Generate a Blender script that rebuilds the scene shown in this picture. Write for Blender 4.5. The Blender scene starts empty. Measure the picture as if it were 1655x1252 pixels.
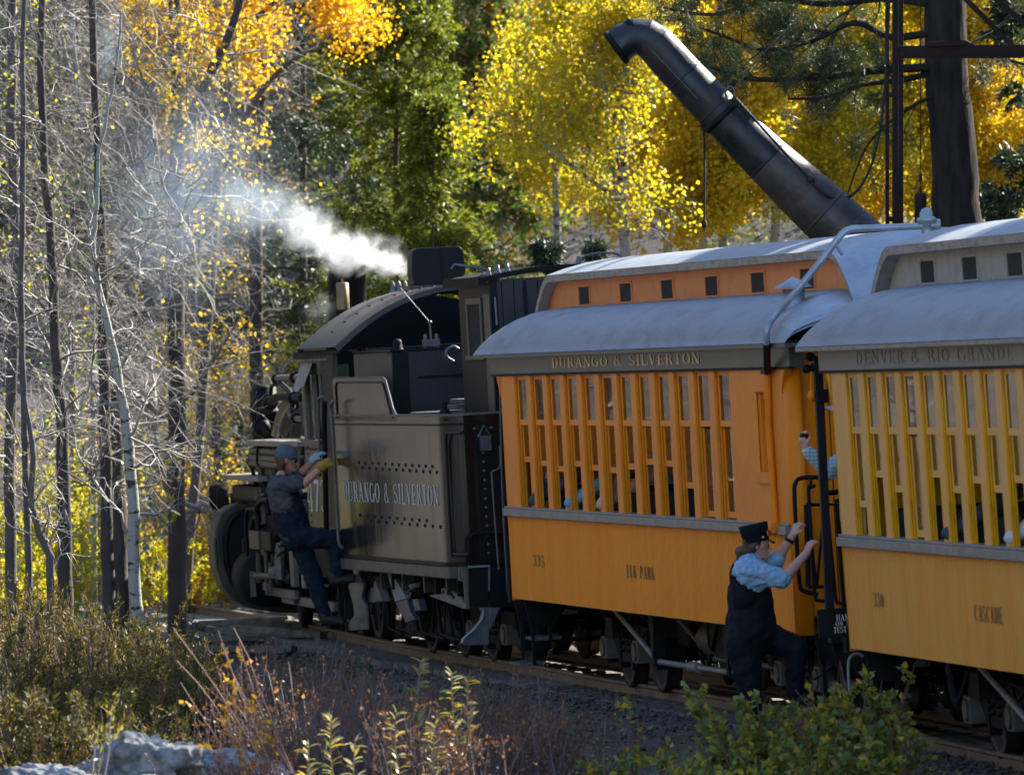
import bpy, math, random
import numpy as np
from mathutils import Vector, Matrix, Euler
random.seed(7)
R_ = math.radians
scene = bpy.context.scene
C = scene.collection

# ---------------------------------------------------------------- camera, world, sun, exposure
F = 13250.0; CX = 827.5; HY = 668.0; EZ = 2.35
cam_d = bpy.data.cameras.new("camera"); cam = bpy.data.objects.new("camera", cam_d); C.objects.link(cam)
cam.location = (0, 0, EZ); cam.rotation_euler = (R_(90) + math.atan(42 / F), 0, 0)
cam_d.sensor_width = 36; cam_d.lens = F / 1655 * 36; cam_d.clip_start = 1; cam_d.clip_end = 2000
cam_d.dof.use_dof = True; cam_d.dof.focus_distance = 68; cam_d.dof.aperture_fstop = 6.3
scene.camera = cam
SUN_AZ, SUN_EL = 48.0, 38.0
world = bpy.data.worlds.new("World"); scene.world = world; world.use_nodes = True
wn = world.node_tree.nodes; wl = world.node_tree.links
sky = wn.new("ShaderNodeTexSky"); sky.sky_type = 'NISHITA'; sky.sun_disc = False
sky.sun_elevation = R_(SUN_EL); sky.sun_rotation = R_(SUN_AZ); sky.altitude = 2500; sky.dust_density = 0.6
wl.new(sky.outputs[0], wn["Background"].inputs[0]); wn["Background"].inputs[1].default_value = 0.12
sun_d = bpy.data.lights.new("sun", 'SUN'); sun = bpy.data.objects.new("sun", sun_d); C.objects.link(sun)
sun_d.energy = 5.0; sun_d.angle = R_(0.5); sun_d.color = (1.0, 0.93, 0.80)
sdir = Vector((math.sin(R_(SUN_AZ)) * math.cos(R_(SUN_EL)), math.cos(R_(SUN_AZ)) * math.cos(R_(SUN_EL)), math.sin(R_(SUN_EL))))
sun.rotation_euler = sdir.to_track_quat('Z', 'Y').to_euler(); sun.location = sdir * 60
vs = scene.view_settings; vs.view_transform = 'Standard'; vs.look = 'None'; vs.gamma = 1; vs.use_curve_mapping = False
vs.exposure = 1.85
cy = scene.cycles
cy.use_denoising = True
cy.max_bounces = 6; cy.diffuse_bounces = 3; cy.glossy_bounces = 3; cy.transmission_bounces = 4; cy.transparent_max_bounces = 12
cy.volume_bounces = 1; cy.volume_step_rate = 1.0; cy.volume_max_steps = 256; cy.sample_clamp_indirect = 6

def at(px, py, Y):
    return Vector(((px - CX) / F * Y, Y, EZ - (py - HY) / F * Y))

# ---------------------------------------------------------------- materials
MATS = {}
def mat(name, col, rough=0.6, metal=0.0, col2=None, scale=4.0, detail=6.0, lo=0.35, hi=0.7, bump=0.0, bscale=None, stretch=(1, 1, 1), spec=0.5, coat=0.0, rough2=None):
    if name in MATS: return MATS[name]
    m = bpy.data.materials.new(name); m.use_nodes = True; n = m.node_tree.nodes; l = m.node_tree.links
    b = n["Principled BSDF"]; b.inputs["Base Color"].default_value = (*col, 1); b.inputs["Roughness"].default_value = rough
    b.inputs["Metallic"].default_value = metal; b.inputs["Specular IOR Level"].default_value = spec
    if coat: b.inputs["Coat Weight"].default_value = coat; b.inputs["Coat Roughness"].default_value = 0.12
    if col2 or bump:
        tc = n.new("ShaderNodeTexCoord"); mp = n.new("ShaderNodeMapping"); mp.inputs["Scale"].default_value = stretch
        l.new(tc.outputs["Object"], mp.inputs["Vector"])
    if col2:
        t = n.new("ShaderNodeTexNoise"); t.inputs["Scale"].default_value = scale; t.inputs["Detail"].default_value = detail; t.inputs["Roughness"].default_value = 0.65
        r = n.new("ShaderNodeValToRGB"); r.color_ramp.elements[0].position = lo; r.color_ramp.elements[1].position = hi
        r.color_ramp.elements[0].color = (*col, 1); r.color_ramp.elements[1].color = (*col2, 1)
        l.new(mp.outputs[0], t.inputs["Vector"]); l.new(t.outputs["Fac"], r.inputs[0]); l.new(r.outputs[0], b.inputs["Base Color"])
        if rough2 is not None:
            q = n.new("ShaderNodeMapRange"); q.inputs[1].default_value = lo; q.inputs[2].default_value = hi; q.inputs[3].default_value = rough; q.inputs[4].default_value = rough2
            l.new(t.outputs["Fac"], q.inputs[0]); l.new(q.outputs[0], b.inputs["Roughness"])
    if bump:
        t2 = n.new("ShaderNodeTexNoise"); t2.inputs["Scale"].default_value = bscale or scale * 3; t2.inputs["Detail"].default_value = 8
        bp = n.new("ShaderNodeBump"); bp.inputs["Strength"].default_value = bump; bp.inputs["Distance"].default_value = 0.02
        l.new(mp.outputs[0], t2.inputs["Vector"]); l.new(t2.outputs["Fac"], bp.inputs["Height"]); l.new(bp.outputs[0], b.inputs["Normal"])
    MATS[name] = m; return m

def leafmat(name, cols, trans=0.45, rough=0.5, tcols=None):
    """leaf colour varies leaf by leaf; part of the light passes through"""
    if name in MATS: return MATS[name]
    m = bpy.data.materials.new(name); m.use_nodes = True; n = m.node_tree.nodes; l = m.node_tree.links
    b = n["Principled BSDF"]; b.inputs["Roughness"].default_value = rough; out = n["Material Output"]
    g = n.new("ShaderNodeNewGeometry"); r = n.new("ShaderNodeValToRGB")
    cr = r.color_ramp
    cr.elements[0].color = (*cols[0], 1); cr.elements[1].color = (*cols[-1], 1)
    for i, c in enumerate(cols[1:-1]):
        e = cr.elements.new((i + 1) / (len(cols) - 1)); e.color = (*c, 1)
    tr = n.new("ShaderNodeBsdfTranslucent"); mx = n.new("ShaderNodeMixShader"); mx.inputs[0].default_value = trans
    l.new(g.outputs["Random Per Island"], r.inputs[0]); l.new(r.outputs[0], b.inputs["Base Color"]); l.new(r.outputs[0], tr.inputs["Color"])
    l.new(b.outputs[0], mx.inputs[1]); l.new(tr.outputs[0], mx.inputs[2]); l.new(mx.outputs[0], out.inputs["Surface"])
    MATS[name] = m; return m

def glassmat(name, tint, refl=0.25, rough=0.03):
    if name in MATS: return MATS[name]
    m = bpy.data.materials.new(name); m.use_nodes = True; n = m.node_tree.nodes; l = m.node_tree.links
    out = n["Material Output"]; n.remove(n["Principled BSDF"])
    t = n.new("ShaderNodeBsdfTransparent"); t.inputs[0].default_value = (*tint, 1)
    g = n.new("ShaderNodeBsdfGlossy"); g.inputs["Roughness"].default_value = rough; g.inputs[0].default_value = (0.9, 0.9, 0.9, 1)
    lw = n.new("ShaderNodeLayerWeight"); lw.inputs[0].default_value = refl
    mx = n.new("ShaderNodeMixShader"); l.new(lw.outputs["Fresnel"], mx.inputs[0]); l.new(t.outputs[0], mx.inputs[1]); l.new(g.outputs[0], mx.inputs[2])
    l.new(mx.outputs[0], out.inputs["Surface"]); MATS[name] = m; return m

M_or = mat("orange_paint", (0.93, 0.325, 0.030), 0.55, col2=(0.84, 0.25, 0.015), scale=2.2, lo=.4, hi=.8, stretch=(2.2, 1, .22), spec=.12, bump=0.04, bscale=60)
M_or_up = mat("orange_paint_sheen", (0.90, 0.285, 0.022), 0.45, col2=(0.82, 0.235, 0.014), scale=2, spec=.3)
M_or_cl = mat("clerestory_orange", (0.76, 0.24, 0.055), 0.55, col2=(0.52, 0.17, 0.06), scale=7, lo=.5, hi=.85, bump=.15, bscale=50)
M_or_end = mat("deep_orange_paint", (0.90, 0.27, 0.004), 0.42, col2=(0.78, 0.21, 0.003), scale=3, spec=.25)
M_ye = mat("yellow_orange_paint", (0.82, 0.385, 0.075), 0.55, col2=(0.80, 0.29, 0.025), scale=1.5, lo=.45, hi=.75, stretch=(1.6, 1, .25), spec=.14, bump=0.05, bscale=60)
M_ye_up = mat("yellow_post_paint", (0.84, 0.45, 0.125), 0.5, spec=.25, col2=(0.76, 0.38, 0.085), scale=2.5)
M_ye_j = mat("ochre_window_frame", (0.78, 0.37, 0.004), 0.5, spec=.2, col2=(0.25, 0.12, 0.02), scale=9, lo=.5, hi=.8, stretch=(1, 1, .3))
M_or_j = mat("orange_window_frame", (0.84, 0.28, 0.004), 0.5, spec=.2, col2=(0.60, 0.20, 0.015), scale=6)
M_lbd = mat("dark_grey_green_board", (0.050, 0.060, 0.055), 0.38, col2=(0.075, 0.082, 0.075), scale=2, stretch=(1, 1, .3), spec=.4)
M_lbg = mat("grey_board", (0.185, 0.185, 0.178), 0.5, col2=(0.235, 0.23, 0.21), scale=2.2)
M_belt = mat("grey_belt", (0.20, 0.20, 0.185), 0.45, col2=(0.33, 0.31, 0.26), scale=5, stretch=(1, 1, 2), lo=.45, hi=.75)
M_roof = mat("sky_tinted_silver_roof", (0.27, 0.325, 0.385), 0.46, metal=.2, col2=(0.17, 0.185, 0.20), scale=3.6, lo=.48, hi=.80, bump=.5, bscale=18, stretch=(.5, 1.6, 1))  # silver paint with the sky's blue reflection tinted into its base colour
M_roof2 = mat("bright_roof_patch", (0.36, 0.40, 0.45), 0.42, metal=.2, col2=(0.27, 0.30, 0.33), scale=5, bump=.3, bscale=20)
M_trim = mat("weathered_roof_trim", (0.34, 0.31, 0.26), 0.6, col2=(0.14, 0.12, 0.10), scale=9, lo=.45, hi=.75, stretch=(.6, 1, 2))
M_clgrey = mat("clerestory_grey", (0.36, 0.345, 0.29), 0.65, col2=(0.16, 0.15, 0.13), scale=8, lo=.5, hi=.82, bump=.3, bscale=35)
M_grime = mat("grimy_glass", (0.008, 0.009, 0.011), 0.7, spec=.2, col2=(0.03, 0.032, 0.034), scale=9, stretch=(1, 1, 2))
M_blk = mat("black_paint", (0.003, 0.005, 0.009), 0.5, col2=(0.008, 0.010, 0.013), scale=4, spec=.2)
M_blkm = mat("black_iron", (0.005, 0.006, 0.008), 0.65, spec=.2, col2=(0.018, 0.014, 0.011), scale=6, lo=.45, hi=.8, bump=.2, bscale=30)
M_tend = mat("black_tender_paint_streak_reflections", (0.010, 0.010, 0.010), 0.16, col2=(0.055, 0.046, 0.034), scale=2.6, lo=.45, hi=.80, stretch=(3.4, 2, .14), rough2=.32, spec=.5, bump=.05, bscale=2.0)  # tan vertical streaks in the colour imitate reflections on the black side
M_tback = mat("rusty_black_plate", (0.005, 0.005, 0.007), 0.5, spec=.25, col2=(0.035, 0.010, 0.006), scale=3, lo=.5, hi=.75)
M_cabs = mat("cab_side_grey", (0.026, 0.024, 0.020), 0.4, col2=(0.060, 0.050, 0.038), scale=4, stretch=(2, 2, .3))
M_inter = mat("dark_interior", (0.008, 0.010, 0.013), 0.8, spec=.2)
M_frame = mat("frame_grey", (0.14, 0.125, 0.10), 0.5, col2=(0.07, 0.06, 0.05), scale=6)
M_steel = mat("worn_steel", (0.15, 0.165, 0.185), 0.38, metal=.5, col2=(0.10, 0.10, 0.11), scale=8, bump=.2)
M_blue = mat("bluish_steel", (0.16, 0.27, 0.38), 0.35, metal=.3, col2=(0.28, 0.30, 0.32), scale=7)
M_wheel = mat("wheel_iron", (0.014, 0.012, 0.011), 0.5, spec=.35, col2=(0.035, 0.026, 0.02), scale=8)
M_rail = mat("rusty_rail", (0.24, 0.165, 0.105), 0.6, col2=(0.10, 0.065, 0.045), scale=6, bump=.3)
M_railtop = mat("polished_railhead", (0.35, 0.33, 0.31), 0.3, metal=.8)
M_tie = mat("weathered_timber", (0.20, 0.18, 0.155), 0.85, col2=(0.07, 0.06, 0.05), scale=8, stretch=(1, .3, 1), bump=.6, bscale=20)
M_rod = mat("pale_rod", (0.24, 0.24, 0.24), 0.5, col2=(0.13, 0.12, 0.11), scale=9)
M_spout = mat("spout_sheet_iron", (0.010, 0.014, 0.020), 0.40, metal=.1, col2=(0.045, 0.038, 0.034), scale=3.0, lo=.46, hi=.70, bump=.7, bscale=5, rough2=.7)
M_spout_lo = mat("spout_sheet_iron_rusty", (0.040, 0.038, 0.040), 0.5, metal=.1, col2=(0.11, 0.08, 0.062), scale=3.0, lo=.42, hi=.68, bump=.9, bscale=6)
M_rust = mat("rusted_beam", (0.032, 0.014, 0.012), 0.75, spec=.25, col2=(0.014, 0.009, 0.009), scale=5, bump=.3)
M_rope = mat("dark_rope", (0.015, 0.014, 0.013), 0.8)
M_cable = mat("wire_cable", (0.12, 0.12, 0.12), 0.5, metal=.5)
M_pipe = mat("galvanised_pipe", (0.36, 0.40, 0.44), 0.4, metal=.4, col2=(0.25, 0.27, 0.29), scale=8)
M_curt = mat("brown_curtain", (0.20, 0.125, 0.08), 0.8, col2=(0.13, 0.08, 0.055), scale=5, stretch=(6, 1, .3))
M_seat = mat("dark_seat", (0.03, 0.022, 0.02), 0.7)
M_gold = mat("gold_lettering", (0.72, 0.50, 0.26), 0.45)
M_silv = mat("white_lettering", (0.52, 0.56, 0.58), 0.45)
M_lblk = mat("faded_black_lettering", (0.17, 0.095, 0.035), 0.6)
M_lgry = mat("ghost_grey_lettering", (0.245, 0.243, 0.228), 0.55)
M_wht = mat("white_lettering_bright", (0.7, 0.7, 0.7), 0.5)
M_pane = glassmat("window_glass", (0.72, 0.74, 0.74), 0.34)
M_skin = mat("skin", (0.55, 0.27, 0.19), 0.55, col2=(0.48, 0.21, 0.14), scale=9)
M_skin2 = mat("skin_pale", (0.62, 0.35, 0.26), 0.55, col2=(0.55, 0.28, 0.21), scale=9)

# ---------------------------------------------------------------- builders
def link(o, parent=None):
    C.objects.link(o)
    if parent is not None: o.parent = parent
    return o
def tag(o, label=None, cat=None, group=None, kind=None):
    if label: o["label"] = label
    if cat: o["category"] = cat
    if group: o["group"] = group
    if kind: o["kind"] = kind
    return o
def thing(name, label, cat, loc=(0, 0, 0), rot=(0, 0, 0), group=None):
    o = bpy.data.objects.new(name, None); o.empty_display_size = .3; o.location = loc; o.rotation_euler = rot
    link(o); return tag(o, label, cat, group)
def npmesh(name, V, Q, smooth=False):
    V = np.asarray(V, np.float32); Q = np.asarray(Q, np.int32); k = Q.shape[1]
    me = bpy.data.meshes.new(name); me.vertices.add(len(V)); me.vertices.foreach_set("co", V.ravel())
    me.loops.add(Q.size); me.loops.foreach_set("vertex_index", Q.ravel())
    me.polygons.add(len(Q)); me.polygons.foreach_set("loop_start", np.arange(0, Q.size, k, dtype=np.int32)); me.polygons.foreach_set("loop_total", np.full(len(Q), k, np.int32))
    if smooth: me.polygons.foreach_set("use_smooth", np.ones(len(Q), bool))
    me.update(calc_edges=True); me.validate(); return me
def place(name, me, m, parent=None, loc=None):
    o = bpy.data.objects.new(name, me)
    if m and not me.materials: me.materials.append(m)
    if loc is not None: o.location = loc
    return link(o, parent)

class MB:
    def __init__(s): s.v = []; s.f = []; s.sm = []
    def add(s, vs, fs, sm=False):
        b = len(s.v); s.v += [tuple(p) for p in vs]; s.f += [tuple(b + i for i in f) for f in fs]; s.sm += [sm] * len(fs); return s
    def box(s, x0, x1, y0, y1, z0, z1):
        return s.add([(x0,y0,z0),(x1,y0,z0),(x1,y1,z0),(x0,y1,z0),(x0,y0,z1),(x1,y0,z1),(x1,y1,z1),(x0,y1,z1)],
                     [(0,3,2,1),(4,5,6,7),(0,1,5,4),(1,2,6,5),(2,3,7,6),(3,0,4,7)])
    def prism(s, poly, ax, a, b, sm=False):
        def P(p, t):
            return (t, p[0], p[1]) if ax == 'x' else (p[0], t, p[1]) if ax == 'y' else (p[0], p[1], t)
        n = len(poly); vs = [P(p, a) for p in poly] + [P(p, b) for p in poly]
        s.add(vs, [tuple(range(n))[::-1], tuple(range(n, 2 * n))])
        bb = len(s.v) - 2 * n
        s.f += [(bb + i, bb + (i + 1) % n, bb + n + (i + 1) % n, bb + n + i) for i in range(n)]; s.sm += [sm] * n
        return s
    def tube(s, pts, r, k=8, cap=True, sm=True):
        pts = [Vector(p) for p in pts]; n = len(pts); rr = r if isinstance(r, (list, tuple)) else [r] * n
        vs = []; nrm = None
        for i, p in enumerate(pts):
            t = (pts[min(i + 1, n - 1)] - pts[max(i - 1, 0)]).normalized()
            if nrm is None:
                nrm = t.orthogonal().normalized()
            nrm = (nrm - t * nrm.dot(t)); nrm = nrm.normalized() if nrm.length > 1e-6 else t.orthogonal().normalized()
            bn = t.cross(nrm)
            for j in range(k):
                a = 2 * math.pi * j / k; vs.append(p + (nrm * math.cos(a) + bn * math.sin(a)) * rr[i])
        fs = [(i*k+j, i*k+(j+1)%k, (i+1)*k+(j+1)%k, (i+1)*k+j) for i in range(n-1) for j in range(k)]
        s.add(vs, fs, sm)
        if cap: s.add(vs[:k], [tuple(range(k))[::-1]]); s.add(vs[-k:], [tuple(range(k))])
        return s
    def cyl(s, p0, p1, r, r2=None, k=14): return s.tube([p0, p1], [r, r if r2 is None else r2], k)
    def lathe(s, prof, o, d, k=20, sm=True):
        d = Vector(d).normalized(); n = d.orthogonal().normalized(); b = d.cross(n); o = Vector(o); vs = []
        for r, h in prof:
            for j in range(k):
                a = 2 * math.pi * j / k; vs.append(o + d * h + (n * math.cos(a) + b * math.sin(a)) * r)
        m = len(prof)
        return s.add(vs, [(i*k+j, i*k+(j+1)%k, (i+1)*k+(j+1)%k, (i+1)*k+j) for i in range(m-1) for j in range(k)], sm)
    def ball(s, c, r, k=8, sc=(1, 1, 1)):
        vs = []; n = k // 2
        for i in range(n + 1):
            a = math.pi * i / n
            for j in range(k):
                b = 2 * math.pi * j / k
                vs.append((c[0] + r * sc[0] * math.sin(a) * math.cos(b), c[1] + r * sc[1] * math.sin(a) * math.sin(b), c[2] + r * sc[2] * math.cos(a)))
        return s.add(vs, [(i*k+j, (i+1)*k+j, (i+1)*k+(j+1)%k, i*k+(j+1)%k) for i in range(n) for j in range(k)], True)
    def grid(s, fn, us, vs_, sm=True):
        nu, nv = len(us), len(vs_)
        return s.add([fn(u, v) for u in us for v in vs_], [(i*nv+j, (i+1)*nv+j, (i+1)*nv+j+1, i*nv+j+1) for i in range(nu-1) for j in range(nv-1)], sm)
    def build(s, name, m, parent=None, kind=None, label=None, bevel=0.0):
        me = bpy.data.meshes.new(name); me.from_pydata(s.v, [], s.f); me.polygons.foreach_set("use_smooth", s.sm); me.update()
        o = place(name, me, m, parent)
        if kind: o["kind"] = kind
        if label: o["label"] = label
        if bevel:
            b = o.modifiers.new("edge_wear", 'BEVEL'); b.width = bevel; b.segments = 2; b.limit_method = 'ANGLE'; b.harden_normals = False
        return o

# ---------------------------------------------------------------- serif lettering
def glyph(ch):
    T, t = .15, .05; P = []
    def st(x0, y0, x1, y1, w): P.append([(x0-w/2, y0), (x0+w/2, y0), (x1+w/2, y1), (x1-w/2, y1)])
    def hb(x0, x1, y, w=t): P.append([(x0, y-w/2), (x1, y-w/2), (x1, y+w/2), (x0, y+w/2)])
    def arc(cx, cy, rx, ry, a0, a1, tw=T, n=12):
        for i in range(n):
            a = R_(a0 + (a1-a0)*i/n); b = R_(a0 + (a1-a0)*(i+1)/n)
            P.append([(cx+rx*math.cos(a), cy+ry*math.sin(a)), (cx+rx*math.cos(b), cy+ry*math.sin(b)),
                      (cx+(rx-tw)*math.cos(b), cy+(ry-t)*math.sin(b)), (cx+(rx-tw)*math.cos(a), cy+(ry-t)*math.sin(a))])
    def stem(x, w=T, top=True, bot=True):
        st(x, 0, x, 1, w)
        if top: hb(x-.13, x+.13, 1-t/2)
        if bot: hb(x-.13, x+.13, t/2)
    w = .6
    if ch == 'I': stem(.15); w = .3
    elif ch == 'D': stem(.15); hb(.15, .3, 1-t/2); hb(.15, .3, t/2); arc(.3, .5, .32, .5, -90, 90); w = .65
    elif ch == 'U': st(.13, .3, .13, 1, T); hb(0, .26, 1-t/2); st(.55, .3, .55, 1, t*1.3); hb(.45, .66, 1-t/2); arc(.33, .3, .27, .3, 180, 360, .1); w = .66
    elif ch in 'RPB':
        stem(.15); hb(.15, .32, 1-t/2); hb(.15, .32, .5); arc(.32, .75, .24, .27, -90, 90)
        if ch == 'R': st(.55, 0, .38, .5, T); hb(.47, .68, t/2); w = .66
        if ch == 'B': hb(.15, .32, t/2); arc(.32, .26, .28, .26, -90, 90); w = .63
        if ch == 'P': w = .58
    elif ch == 'A': st(.1, 0, .32, 1, t*1.2); st(.55, 0, .33, 1, T); hb(.17, .47, .33); hb(0, .2, t/2); hb(.42, .68, t/2); w = .68
    elif ch == 'N': st(.12, 0, .12, 1, t*1.2); st(.5, 0, .14, 1, T); st(.55, 0, .55, 1, t*1.2); hb(0, .24, t/2); hb(0, .2, 1-t/2); hb(.45, .66, 1-t/2); w = .66
    elif ch == 'G': arc(.33, .5, .33, .5, 45, 315); st(.55, .05, .55, .42, T); hb(.42, .68, .42); w = .68
    elif ch == 'C': arc(.33, .5, .33, .5, 50, 310); st(.56, .7, .56, .95, t); w = .62
    elif ch in 'O0': arc(.33, .5, .33 if ch == 'O' else .28, .5, 0, 360, n=20); w = .66
    elif ch == '&': arc(.28, .76, .17, .24, 0, 360, .08); arc(.28, .28, .28, .28, 60, 360, .12); st(.62, 0, .22, .62, .1); w = .7
    elif ch == 'S': arc(.28, .74, .24, .26, 20, 270, .12); arc(.28, .26, .26, .27, -160, 90, .12); hb(.24, .34, .5, .1); w = .56
    elif ch == 'L': stem(.15); hb(.15, .55, t/2); st(.53, 0, .53, .22, t); w = .57
    elif ch == 'V': st(.33, 0, .12, 1, T); st(.35, 0, .56, 1, t*1.2); hb(0, .25, 1-t/2); hb(.46, .66, 1-t/2); w = .64
    elif ch == 'E': stem(.15); hb(.15, .55, t/2); hb(.15, .53, 1-t/2); hb(.15, .42, .5); st(.53, 0, .53, .22, t); st(.51, .8, .51, 1, t); st(.41, .4, .41, .6, t); w = .58
    elif ch == 'T': stem(.3, top=False); hb(.02, .58, 1-t/2); st(.05, .78, .05, 1, t); st(.55, .78, .55, 1, t); w = .6
    elif ch == 'K': stem(.15); st(.2, .42, .5, 1, t*1.2); hb(.4, .6, 1-t/2); st(.55, 0, .3, .58, T); hb(.45, .66, t/2); w = .66
    elif ch == 'H': stem(.13); stem(.53); hb(.13, .53, .5); w = .66
    elif ch == '3': arc(.26, .76, .24, .25, -80, 165, .12); arc(.26, .27, .27, .27, -165, 85, .12); w = .56
    elif ch == '8': arc(.27, .75, .22, .25, 0, 360, .1); arc(.27, .27, .27, .27, 0, 360, .12); w = .58
    elif ch == '5': arc(.26, .3, .27, .3, -160, 110, .12); st(.1, .5, .1, 1, t); hb(.1, .48, .93, .13); w = .56
    elif ch == '4': stem(.4, top=False); st(.03, .3, .4, 1, t); hb(.02, .56, .3); w = .6
    elif ch == '7': hb(.03, .52, .93, .13); st(.2, 0, .49, .95, T); w = .56
    elif ch == ' ': w = .42
    return P, w + .1
def lettering(txt, x0, x1, z0, z1, y, m, parent, dz=0, name="lettering", small_from=None, proud=.004):
    """flat painted characters on a plate facing local -y"""
    tot = sum(glyph(c)[1] for c in txt); mb = MB(); x = 0; sx = (x1 - x0) / tot
    for c in txt:
        P, w = glyph(c)
        for k, q in enumerate(P):
            yy = y - proud - .0006 * (k % 4)
            mb.add([(x0 + (x + a) * sx, yy, z0 + b * (z1 - z0) + dz * (x + a) / tot) for a, b in q], [(0, 1, 2, 3)])
        x += w
    return mb.build(name, m, parent)

# ---------------------------------------------------------------- figures: swept bodies fused into one skin
def capsule(p0, p1, r0, r1, k=12):
    p0 = Vector(p0); p1 = Vector(p1); d = p1 - p0; L = max(d.length, 1e-4); d = d / L; n = d.orthogonal().normalized(); b = d.cross(n); rows = []
    for i in range(4): a = R_(8 + i * 27); rows.append((-r0 * math.cos(a), r0 * math.sin(a)))
    for i in range(4): a = R_(90 - i * 27); rows.append((L + r1 * math.sin(R_(90) - a), r1 * math.cos(R_(90) - a)))
    vs = [p0 + d * h + (n * math.cos(2*math.pi*j/k) + b * math.sin(2*math.pi*j/k)) * r for h, r in rows for j in range(k)]
    m = len(rows); fs = [(i*k+j, i*k+(j+1)%k, (i+1)*k+(j+1)%k, (i+1)*k+j) for i in range(m-1) for j in range(k)]
    fs += [tuple(range(k))[::-1], tuple(range((m-1)*k, m*k))]
    return vs, fs
def fuse(name, caps, m, parent, voxel=.012, smooth=3, folds=0.0, fscale=.08, label=None):
    mb = MB()
    for c in caps: mb.add(*capsule(*c), True)
    me = bpy.data.meshes.new("tmp"); me.from_pydata(mb.v, [], mb.f); o = bpy.data.objects.new("tmp", me); C.objects.link(o)
    r = o.modifiers.new("r", 'REMESH'); r.mode = 'VOXEL'; r.voxel_size = voxel; r.use_smooth_shade = True
    s = o.modifiers.new("s", 'SMOOTH'); s.iterations = smooth; s.factor = .6
    if folds:
        tx = bpy.data.textures.new("folds", 'CLOUDS'); tx.noise_scale = fscale
        d = o.modifiers.new("d", 'DISPLACE'); d.texture = tx; d.strength = folds; d.mid_level = .5; d.texture_coords = 'LOCAL'
    dg = bpy.context.evaluated_depsgraph_get(); dg.update()
    me2 = bpy.data.meshes.new_from_object(o.evaluated_get(dg)); bpy.data.objects.remove(o); me2.name = name; me2.materials.clear()
    for p in me2.polygons: p.use_smooth = True
    ob = place(name, me2, m, parent)
    if label: ob["label"] = label
    return ob
def hand_caps(w, d, up, s=1.0, curl=.9, thumb=1):
    """palm, four unequal curled fingers and a thumb; w wrist, d pointing direction, up = back of the hand"""
    d = Vector(d).normalized(); up = Vector(up); up = (up - d * up.dot(d)).normalized(); sd = d.cross(up); w = Vector(w); out = []
    for i in range(4):
        o = (i - 1.5) * .021 * s
        k = w + d * .085 * s + sd * o; out.append((w + sd * o * .5, k, .017 * s, .013 * s))
        L = (.036, .042, .039, .030)[i] * s; p = k; a = 0
        for j in range(3):
            a += curl * .55; dd = d * math.cos(a) - up * math.sin(a); q = p + dd * L * (1, .75, .6)[j]; out.append((p, q, .0095 * s, .0085 * s)); p = q
    b = w + d * .025 * s + sd * (-.03 * s * thumb); e = b + (d * .7 - sd * .6 * thumb - up * .35).normalized() * .04 * s
    out.append((w, b, .018 * s, .014 * s)); out.append((b, e, .013 * s, .011 * s)); out.append((e, e + (d * .6 - up * .8).normalized() * .03 * s, .011 * s, .009 * s))
    return out
def head_caps(c, f, s=1.0):
    """c centre of skull, f facing direction (unit), head about .23 tall"""
    c = Vector(c); f = Vector(f).normalized(); z = Vector((0, 0, 1)); sd = f.cross(z).normalized(); o = []
    o.append((c + z*.035*s - f*.018*s, c + z*.02*s + f*.02*s, .088*s, .078*s)); o.append((c - z*.02*s + f*.02*s, c - z*.07*s + f*.045*s, .068*s, .038*s))
    o.append((c + f*.085*s + z*.0*s, c + f*.112*s - z*.028*s, .010*s, .014*s))
    o.append((c + f*.078*s - z*.052*s - sd*.014*s, c + f*.078*s - z*.052*s + sd*.014*s, .011*s, .011*s))
    o.append((c + f*.075*s - z*.088*s, c + f*.07*s - z*.09*s, .020*s, .016*s))
    for q in (-1, 1):
        o.append((c + sd*.078*q*s - f*.012*s + z*.012*s, c + sd*.082*q*s - f*.008*s - z*.022*s, .018*s, .012*s))
        o.append((c + f*.078*s + sd*.03*q*s + z*.016*s, c + f*.080*s + sd*.022*q*s + z*.018*s, .014*s, .012*s))
    return o
def add_face(parent, c, f, s=1.0, glasses=False):
    c = Vector(c); f = Vector(f).normalized(); z = Vector((0, 0, 1)); sd = f.cross(z).normalized(); mb = MB()
    M_eye = mat("eye_dark", (.02, .015, .012), .2)
    for q in (-1, 1): mb.ball(c + f*.082*s + sd*.030*q*s + z*.002*s, .0105*s if not glasses else .021*s, 8)
    mb.build("sunglasses" if glasses else "eye", M_eye, parent)
    m2 = MB(); m2.tube([c + f*.088*s - z*.054*s - sd*.022*s, c + f*.096*s - z*.053*s, c + f*.088*s - z*.054*s + sd*.022*s], .0045*s, 6)
    m2.build("lips", mat("lips", (.38, .12, .09), .5), parent)
def bend(p, n=8):
    """smooth a coarse polyline by Catmull-Rom"""
    p = [Vector(q) for q in p]; out = []
    for i in range(len(p) - 1):
        a = p[max(i-1, 0)]; b = p[i]; c = p[i+1]; d = p[min(i+2, len(p)-1)]
        for j in range(n):
            t = j / n; out.append(.5 * ((2*b) + (c-a)*t + (2*a-5*b+4*c-d)*t*t + (3*b-a-3*c+d)*t**3))
    out.append(p[-1]); return out
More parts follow.
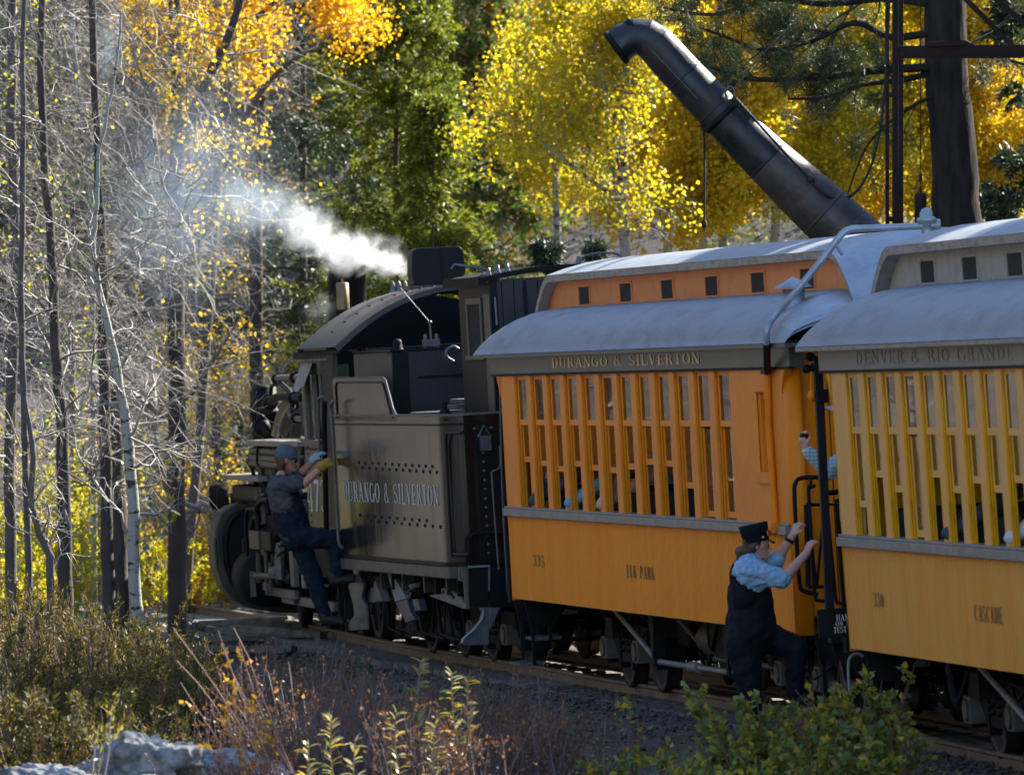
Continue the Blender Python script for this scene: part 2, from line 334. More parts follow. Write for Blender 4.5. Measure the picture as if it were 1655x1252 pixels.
# ================================================================ GROUND, RIVER, TRACK
def smooth_noise(x, y, s, seed=0, n=5):
    rg = np.random.RandomState(seed); z = np.zeros_like(x, dtype=float)
    for i in range(n * 3):
        k = (1.9 ** (i // 3)) / s; a = rg.uniform(0, 2*math.pi); z += np.sin((x*math.cos(a) + y*math.sin(a)) * k * rg.uniform(.8, 1.2) + rg.uniform(0, 6.28)) / (1.7 ** (i // 3))
    return z / 4.5
TRK = [(7.6, 24, 0), (6.6, 36, 0), (5.25, 48, 0), (3.715, 59.76, -.02), (3.39, 62.4, -.02), (2.4, 68.2, 0), (1.245, 74.19, 0), (.755, 76.2, .03), (-.35, 81.1, .06), (-.6, 82.4, .06), (-1.97, 91.7, .06), (-3.3, 99.5, .05), (-5.6, 109, .05), (-9.5, 121, .05)]
TP = bend([(a, b, c) for a, b, c in TRK], 10)
TPx = np.array([p.x for p in TP]); TPy = np.array([p.y for p in TP]); TPz = np.array([p.z for p in TP])
def track_x(y): return np.interp(y, TPy, TPx)
def gz(x, y):
    x = np.asarray(x, float); y = np.asarray(y, float)
    d = np.abs(x - track_x(y)); base = -.24 + .05 * smooth_noise(x, y, 1.6, 3) + .22 * smooth_noise(x, y, 14, 5)
    base = np.where(d < 6, base * np.clip((d - 2) / 4, 0, 1) + (-.26) * (1 - np.clip((d - 2) / 4, 0, 1)), base)
    bal = np.clip((2.3 - d) / .9, 0, 1) * .11
    hill = np.clip(y - 116, 0, None) * .42 + np.clip(y - 130, 0, None) * .35
    riv = -.85 * np.exp(-((x - (7.5 + (y-90)*.06)) / 2.3) ** 2) * np.clip((100-y)/14, 0, 1) * np.clip((y-60)/10, 0, 1)
    right = np.clip(x - 13, 0, None) * .22
    left = np.clip(-x - 14, 0, None) * .25
    return base + bal + hill + riv + right + left
xs = np.unique(np.concatenate([np.linspace(-90, -9, 40), np.linspace(-9, 13, 300), np.linspace(13, 110, 45)]))
ys = np.unique(np.concatenate([np.linspace(-30, 44, 30), np.linspace(44, 70, 300), np.linspace(70, 118, 200), np.linspace(118, 300, 60)]))
GX, GY = np.meshgrid(xs, ys, indexing='ij'); GZ = gz(GX, GY) + np.where((np.abs(GX) < 12) & (GY > 44) & (GY < 118), .022 * smooth_noise(GX, GY, .16, 9, 3), 0)
nu, nv = GX.shape; idx = np.arange(nu * nv).reshape(nu, nv)
Q = np.stack([idx[:-1, :-1], idx[1:, :-1], idx[1:, 1:], idx[:-1, 1:]], -1).reshape(-1, 4)
M_ground = mat("stony_soil", (0.030, 0.029, 0.030), .95, col2=(0.095, 0.083, 0.072), scale=2.4, lo=.3, hi=.75, bump=.9, bscale=26)
g = place("ground", npmesh("ground", np.stack([GX, GY, GZ], -1).reshape(-1, 3), Q, True), M_ground); g["kind"] = "structure"
# valley side facing the sun, left of and behind the camera
hx = np.linspace(0, 1, 30); hy = np.linspace(-60, 330, 60); HXg, HYg = np.meshgrid(hx, hy, indexing='ij')
HXX = -34 - 120 * HXg + 6 * smooth_noise(HXg*120, HYg, 22, 2); HZ = 2 + 74 * HXg ** .9 + 5 * smooth_noise(HXg*120, HYg, 13, 4) * np.clip(HXg*6, 0, 1) - 3*(HXg < .01)
idx = np.arange(HXX.size).reshape(HXX.shape); Q = np.stack([idx[:-1, :-1], idx[:-1, 1:], idx[1:, 1:], idx[1:, :-1]], -1).reshape(-1, 4)
M_hill = mat("autumn_slope", (0.13, 0.085, 0.035), .95, col2=(0.010, 0.013, 0.008), scale=.16, lo=.42, hi=.54, bump=1, bscale=1)
h = place("valley_slope", npmesh("valley_slope", np.stack([HXX, HYg, HZ], -1).reshape(-1, 3), Q, True), M_hill); h["kind"] = "structure"
# stream behind the train
M_water = mat("river_water", (0.02, 0.03, 0.03), .06, bump=.5, bscale=3)
mbw = MB(); mbw.add([(4.4, 62, -.62), (12.5, 62, -.62), (13, 100, -.62), (5.5, 100, -.62)], [(0, 1, 2, 3)]); w_ = mbw.build("river", M_water); w_["kind"] = "structure"

def trk_frame(y):
    p = Vector((float(np.interp(y, TPy, TPx)), y, float(np.interp(y, TPy, TPz)))); dx = float(np.interp(y+.4, TPy, TPx) - np.interp(y-.4, TPy, TPx)) / .8
    t = Vector((dx, 1, 0)).normalized(); return p, t
track = bpy.data.objects.new("railway_track", None); link(track); track["kind"] = "structure"
ry = np.arange(34, 118, .5)
for sgn in (-1, 1):
    prof = [(-.055, -.13), (.055, -.13), (.055, -.115), (.012, -.10), (.012, -.035), (.033, -.025), (.033, 0), (-.033, 0), (-.033, -.025), (-.012, -.035), (-.012, -.10), (-.055, -.115)]
    mb = MB(); V = []; cant = -.03 if sgn < 0 else .02
    for y in ry:
        p, t = trk_frame(y); n = Vector((t.y, -t.x, 0)); c = p + n * (.457 * sgn)
        V += [c + n * a + Vector((0, 0, b + cant)) for a, b in prof]
    k = len(prof); mb.add(V, [(i*k+j, i*k+(j+1)%k, (i+1)*k+(j+1)%k, (i+1)*k+j) for i in range(len(ry)-1) for j in range(k)])
    o = mb.build("rail", M_rail, track); o.data.materials.append(M_railtop)
    for p_ in o.data.polygons:
        if p_.normal.z > .9 and p_.center.z > -.07 and all(o.data.vertices[v].co.z > -.06 for v in p_.vertices): p_.material_index = 1
tie_me = None; rg = random.Random(3)
y = 46.0
while y < 112:
    p, t = trk_frame(y)
    if tie_me is None:
        mb = MB(); rr = random.Random(5)
        us = [-1.05, -.7, -.3, .1, .5, .8, 1.05]
        pr_ = [(-.10, -.16), (.10, -.16), (.105, -.01), (.05, .004), (-.06, 0), (-.10, -.015)]
        V = [(u, a + rr.uniform(-.006, .006), b + rr.uniform(-.006, .006)) for u in us for a, b in pr_]
        mb.add(V, [(i*6+j, i*6+(j+1)%6, (i+1)*6+(j+1)%6, (i+1)*6+j) for i in range(6) for j in range(6)] + [tuple(range(6))[::-1], tuple(range(36, 42))])
        o = mb.build("sleeper", M_tie, track); tie_me = o.data
    else: o = place("sleeper", tie_me, None, track)
    o.location = (p.x + rg.uniform(-.05, .05), p.y, p.z - .135); o.rotation_euler = (0, 0, math.atan2(t.y, t.x) - math.pi/2 + rg.uniform(-.03, .03)); y += rg.uniform(.50, .62)

def stones(name, X, Y, S, m, seed, lift=0.35):
    rg = np.random.RandomState(seed); n = len(X); base = np.array([(1,0,0),(0,1,0),(-1,0,0),(0,-1,0),(0,0,1),(0,0,-1)], float)
    V = base[None] * rg.uniform(.55, 1.15, (n, 6, 1)); V += rg.uniform(-.22, .22, (n, 6, 3)); V[..., 2] *= .7
    a = rg.uniform(0, 6.28, n); ca, sa = np.cos(a)[:, None], np.sin(a)[:, None]; vx = V[..., 0]*ca - V[..., 1]*sa; vy = V[..., 0]*sa + V[..., 1]*ca
    V = np.stack([vx, vy, V[..., 2]], -1) * S[:, None, None]; V += np.stack([X, Y, gz(X, Y) + S * lift], -1)[:, None, :]
    T = np.array([(0,1,4),(1,2,4),(2,3,4),(3,0,4),(1,0,5),(2,1,5),(3,2,5),(0,3,5)]); Q = (np.arange(n)[:, None, None] * 6 + T[None]).reshape(-1, 3)
    o = place(name, npmesh(name, V.reshape(-1, 3), Q), m); o["kind"] = "stuff"; return o
def stonemat(name, cols):
    m = leafmat(name, cols, trans=0.0, rough=.85); return m
rg = np.random.RandomState(11); N = 12000
Y_ = rg.uniform(50, 100, N) ** 1.0; X_ = track_x(Y_) + rg.normal(-.6, .85, N)
o = stones("track_ballast", X_, Y_, rg.uniform(.010, .036, N), stonemat("ballast_grey", [(.055,.055,.055), (.12,.105,.09), (.03,.032,.036), (.09,.07,.055)]), 2); tag(o, "dark grey crushed stone ballast spread along the rails", "ballast")
N = 9000; Y_ = rg.uniform(92, 122, N); X_ = rg.uniform(-8.5, -.5, N)
o = stones("gravel", X_, Y_, rg.uniform(.02, .07, N), stonemat("pale_gravel", [(.32,.28,.23), (.2,.17,.14), (.42,.37,.31)]), 4); tag(o, "pale sunlit gravel and small rocks beside the track ahead of the train", "gravel")

# ================================================================ vehicle frames
class Frame:
    def __init__(s, O, th, ph):
        s.loc = O; s.rot = (R_(ph), 0, R_(th) - math.pi/2); s.M = Matrix.Translation(O) @ Euler(s.rot, 'XYZ').to_matrix().to_4x4(); s.Mi = s.M.inverted()
    def inv(s, px, py, **k):
        """point of the vehicle seen at a photograph pixel on one of its own planes (x, y or z fixed)"""
        d = Vector(((px - CX) / F, 1, -(py - HY) / F)); lo = s.Mi @ Vector((0, 0, EZ)); ld = s.Mi.to_3x3() @ d
        ax, v = next(iter(k.items())); i = 'xyz'.index(ax); t = (v - lo[i]) / ld[i]; return lo + ld * t
    def w(s, x, y, z): return s.M @ Vector((x, y, z))
F_elk = Frame((1.245, 74.19, -.045), 10.313, 3.191)
F_cas = Frame((3.715, 59.76, -.064), 8.553, 4.113)
F_ten = Frame((.755, 76.2, -.04), 12.672, 3.293)
F_loc = Frame((-.42, 82.0, -.04), 9.0, 3.3)

# ================================================================ COACHES
def wheelset(parent, x, rad=.36, gauge=.457, m=None, z0=0.0):
    for sgn in (-1, 1):
        mb = MB(); d = (0, sgn, 0); o = (x, sgn * gauge - sgn*.0, rad + z0)
        mb.lathe([(.0, .05), (.07, .05), (.08, .02), (.12, .0), (rad*.78, .0), (rad*.80, .045), (rad*.98, .05), (rad, .04), (rad, -.045), (rad+.03, -.05), (rad+.03, -.075), (rad*.8, -.08), (0, -.06)], o, d, 28)
        mb.build("wheel", m or M_wheel, parent)
    MB().cyl((x, -gauge, rad+z0), (x, gauge, rad+z0), .06).build("axle", M_blkm, parent)
def truck(parent, xc, wb=1.45, z0=0.0):
    wheelset(parent, xc - wb/2, z0=z0); wheelset(parent, xc + wb/2, z0=z0)
    for sgn in (-1, 1):
        mb = MB(); y = sgn * .62
        mb.prism([(xc-wb/2-.22, .43), (xc-wb/2+.15, .43), (xc-.35, .26), (xc+.35, .26), (xc+wb/2-.15, .43), (xc+wb/2+.22, .43), (xc+wb/2+.22, .49), (xc+wb/2-.18, .50), (xc-.3, .34), (xc+.3, .34), (xc+wb/2-.2,.50), (xc+wb/2+.22, .52), (xc+wb/2+.22, .58), (xc-wb/2-.22, .58)][:1] + [(xc-wb/2+.15, .43), (xc-.35, .26), (xc+.35, .26), (xc+wb/2-.15, .43), (xc+wb/2+.22, .43), (xc+wb/2+.22, .58), (xc-wb/2-.22, .58)], 'y', y-.03, y+.03)
        mb.box(xc-.06-.25, xc-.25, y-.045, y+.045, .2, .70); mb.box(xc+.25, xc+.31, y-.045, y+.045, .2, .70)
        mb.build("truck_frame", M_blkm, parent)
        for dx in (-.12, .12):
            m3 = MB(); pts = [(xc+dx + .055*math.cos(t*.9), y + .055*math.sin(t*.9), .32 + t*.0085) for t in range(0, 36)]; m3.tube(pts, .014, 5)
            m3.build("spring", M_blkm, parent)
        for xb in (xc-wb/2, xc+wb/2):
            MB().box(xb-.1, xb+.1, y*1.02-.09, y*1.02+.09, .27, .47).cyl((xb, y+sgn*.08, .37), (xb, y+sgn*.12, .37), .08).build("axle_box", M_frame, parent, bevel=.01)
    MB().box(xc-.14, xc+.14, -.8, .8, .48, .66).build("bolster", M_blkm, parent)
    for s2 in (-1, 1):
        mb = MB(); mb.tube([(xc+s2*(wb/2+.3), -.66, .52), (xc+s2*(wb/2+.42), -.66, .36), (xc+s2*(wb/2+.36), -.3, .3), (xc+s2*(wb/2+.36), .3, .3)], .022, 6); mb.box(xc+s2*(wb/2+.38)-.03, xc+s2*(wb/2+.38)+.03, -.62, -.36, .22, .5)
        mb.build("brake_beam", M_blkm, parent)
def coach(nm, fr, label, P, group=None):
    c = thing(nm, label, "railway coach", fr.loc, fr.rot, group)
    L, x1, wp, ow, pitch, n = P['L'], P['x1'], P['wp'], P['ow'], P['pitch'], P['n']
    zS, zB0, zB1, zH, zE, y0 = .80, 1.545, 1.632, 2.82, 3.0, -1.22
    low, up, post, fj, lbm = P['low'], P['up'], P['post'], P['jamb'], P['lb']
    # lower siding: narrow grooved boards
    for sgn, nm2 in ((-1, "siding"), (1, "far_siding")):
        mb = MB(); V = []; fs = []; b = P.get('bead', .09); k = int(L / b)
        for i in range(k):
            a = i * L / k; e = (i + 1) * L / k; jig = ((i * 7919) % 13) * .0002
            for xx, dy in ((a, .022), (a + .012, jig), (e - .012, jig), (e, .022)):
                V += [(xx, sgn*(1.22 - dy), zS), (xx, sgn*(1.22 - dy), zB0)]
        m_ = len(V) // 2; fs = [(2*i, 2*i+2, 2*i+3, 2*i+1) if sgn < 0 else (2*i, 2*i+1, 2*i+3, 2*i+2) for i in range(m_-1)]
        mb.add(V, fs); mb.box(0, L, sgn*1.20 if sgn < 0 else 1.16, -1.16 if sgn < 0 else 1.20, zS-.002, zB0-.002)
        mb.build(nm2, low, c, kind="stuff")
    # sill and belt
    MB().box(-.02, L+.02, -1.262, -1.10, zB0, zB1-.02).box(-.02, L+.02, -1.245, -1.10, zB1-.02, zB1).build("belt_rail", M_belt, c, bevel=.006)
    MB().box(-.02, L+.02, 1.10, 1.262, zB0, zB1).build("belt_rail", M_belt, c)
    # end panels of the window band
    xe = x1 + n * pitch - (pitch - ow)
    mb = MB()
    def boards(mb, a, b, z0, z1, y=-1.22):
        k = max(1, round((b - a) / .09))
        for i in range(k):
            p = a + (b-a)*i/k; q = a + (b-a)*(i+1)/k; mb.add([(p, y+.008, z0), (p+.006, y, z0), (q-.006, y, z0), (q, y+.008, z0), (p, y+.008, z1), (p+.006, y, z1), (q-.006, y, z1), (q, y+.008, z1)], [(0,1,5,4), (1,2,6,5), (2,3,7,6)])
    boards(mb, 0, x1, zB1, zH); mb.box(0, x1, -1.205, -1.14, zB1, zH); mb.build("front_panel", up, c)
    mb = MB(); sw = P.get('small')
    if sw:
        a, b, z0, z1 = sw; boards(mb, xe, a, zB1, zH); boards(mb, b, L-.02, zB1, zH); boards(mb, a, b, zB1, z0); boards(mb, a, b, z1, zH)
        mb.box(xe, a-.0, -1.205, -1.12, zB1, zH).box(b, L-.02, -1.205, -1.12, zB1, zH).box(a, b, -1.205, -1.12, zB1, z0).box(a, b, -1.205, -1.12, z1, zH)
        mb.build("rear_panel", up, c)
        wf = MB().box(a-.0, a+.05, -1.20, -1.08, z0, z1).box(b-.04, b, -1.20, -1.08, z0, z1).box(a, b, -1.18, -1.08, z1-.06, z1).box(a+.05, b-.04, -1.17, -1.10, z0+.36, z0+.40).box(a-.02, b+.02, -1.25, -1.08, z0-.09, z0-.001).box(a-.03, b+.03, -1.238, -1.20, z1+.001, z1+.05).build("window", P['up2'], c, bevel=.004)
        MB().add([(a, -1.14, z0), (b, -1.14, z0), (b, -1.14, z0+.36), (a, -1.14, z0+.36)], [(0,1,2,3)]).build("pane", mat("frosted_pane", (.45,.40,.36), .5), wf)
        MB().prism([(a+.1, z0+.4), (b-.05, z0+.4), (b-.05, z0+.55)], 'y', -1.16, -1.13).build("vent_flap", fj, wf)
    else:
        boards(mb, xe, L, zB1, zH); mb.box(xe, L, -1.205, -1.12, zB1, zH); mb.build("rear_panel", up, c)
    MB().box(0, L, -1.12, -1.105, zH-.03, zE).box(0, L, 1.105, 1.12, zH-.03, zE).build("top_plate", lbm, c)
    # window posts and windows
    pm = None
    for i in range(n - 1):
        x = x1 + ow + i * pitch; wd = pitch - ow
        if pm is None:
            o = MB().box(0, wd, -1.222, -1.135, zB1, zH).build("window_post", post, c, bevel=.004); pm = o.data
        else:
            o = place("window_post", pm, None, c)
        o.location.x = x
    zM = 2.36; first = None
    open_z = P['open']
    for i in range(n):
        x = x1 + i * pitch; zo = open_z[i % len(open_z)]
        if first is None:
            mb = MB()
            for a, ya, yb in ((.0, -1.216, -1.196), (.012, -1.192, -1.172), (.022, -1.168, -1.148)): mb.box(a, a+.022, ya, yb, zB1, zH); mb.box(ow-a-.022, ow-a, ya, yb, zB1, zH)
            mb.box(0, .008, -1.214, -1.14, zB1, zH); mb.box(ow-.008, ow, -1.214, -1.14, zB1, zH); mb.box(.02, ow-.02, -1.205, -1.14, zH-.03, zH)
            fw = mb.build("window", fj, c)
            mb = MB().box(.03, ow-.03, -1.190, -1.170, zM, zM+.05).box(.03, .06, -1.188, -1.172, zM+.05, zH-.03).box(ow-.06, ow-.03, -1.188, -1.172, zM+.05, zH-.03).box(.06, ow-.06, -1.188, -1.172, zH-.055, zH-.03)
            us = mb.build("upper_sash", up, fw, bevel=.003)
            up_p = MB().add([(.05, -1.18, zM+.05), (ow-.05, -1.18, zM+.05), (ow-.05, -1.18, zH-.04), (.05, -1.18, zH-.04)], [(0,1,2,3)]).build("pane", M_pane, fw)
            hS = .70
            ls = MB().box(.045, ow-.045, -1.165, -1.146, 0, .05).box(.045, .07, -1.164, -1.147, .05, hS).box(ow-.07, ow-.045, -1.164, -1.147, .05, hS).build("lower_sash", up, fw, bevel=.003)
            lp = MB().add([(.07, -1.155, .05), (ow-.07, -1.155, .05), (ow-.07, -1.155, hS), (.07, -1.155, hS)], [(0,1,2,3)]).build("pane", M_pane, fw)
            mb = MB(); k = 22; V = []
            for j in range(k+1):
                xx = .02 + .36 * j / k; V += [(xx, -1.10 + .018*math.sin(j*1.9), 2.02), (xx*.95+.01, -1.10 + .018*math.sin(j*1.9+.3), zH-.02)]
            mb.add(V, [(2*j, 2*j+2, 2*j+3, 2*j+1) for j in range(k)], True); cu = mb.build("curtain", M_curt, fw)
            js = P['js']
            for q in (fw, us, up_p, ls, lp):
                for v_ in q.data.vertices: v_.co.y = -1.22 + (v_.co.y + 1.22) * js
            for v_ in pm.vertices:
                if v_.co.y > -1.2: v_.co.y = -1.22 + .085 * js
            first = (fw, us, up_p, ls, lp, cu); cur = first
        else:
            fw = first[0].copy(); link(fw, c); cur = [fw]
            for q in first[1:]:
                d = q.copy(); link(d, fw); cur.append(d)
        fw.location.x = x; cur[3].location.z = zo; cur[4].location.z = zo
    # far side wall with its openings
    mb = MB(); mb.box(0, x1, 1.12, 1.22, zB1, zH).box(xe, L, 1.12, 1.22, zB1, zH)
    for i in range(n-1): mb.box(x1+ow+i*pitch, x1+(i+1)*pitch, 1.08, 1.22, zB1, zH)
    mb.box(0, L, 1.14, 1.17, zM, zM+.05); mb.build("far_wall", post, c)
    # interior
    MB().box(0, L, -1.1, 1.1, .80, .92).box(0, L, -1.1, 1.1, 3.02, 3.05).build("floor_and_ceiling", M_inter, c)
    sm_ = None
    for i in range(int(n*.75)):
        x = x1 + .5 + i * .86
        for yy in (-.62, .62):
            if sm_ is None: o = MB().prism([(0, .92), (.42, .92), (.42, 1.32), (.12, 1.34), (.06, 1.80), (0, 1.82)], 'y', -.42, .42).build("seat", M_seat, c, bevel=.02); sm_ = o.data
            else: o = place("seat", sm_, None, c)
            o.location = (x, yy, 0)
    # letterboard, eave
    for sgn in (-1, 1):
        a, b = sorted((sgn*1.235, sgn*1.12)); MB().box(-.36, L+.36, a, b, zH, zE-.03).build("letter_board", lbm, c, bevel=.004)
    MB().box(-.36, L+.36, -1.24, -1.20, zH-.018, zH-.001).build("moulding", M_blkm, c)
    mb = MB()
    for sgn in (-1, 1): a, b = sorted((sgn*1.34, sgn*1.12)); mb.box(-.68, L+.72, a, b, zE-.03, zE)
    for xx in (-.68, L+.64): mb.box(xx, xx+.08, -1.12, 1.12, zE-.03, zE)
    mb.build("eave_board", P['eave'], c)
    # hood brackets over platforms
    for xx, d in ((0, -1), (L, 1)):
        for sgn in (-1, 1):
            yy = sgn*1.2; MB().prism([(xx, zE-.03), (xx+d*.36, zE-.03), (xx+d*.34, zE-.10), (xx+d*.16, zH+.0), (xx+d*.05, zH-.12), (xx, zH-.2)] if d > 0 else [(xx, zE-.03), (xx, zH-.2), (xx-.05, zH-.12), (xx-.16, zH), (xx-.34, zE-.10), (xx-.36, zE-.03)], 'y', yy-.03, yy+.03).build("hood_bracket", P['endm'], c)
    # roofs
    def tend(x):
        e = min(x + .68, L + .72 - x); e = max(0, min(1, e / .95)); return .42 + .58 * math.sqrt(max(0, 1 - (1 - e) ** 2))
    def zl(y):
        s = max(0, min(1, (1.33 - abs(y)) / .67)); return zE + .36 * math.sqrt(max(0, 1 - (1 - s) ** 2)) + .03 * s
    rnd = random.Random(4)
    us = [-.68, -.64, -.58, -.5, -.4, -.25, -.1, .1, .27] + [i*.4+.5 for i in range(int(L/.4)-1)] + [L-.27, L-.1, L+.1, L+.25, L+.4, L+.5, L+.58, L+.66, L+.72]
    ysr = [-1.345, -1.34, -1.32, -1.28, -1.22, -1.14, -1.04, -.92, -.8, -.66, -.3, 0, .3, .66, .8, .92, 1.04, 1.14, 1.22, 1.28, 1.32, 1.34, 1.345]
    mb = MB(); mb.grid(lambda x, y: (x, y, zE + .004 if abs(y) > 1.335 else zE + (zl(y) - zE) * tend(x) + .004*math.sin(x*7+y*5)*(abs(y) < 1.2)), us, ysr); mb.build("roof", M_roof, c)
    def cdrop(x): e = max(0, .13 - x, x - (L - .14)); return .29 * (e / .62) ** 1.5
    ucl = [-.55, -.45, -.35, -.2, -.05, .13] + [i*.5+.5 for i in range(int(L/.5)-1)] + [L-.14, L+.05, L+.2, L+.35, L+.45, L+.55, L+.62]
    for sgn in (-1, 1):
        V = []
        for x in ucl: V += [(x, sgn*.66, 3.12), (x, sgn*.66, 3.625 - cdrop(x))]
        mb = MB(); mb.add(V, [(2*i, 2*i+2, 2*i+3, 2*i+1) if sgn < 0 else (2*i, 2*i+1, 2*i+3, 2*i+2) for i in range(len(ucl)-1)]); mb.build("clerestory_wall", P['cl'], c)
        V = []
        for x in ucl: V += [(x, sgn*.765, 3.625-cdrop(x)), (x, sgn*.77, 3.685-cdrop(x)), (x, sgn*.64, 3.70-cdrop(x)), (x, sgn*.64, 3.62-cdrop(x))]
        k = 4; mb = MB(); mb.add(V, [(i*k+j, i*k+(j+1)%k, (i+1)*k+(j+1)%k, (i+1)*k+j) for i in range(len(ucl)-1) for j in range(k)]); mb.build("roof_trim", M_trim, c)
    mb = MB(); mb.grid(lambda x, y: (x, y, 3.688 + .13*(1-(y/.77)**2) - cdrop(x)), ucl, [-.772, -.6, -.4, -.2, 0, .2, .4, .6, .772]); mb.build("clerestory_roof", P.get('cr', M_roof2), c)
    for xe_, d in ((ucl[0], -1), (ucl[-1], 1)):
        mb = MB(); mb.grid(lambda u, y: (xe_ + d*.16*u, y, 3.688 + .13*(1-(y/.77)**2) - cdrop(xe_) - .16*u**2 - .05*u), [0, .25, .5, .75, 1], [-.772, -.4, 0, .4, .772]); mb.build("roof_end", M_roof2, c)
    wm = None
    for x in P['clw']:
        if wm is None:
            fm = MB().box(-.27, .27, -.668, -.65, 3.39, 3.405).box(-.27, -.25, -.675, -.65, 3.405, 3.56).box(.25, .27, -.675, -.65, 3.405, 3.56).box(-.27, .27, -.675, -.65, 3.56, 3.58).build("clerestory_window", P['cl'], c)
            gm = MB().box(-.25, .25, -.667, -.655, 3.405, 3.56).build("pane", M_grime, fm); wm = (fm, gm)
        else:
            fm = wm[0].copy(); link(fm, c); gg = wm[1].copy(); link(gg, fm)
        fm.location.x = x
    # end walls with boards, door and corner posts
    for xx, d in ((0, -1), (L, 1)):
        for k, (a, b) in enumerate(((-1.10, -.87), (-.86, -.64), (-.63, -.36), (.36, .63), (.64, .86), (.87, 1.10))):
            MB().box(xx - (.05 if d > 0 else 0), xx + (0 if d > 0 else .05), a, b, .78, 3.0).build("end_board", P['endm'], c, bevel=.006)
        for sgn in (-1, 1):
            mb = MB(); pts = [(1.22, -.02)] + [(1.22 - .11 + .11*math.cos(R_(t)), .11*math.sin(R_(t))) for t in range(0, 91, 15)] + [(1.09, .09), (1.09, -.02)]
            mb.prism([(xx + d*q, sgn*p) for p, q in pts], 'z', .78, 2.99, True); mb.build("corner_post", P['endm'], c)
        dr = MB().box(xx - .06*(d > 0), xx + .06*(d < 0), -.36, .36, .85, 2.75).build("end_door", P['endm'], c)
        MB().box(xx - .0 + (.002 if d > 0 else -.006), xx + (.006 if d > 0 else -.002), -.22, .22, 1.75, 2.5).build("door_pane", M_grime, dr)
        # platform: deck, beam, steps, rails
        a, b = sorted((xx, xx + d*.72)); MB().box(a, b, -.62, .62, .80, .88).box(*sorted((xx+d*.66, xx+d*.80)), -1.12, 1.12, .74, .90).build("platform", M_blkm, c)
        for sgn in (-1, 1):
            s_ = MB()
            for k, (zz, yy) in enumerate(((.62, .74), (.40, .90), (.18, 1.06))):
                y1, y2 = sorted((sgn*(yy-.13), sgn*(yy+.11))); st = MB().box(*sorted((xx+d*.10, xx+d*.62)), y1, y2, zz, zz+.03).build("step_tread", M_steel, c)
            for q in (.08, .64): s_ = MB().prism([(sgn*.62, .80), (sgn*1.10, .80), (sgn*1.06, .56), (sgn*.85, .52)] if sgn > 0 else [(-.85, .52), (-1.06, .56), (-1.10, .80), (-.62, .80)], 'x', xx+d*q-.012, xx+d*q+.012); s_.box(xx+d*q-.012, xx+d*q+.012, *sorted((sgn*1.02, sgn*1.05)), .18, .60); s_.box(xx+d*q-.011, xx+d*q+.011, *sorted((sgn*.86, sgn*.89)), .40, .56); s_.build("step_side", M_blkm, c)
            mb = MB(); X0 = xx+d*.74; mb.tube(bend([(X0, sgn*1.10, .9), (X0, sgn*1.10, 1.75), (X0, sgn*1.04, 1.86), (X0, sgn*.5, 1.86), (X0, sgn*.42, 1.80), (X0, sgn*.42, .9)], 4), .017, 6)
            for q in (.62, .78, .94): mb.tube([(X0, sgn*q, .9), (X0, sgn*q, 1.86)], .010, 5)
            mb.build("platform_railing", M_blkm, c)
    # underframe
    MB().box(.1, L-.1, -.75, -.65, .70, .80).box(.1, L-.1, .65, .75, .70, .80).box(.1, L-.1, -.3, .3, .62, .80).box(.1,L-.1,-1.1,1.1,.795,.799).build("underframe", M_blkm, c)
    for yy in (-.92, -.45, .45, .92):
        q1, q2 = P['queen']
        MB().tube([(q1-2.0, yy, .80), (q1, yy, .36), (q2, yy, .36), (q2+2.0, yy, .80)], .026, 8).build("truss_rod", M_rod, c)
        for q in (q1, q2): MB().prism([(q-.11, .78), (q+.11, .78), (q+.035, .38), (q-.035, .38)], 'y', yy-.05, yy+.05).cyl((q-.05, yy, .36), (q+.05, yy, .36), .05, k=8).build("queen_post", M_blkm, c)
        MB().cyl(((q1+q2)/2-.18, yy, .36), ((q1+q2)/2+.18, yy, .36), .045, k=8).build("turnbuckle", M_rod, c)
    truck(c, 2.35); truck(c, L-2.35)
    xm = (q1+q2)/2
    mb = MB(); mb.lathe([(0, -.75), (.16, -.75), (.27, -.68), (.30, -.6), (.30, .6), (.27, .68), (.16, .75), (0, .75)], (q2-.1, -.2, .48), (1, 0, 0), 20); mb.build("air_tank", M_blkm, c)
    mb = MB(); mb.cyl((q1+.5, -.55, .55), (q1+1.0, -.55, .55), .15); mb.cyl((q1+1.0, -.55, .55), (q1+1.25, -.55, .55), .035); mb.build("brake_cylinder", M_frame, c)
    mb = MB(); mb.box(q1-1.5, q1-1.0, -.45, .1, .42, .72); mb.build("battery_box", M_blkm, c, bevel=.02)
    rr = random.Random(9); mb = MB()
    for k in range(16):
        xa = rr.uniform(.6, L-.6); yy = rr.uniform(-.95, -.2); z1 = rr.uniform(.4, .7); mb.tube(bend([(xa, yy, .78), (xa+rr.uniform(-.1, .1), yy, z1), (xa+rr.uniform(.3, 1.2), yy+rr.uniform(-.1, .1), z1-rr.uniform(0, .15)), (xa+rr.uniform(.8, 1.9), yy, .76)], 4), rr.uniform(.010, .022), 5)
    mb.build("brake_rigging", M_blkm, c)
    for xx in (1.2, 1.5, 3.2): # safety chain loops
        mb = MB()
        for k in range(9):
            t = k/8; cx_ = xx + .35*t; cz = .72 - .25*math.sin(math.pi*t)
            mb.tube([(cx_+.03*math.cos(a), -.9 + (.02*math.sin(a) if k % 2 else 0), cz + (0 if k % 2 else .02*math.sin(a))) for a in [i*math.pi/3 for i in range(7)]], .006, 4)
        mb.build("safety_chain", M_blkm, c)
    return c
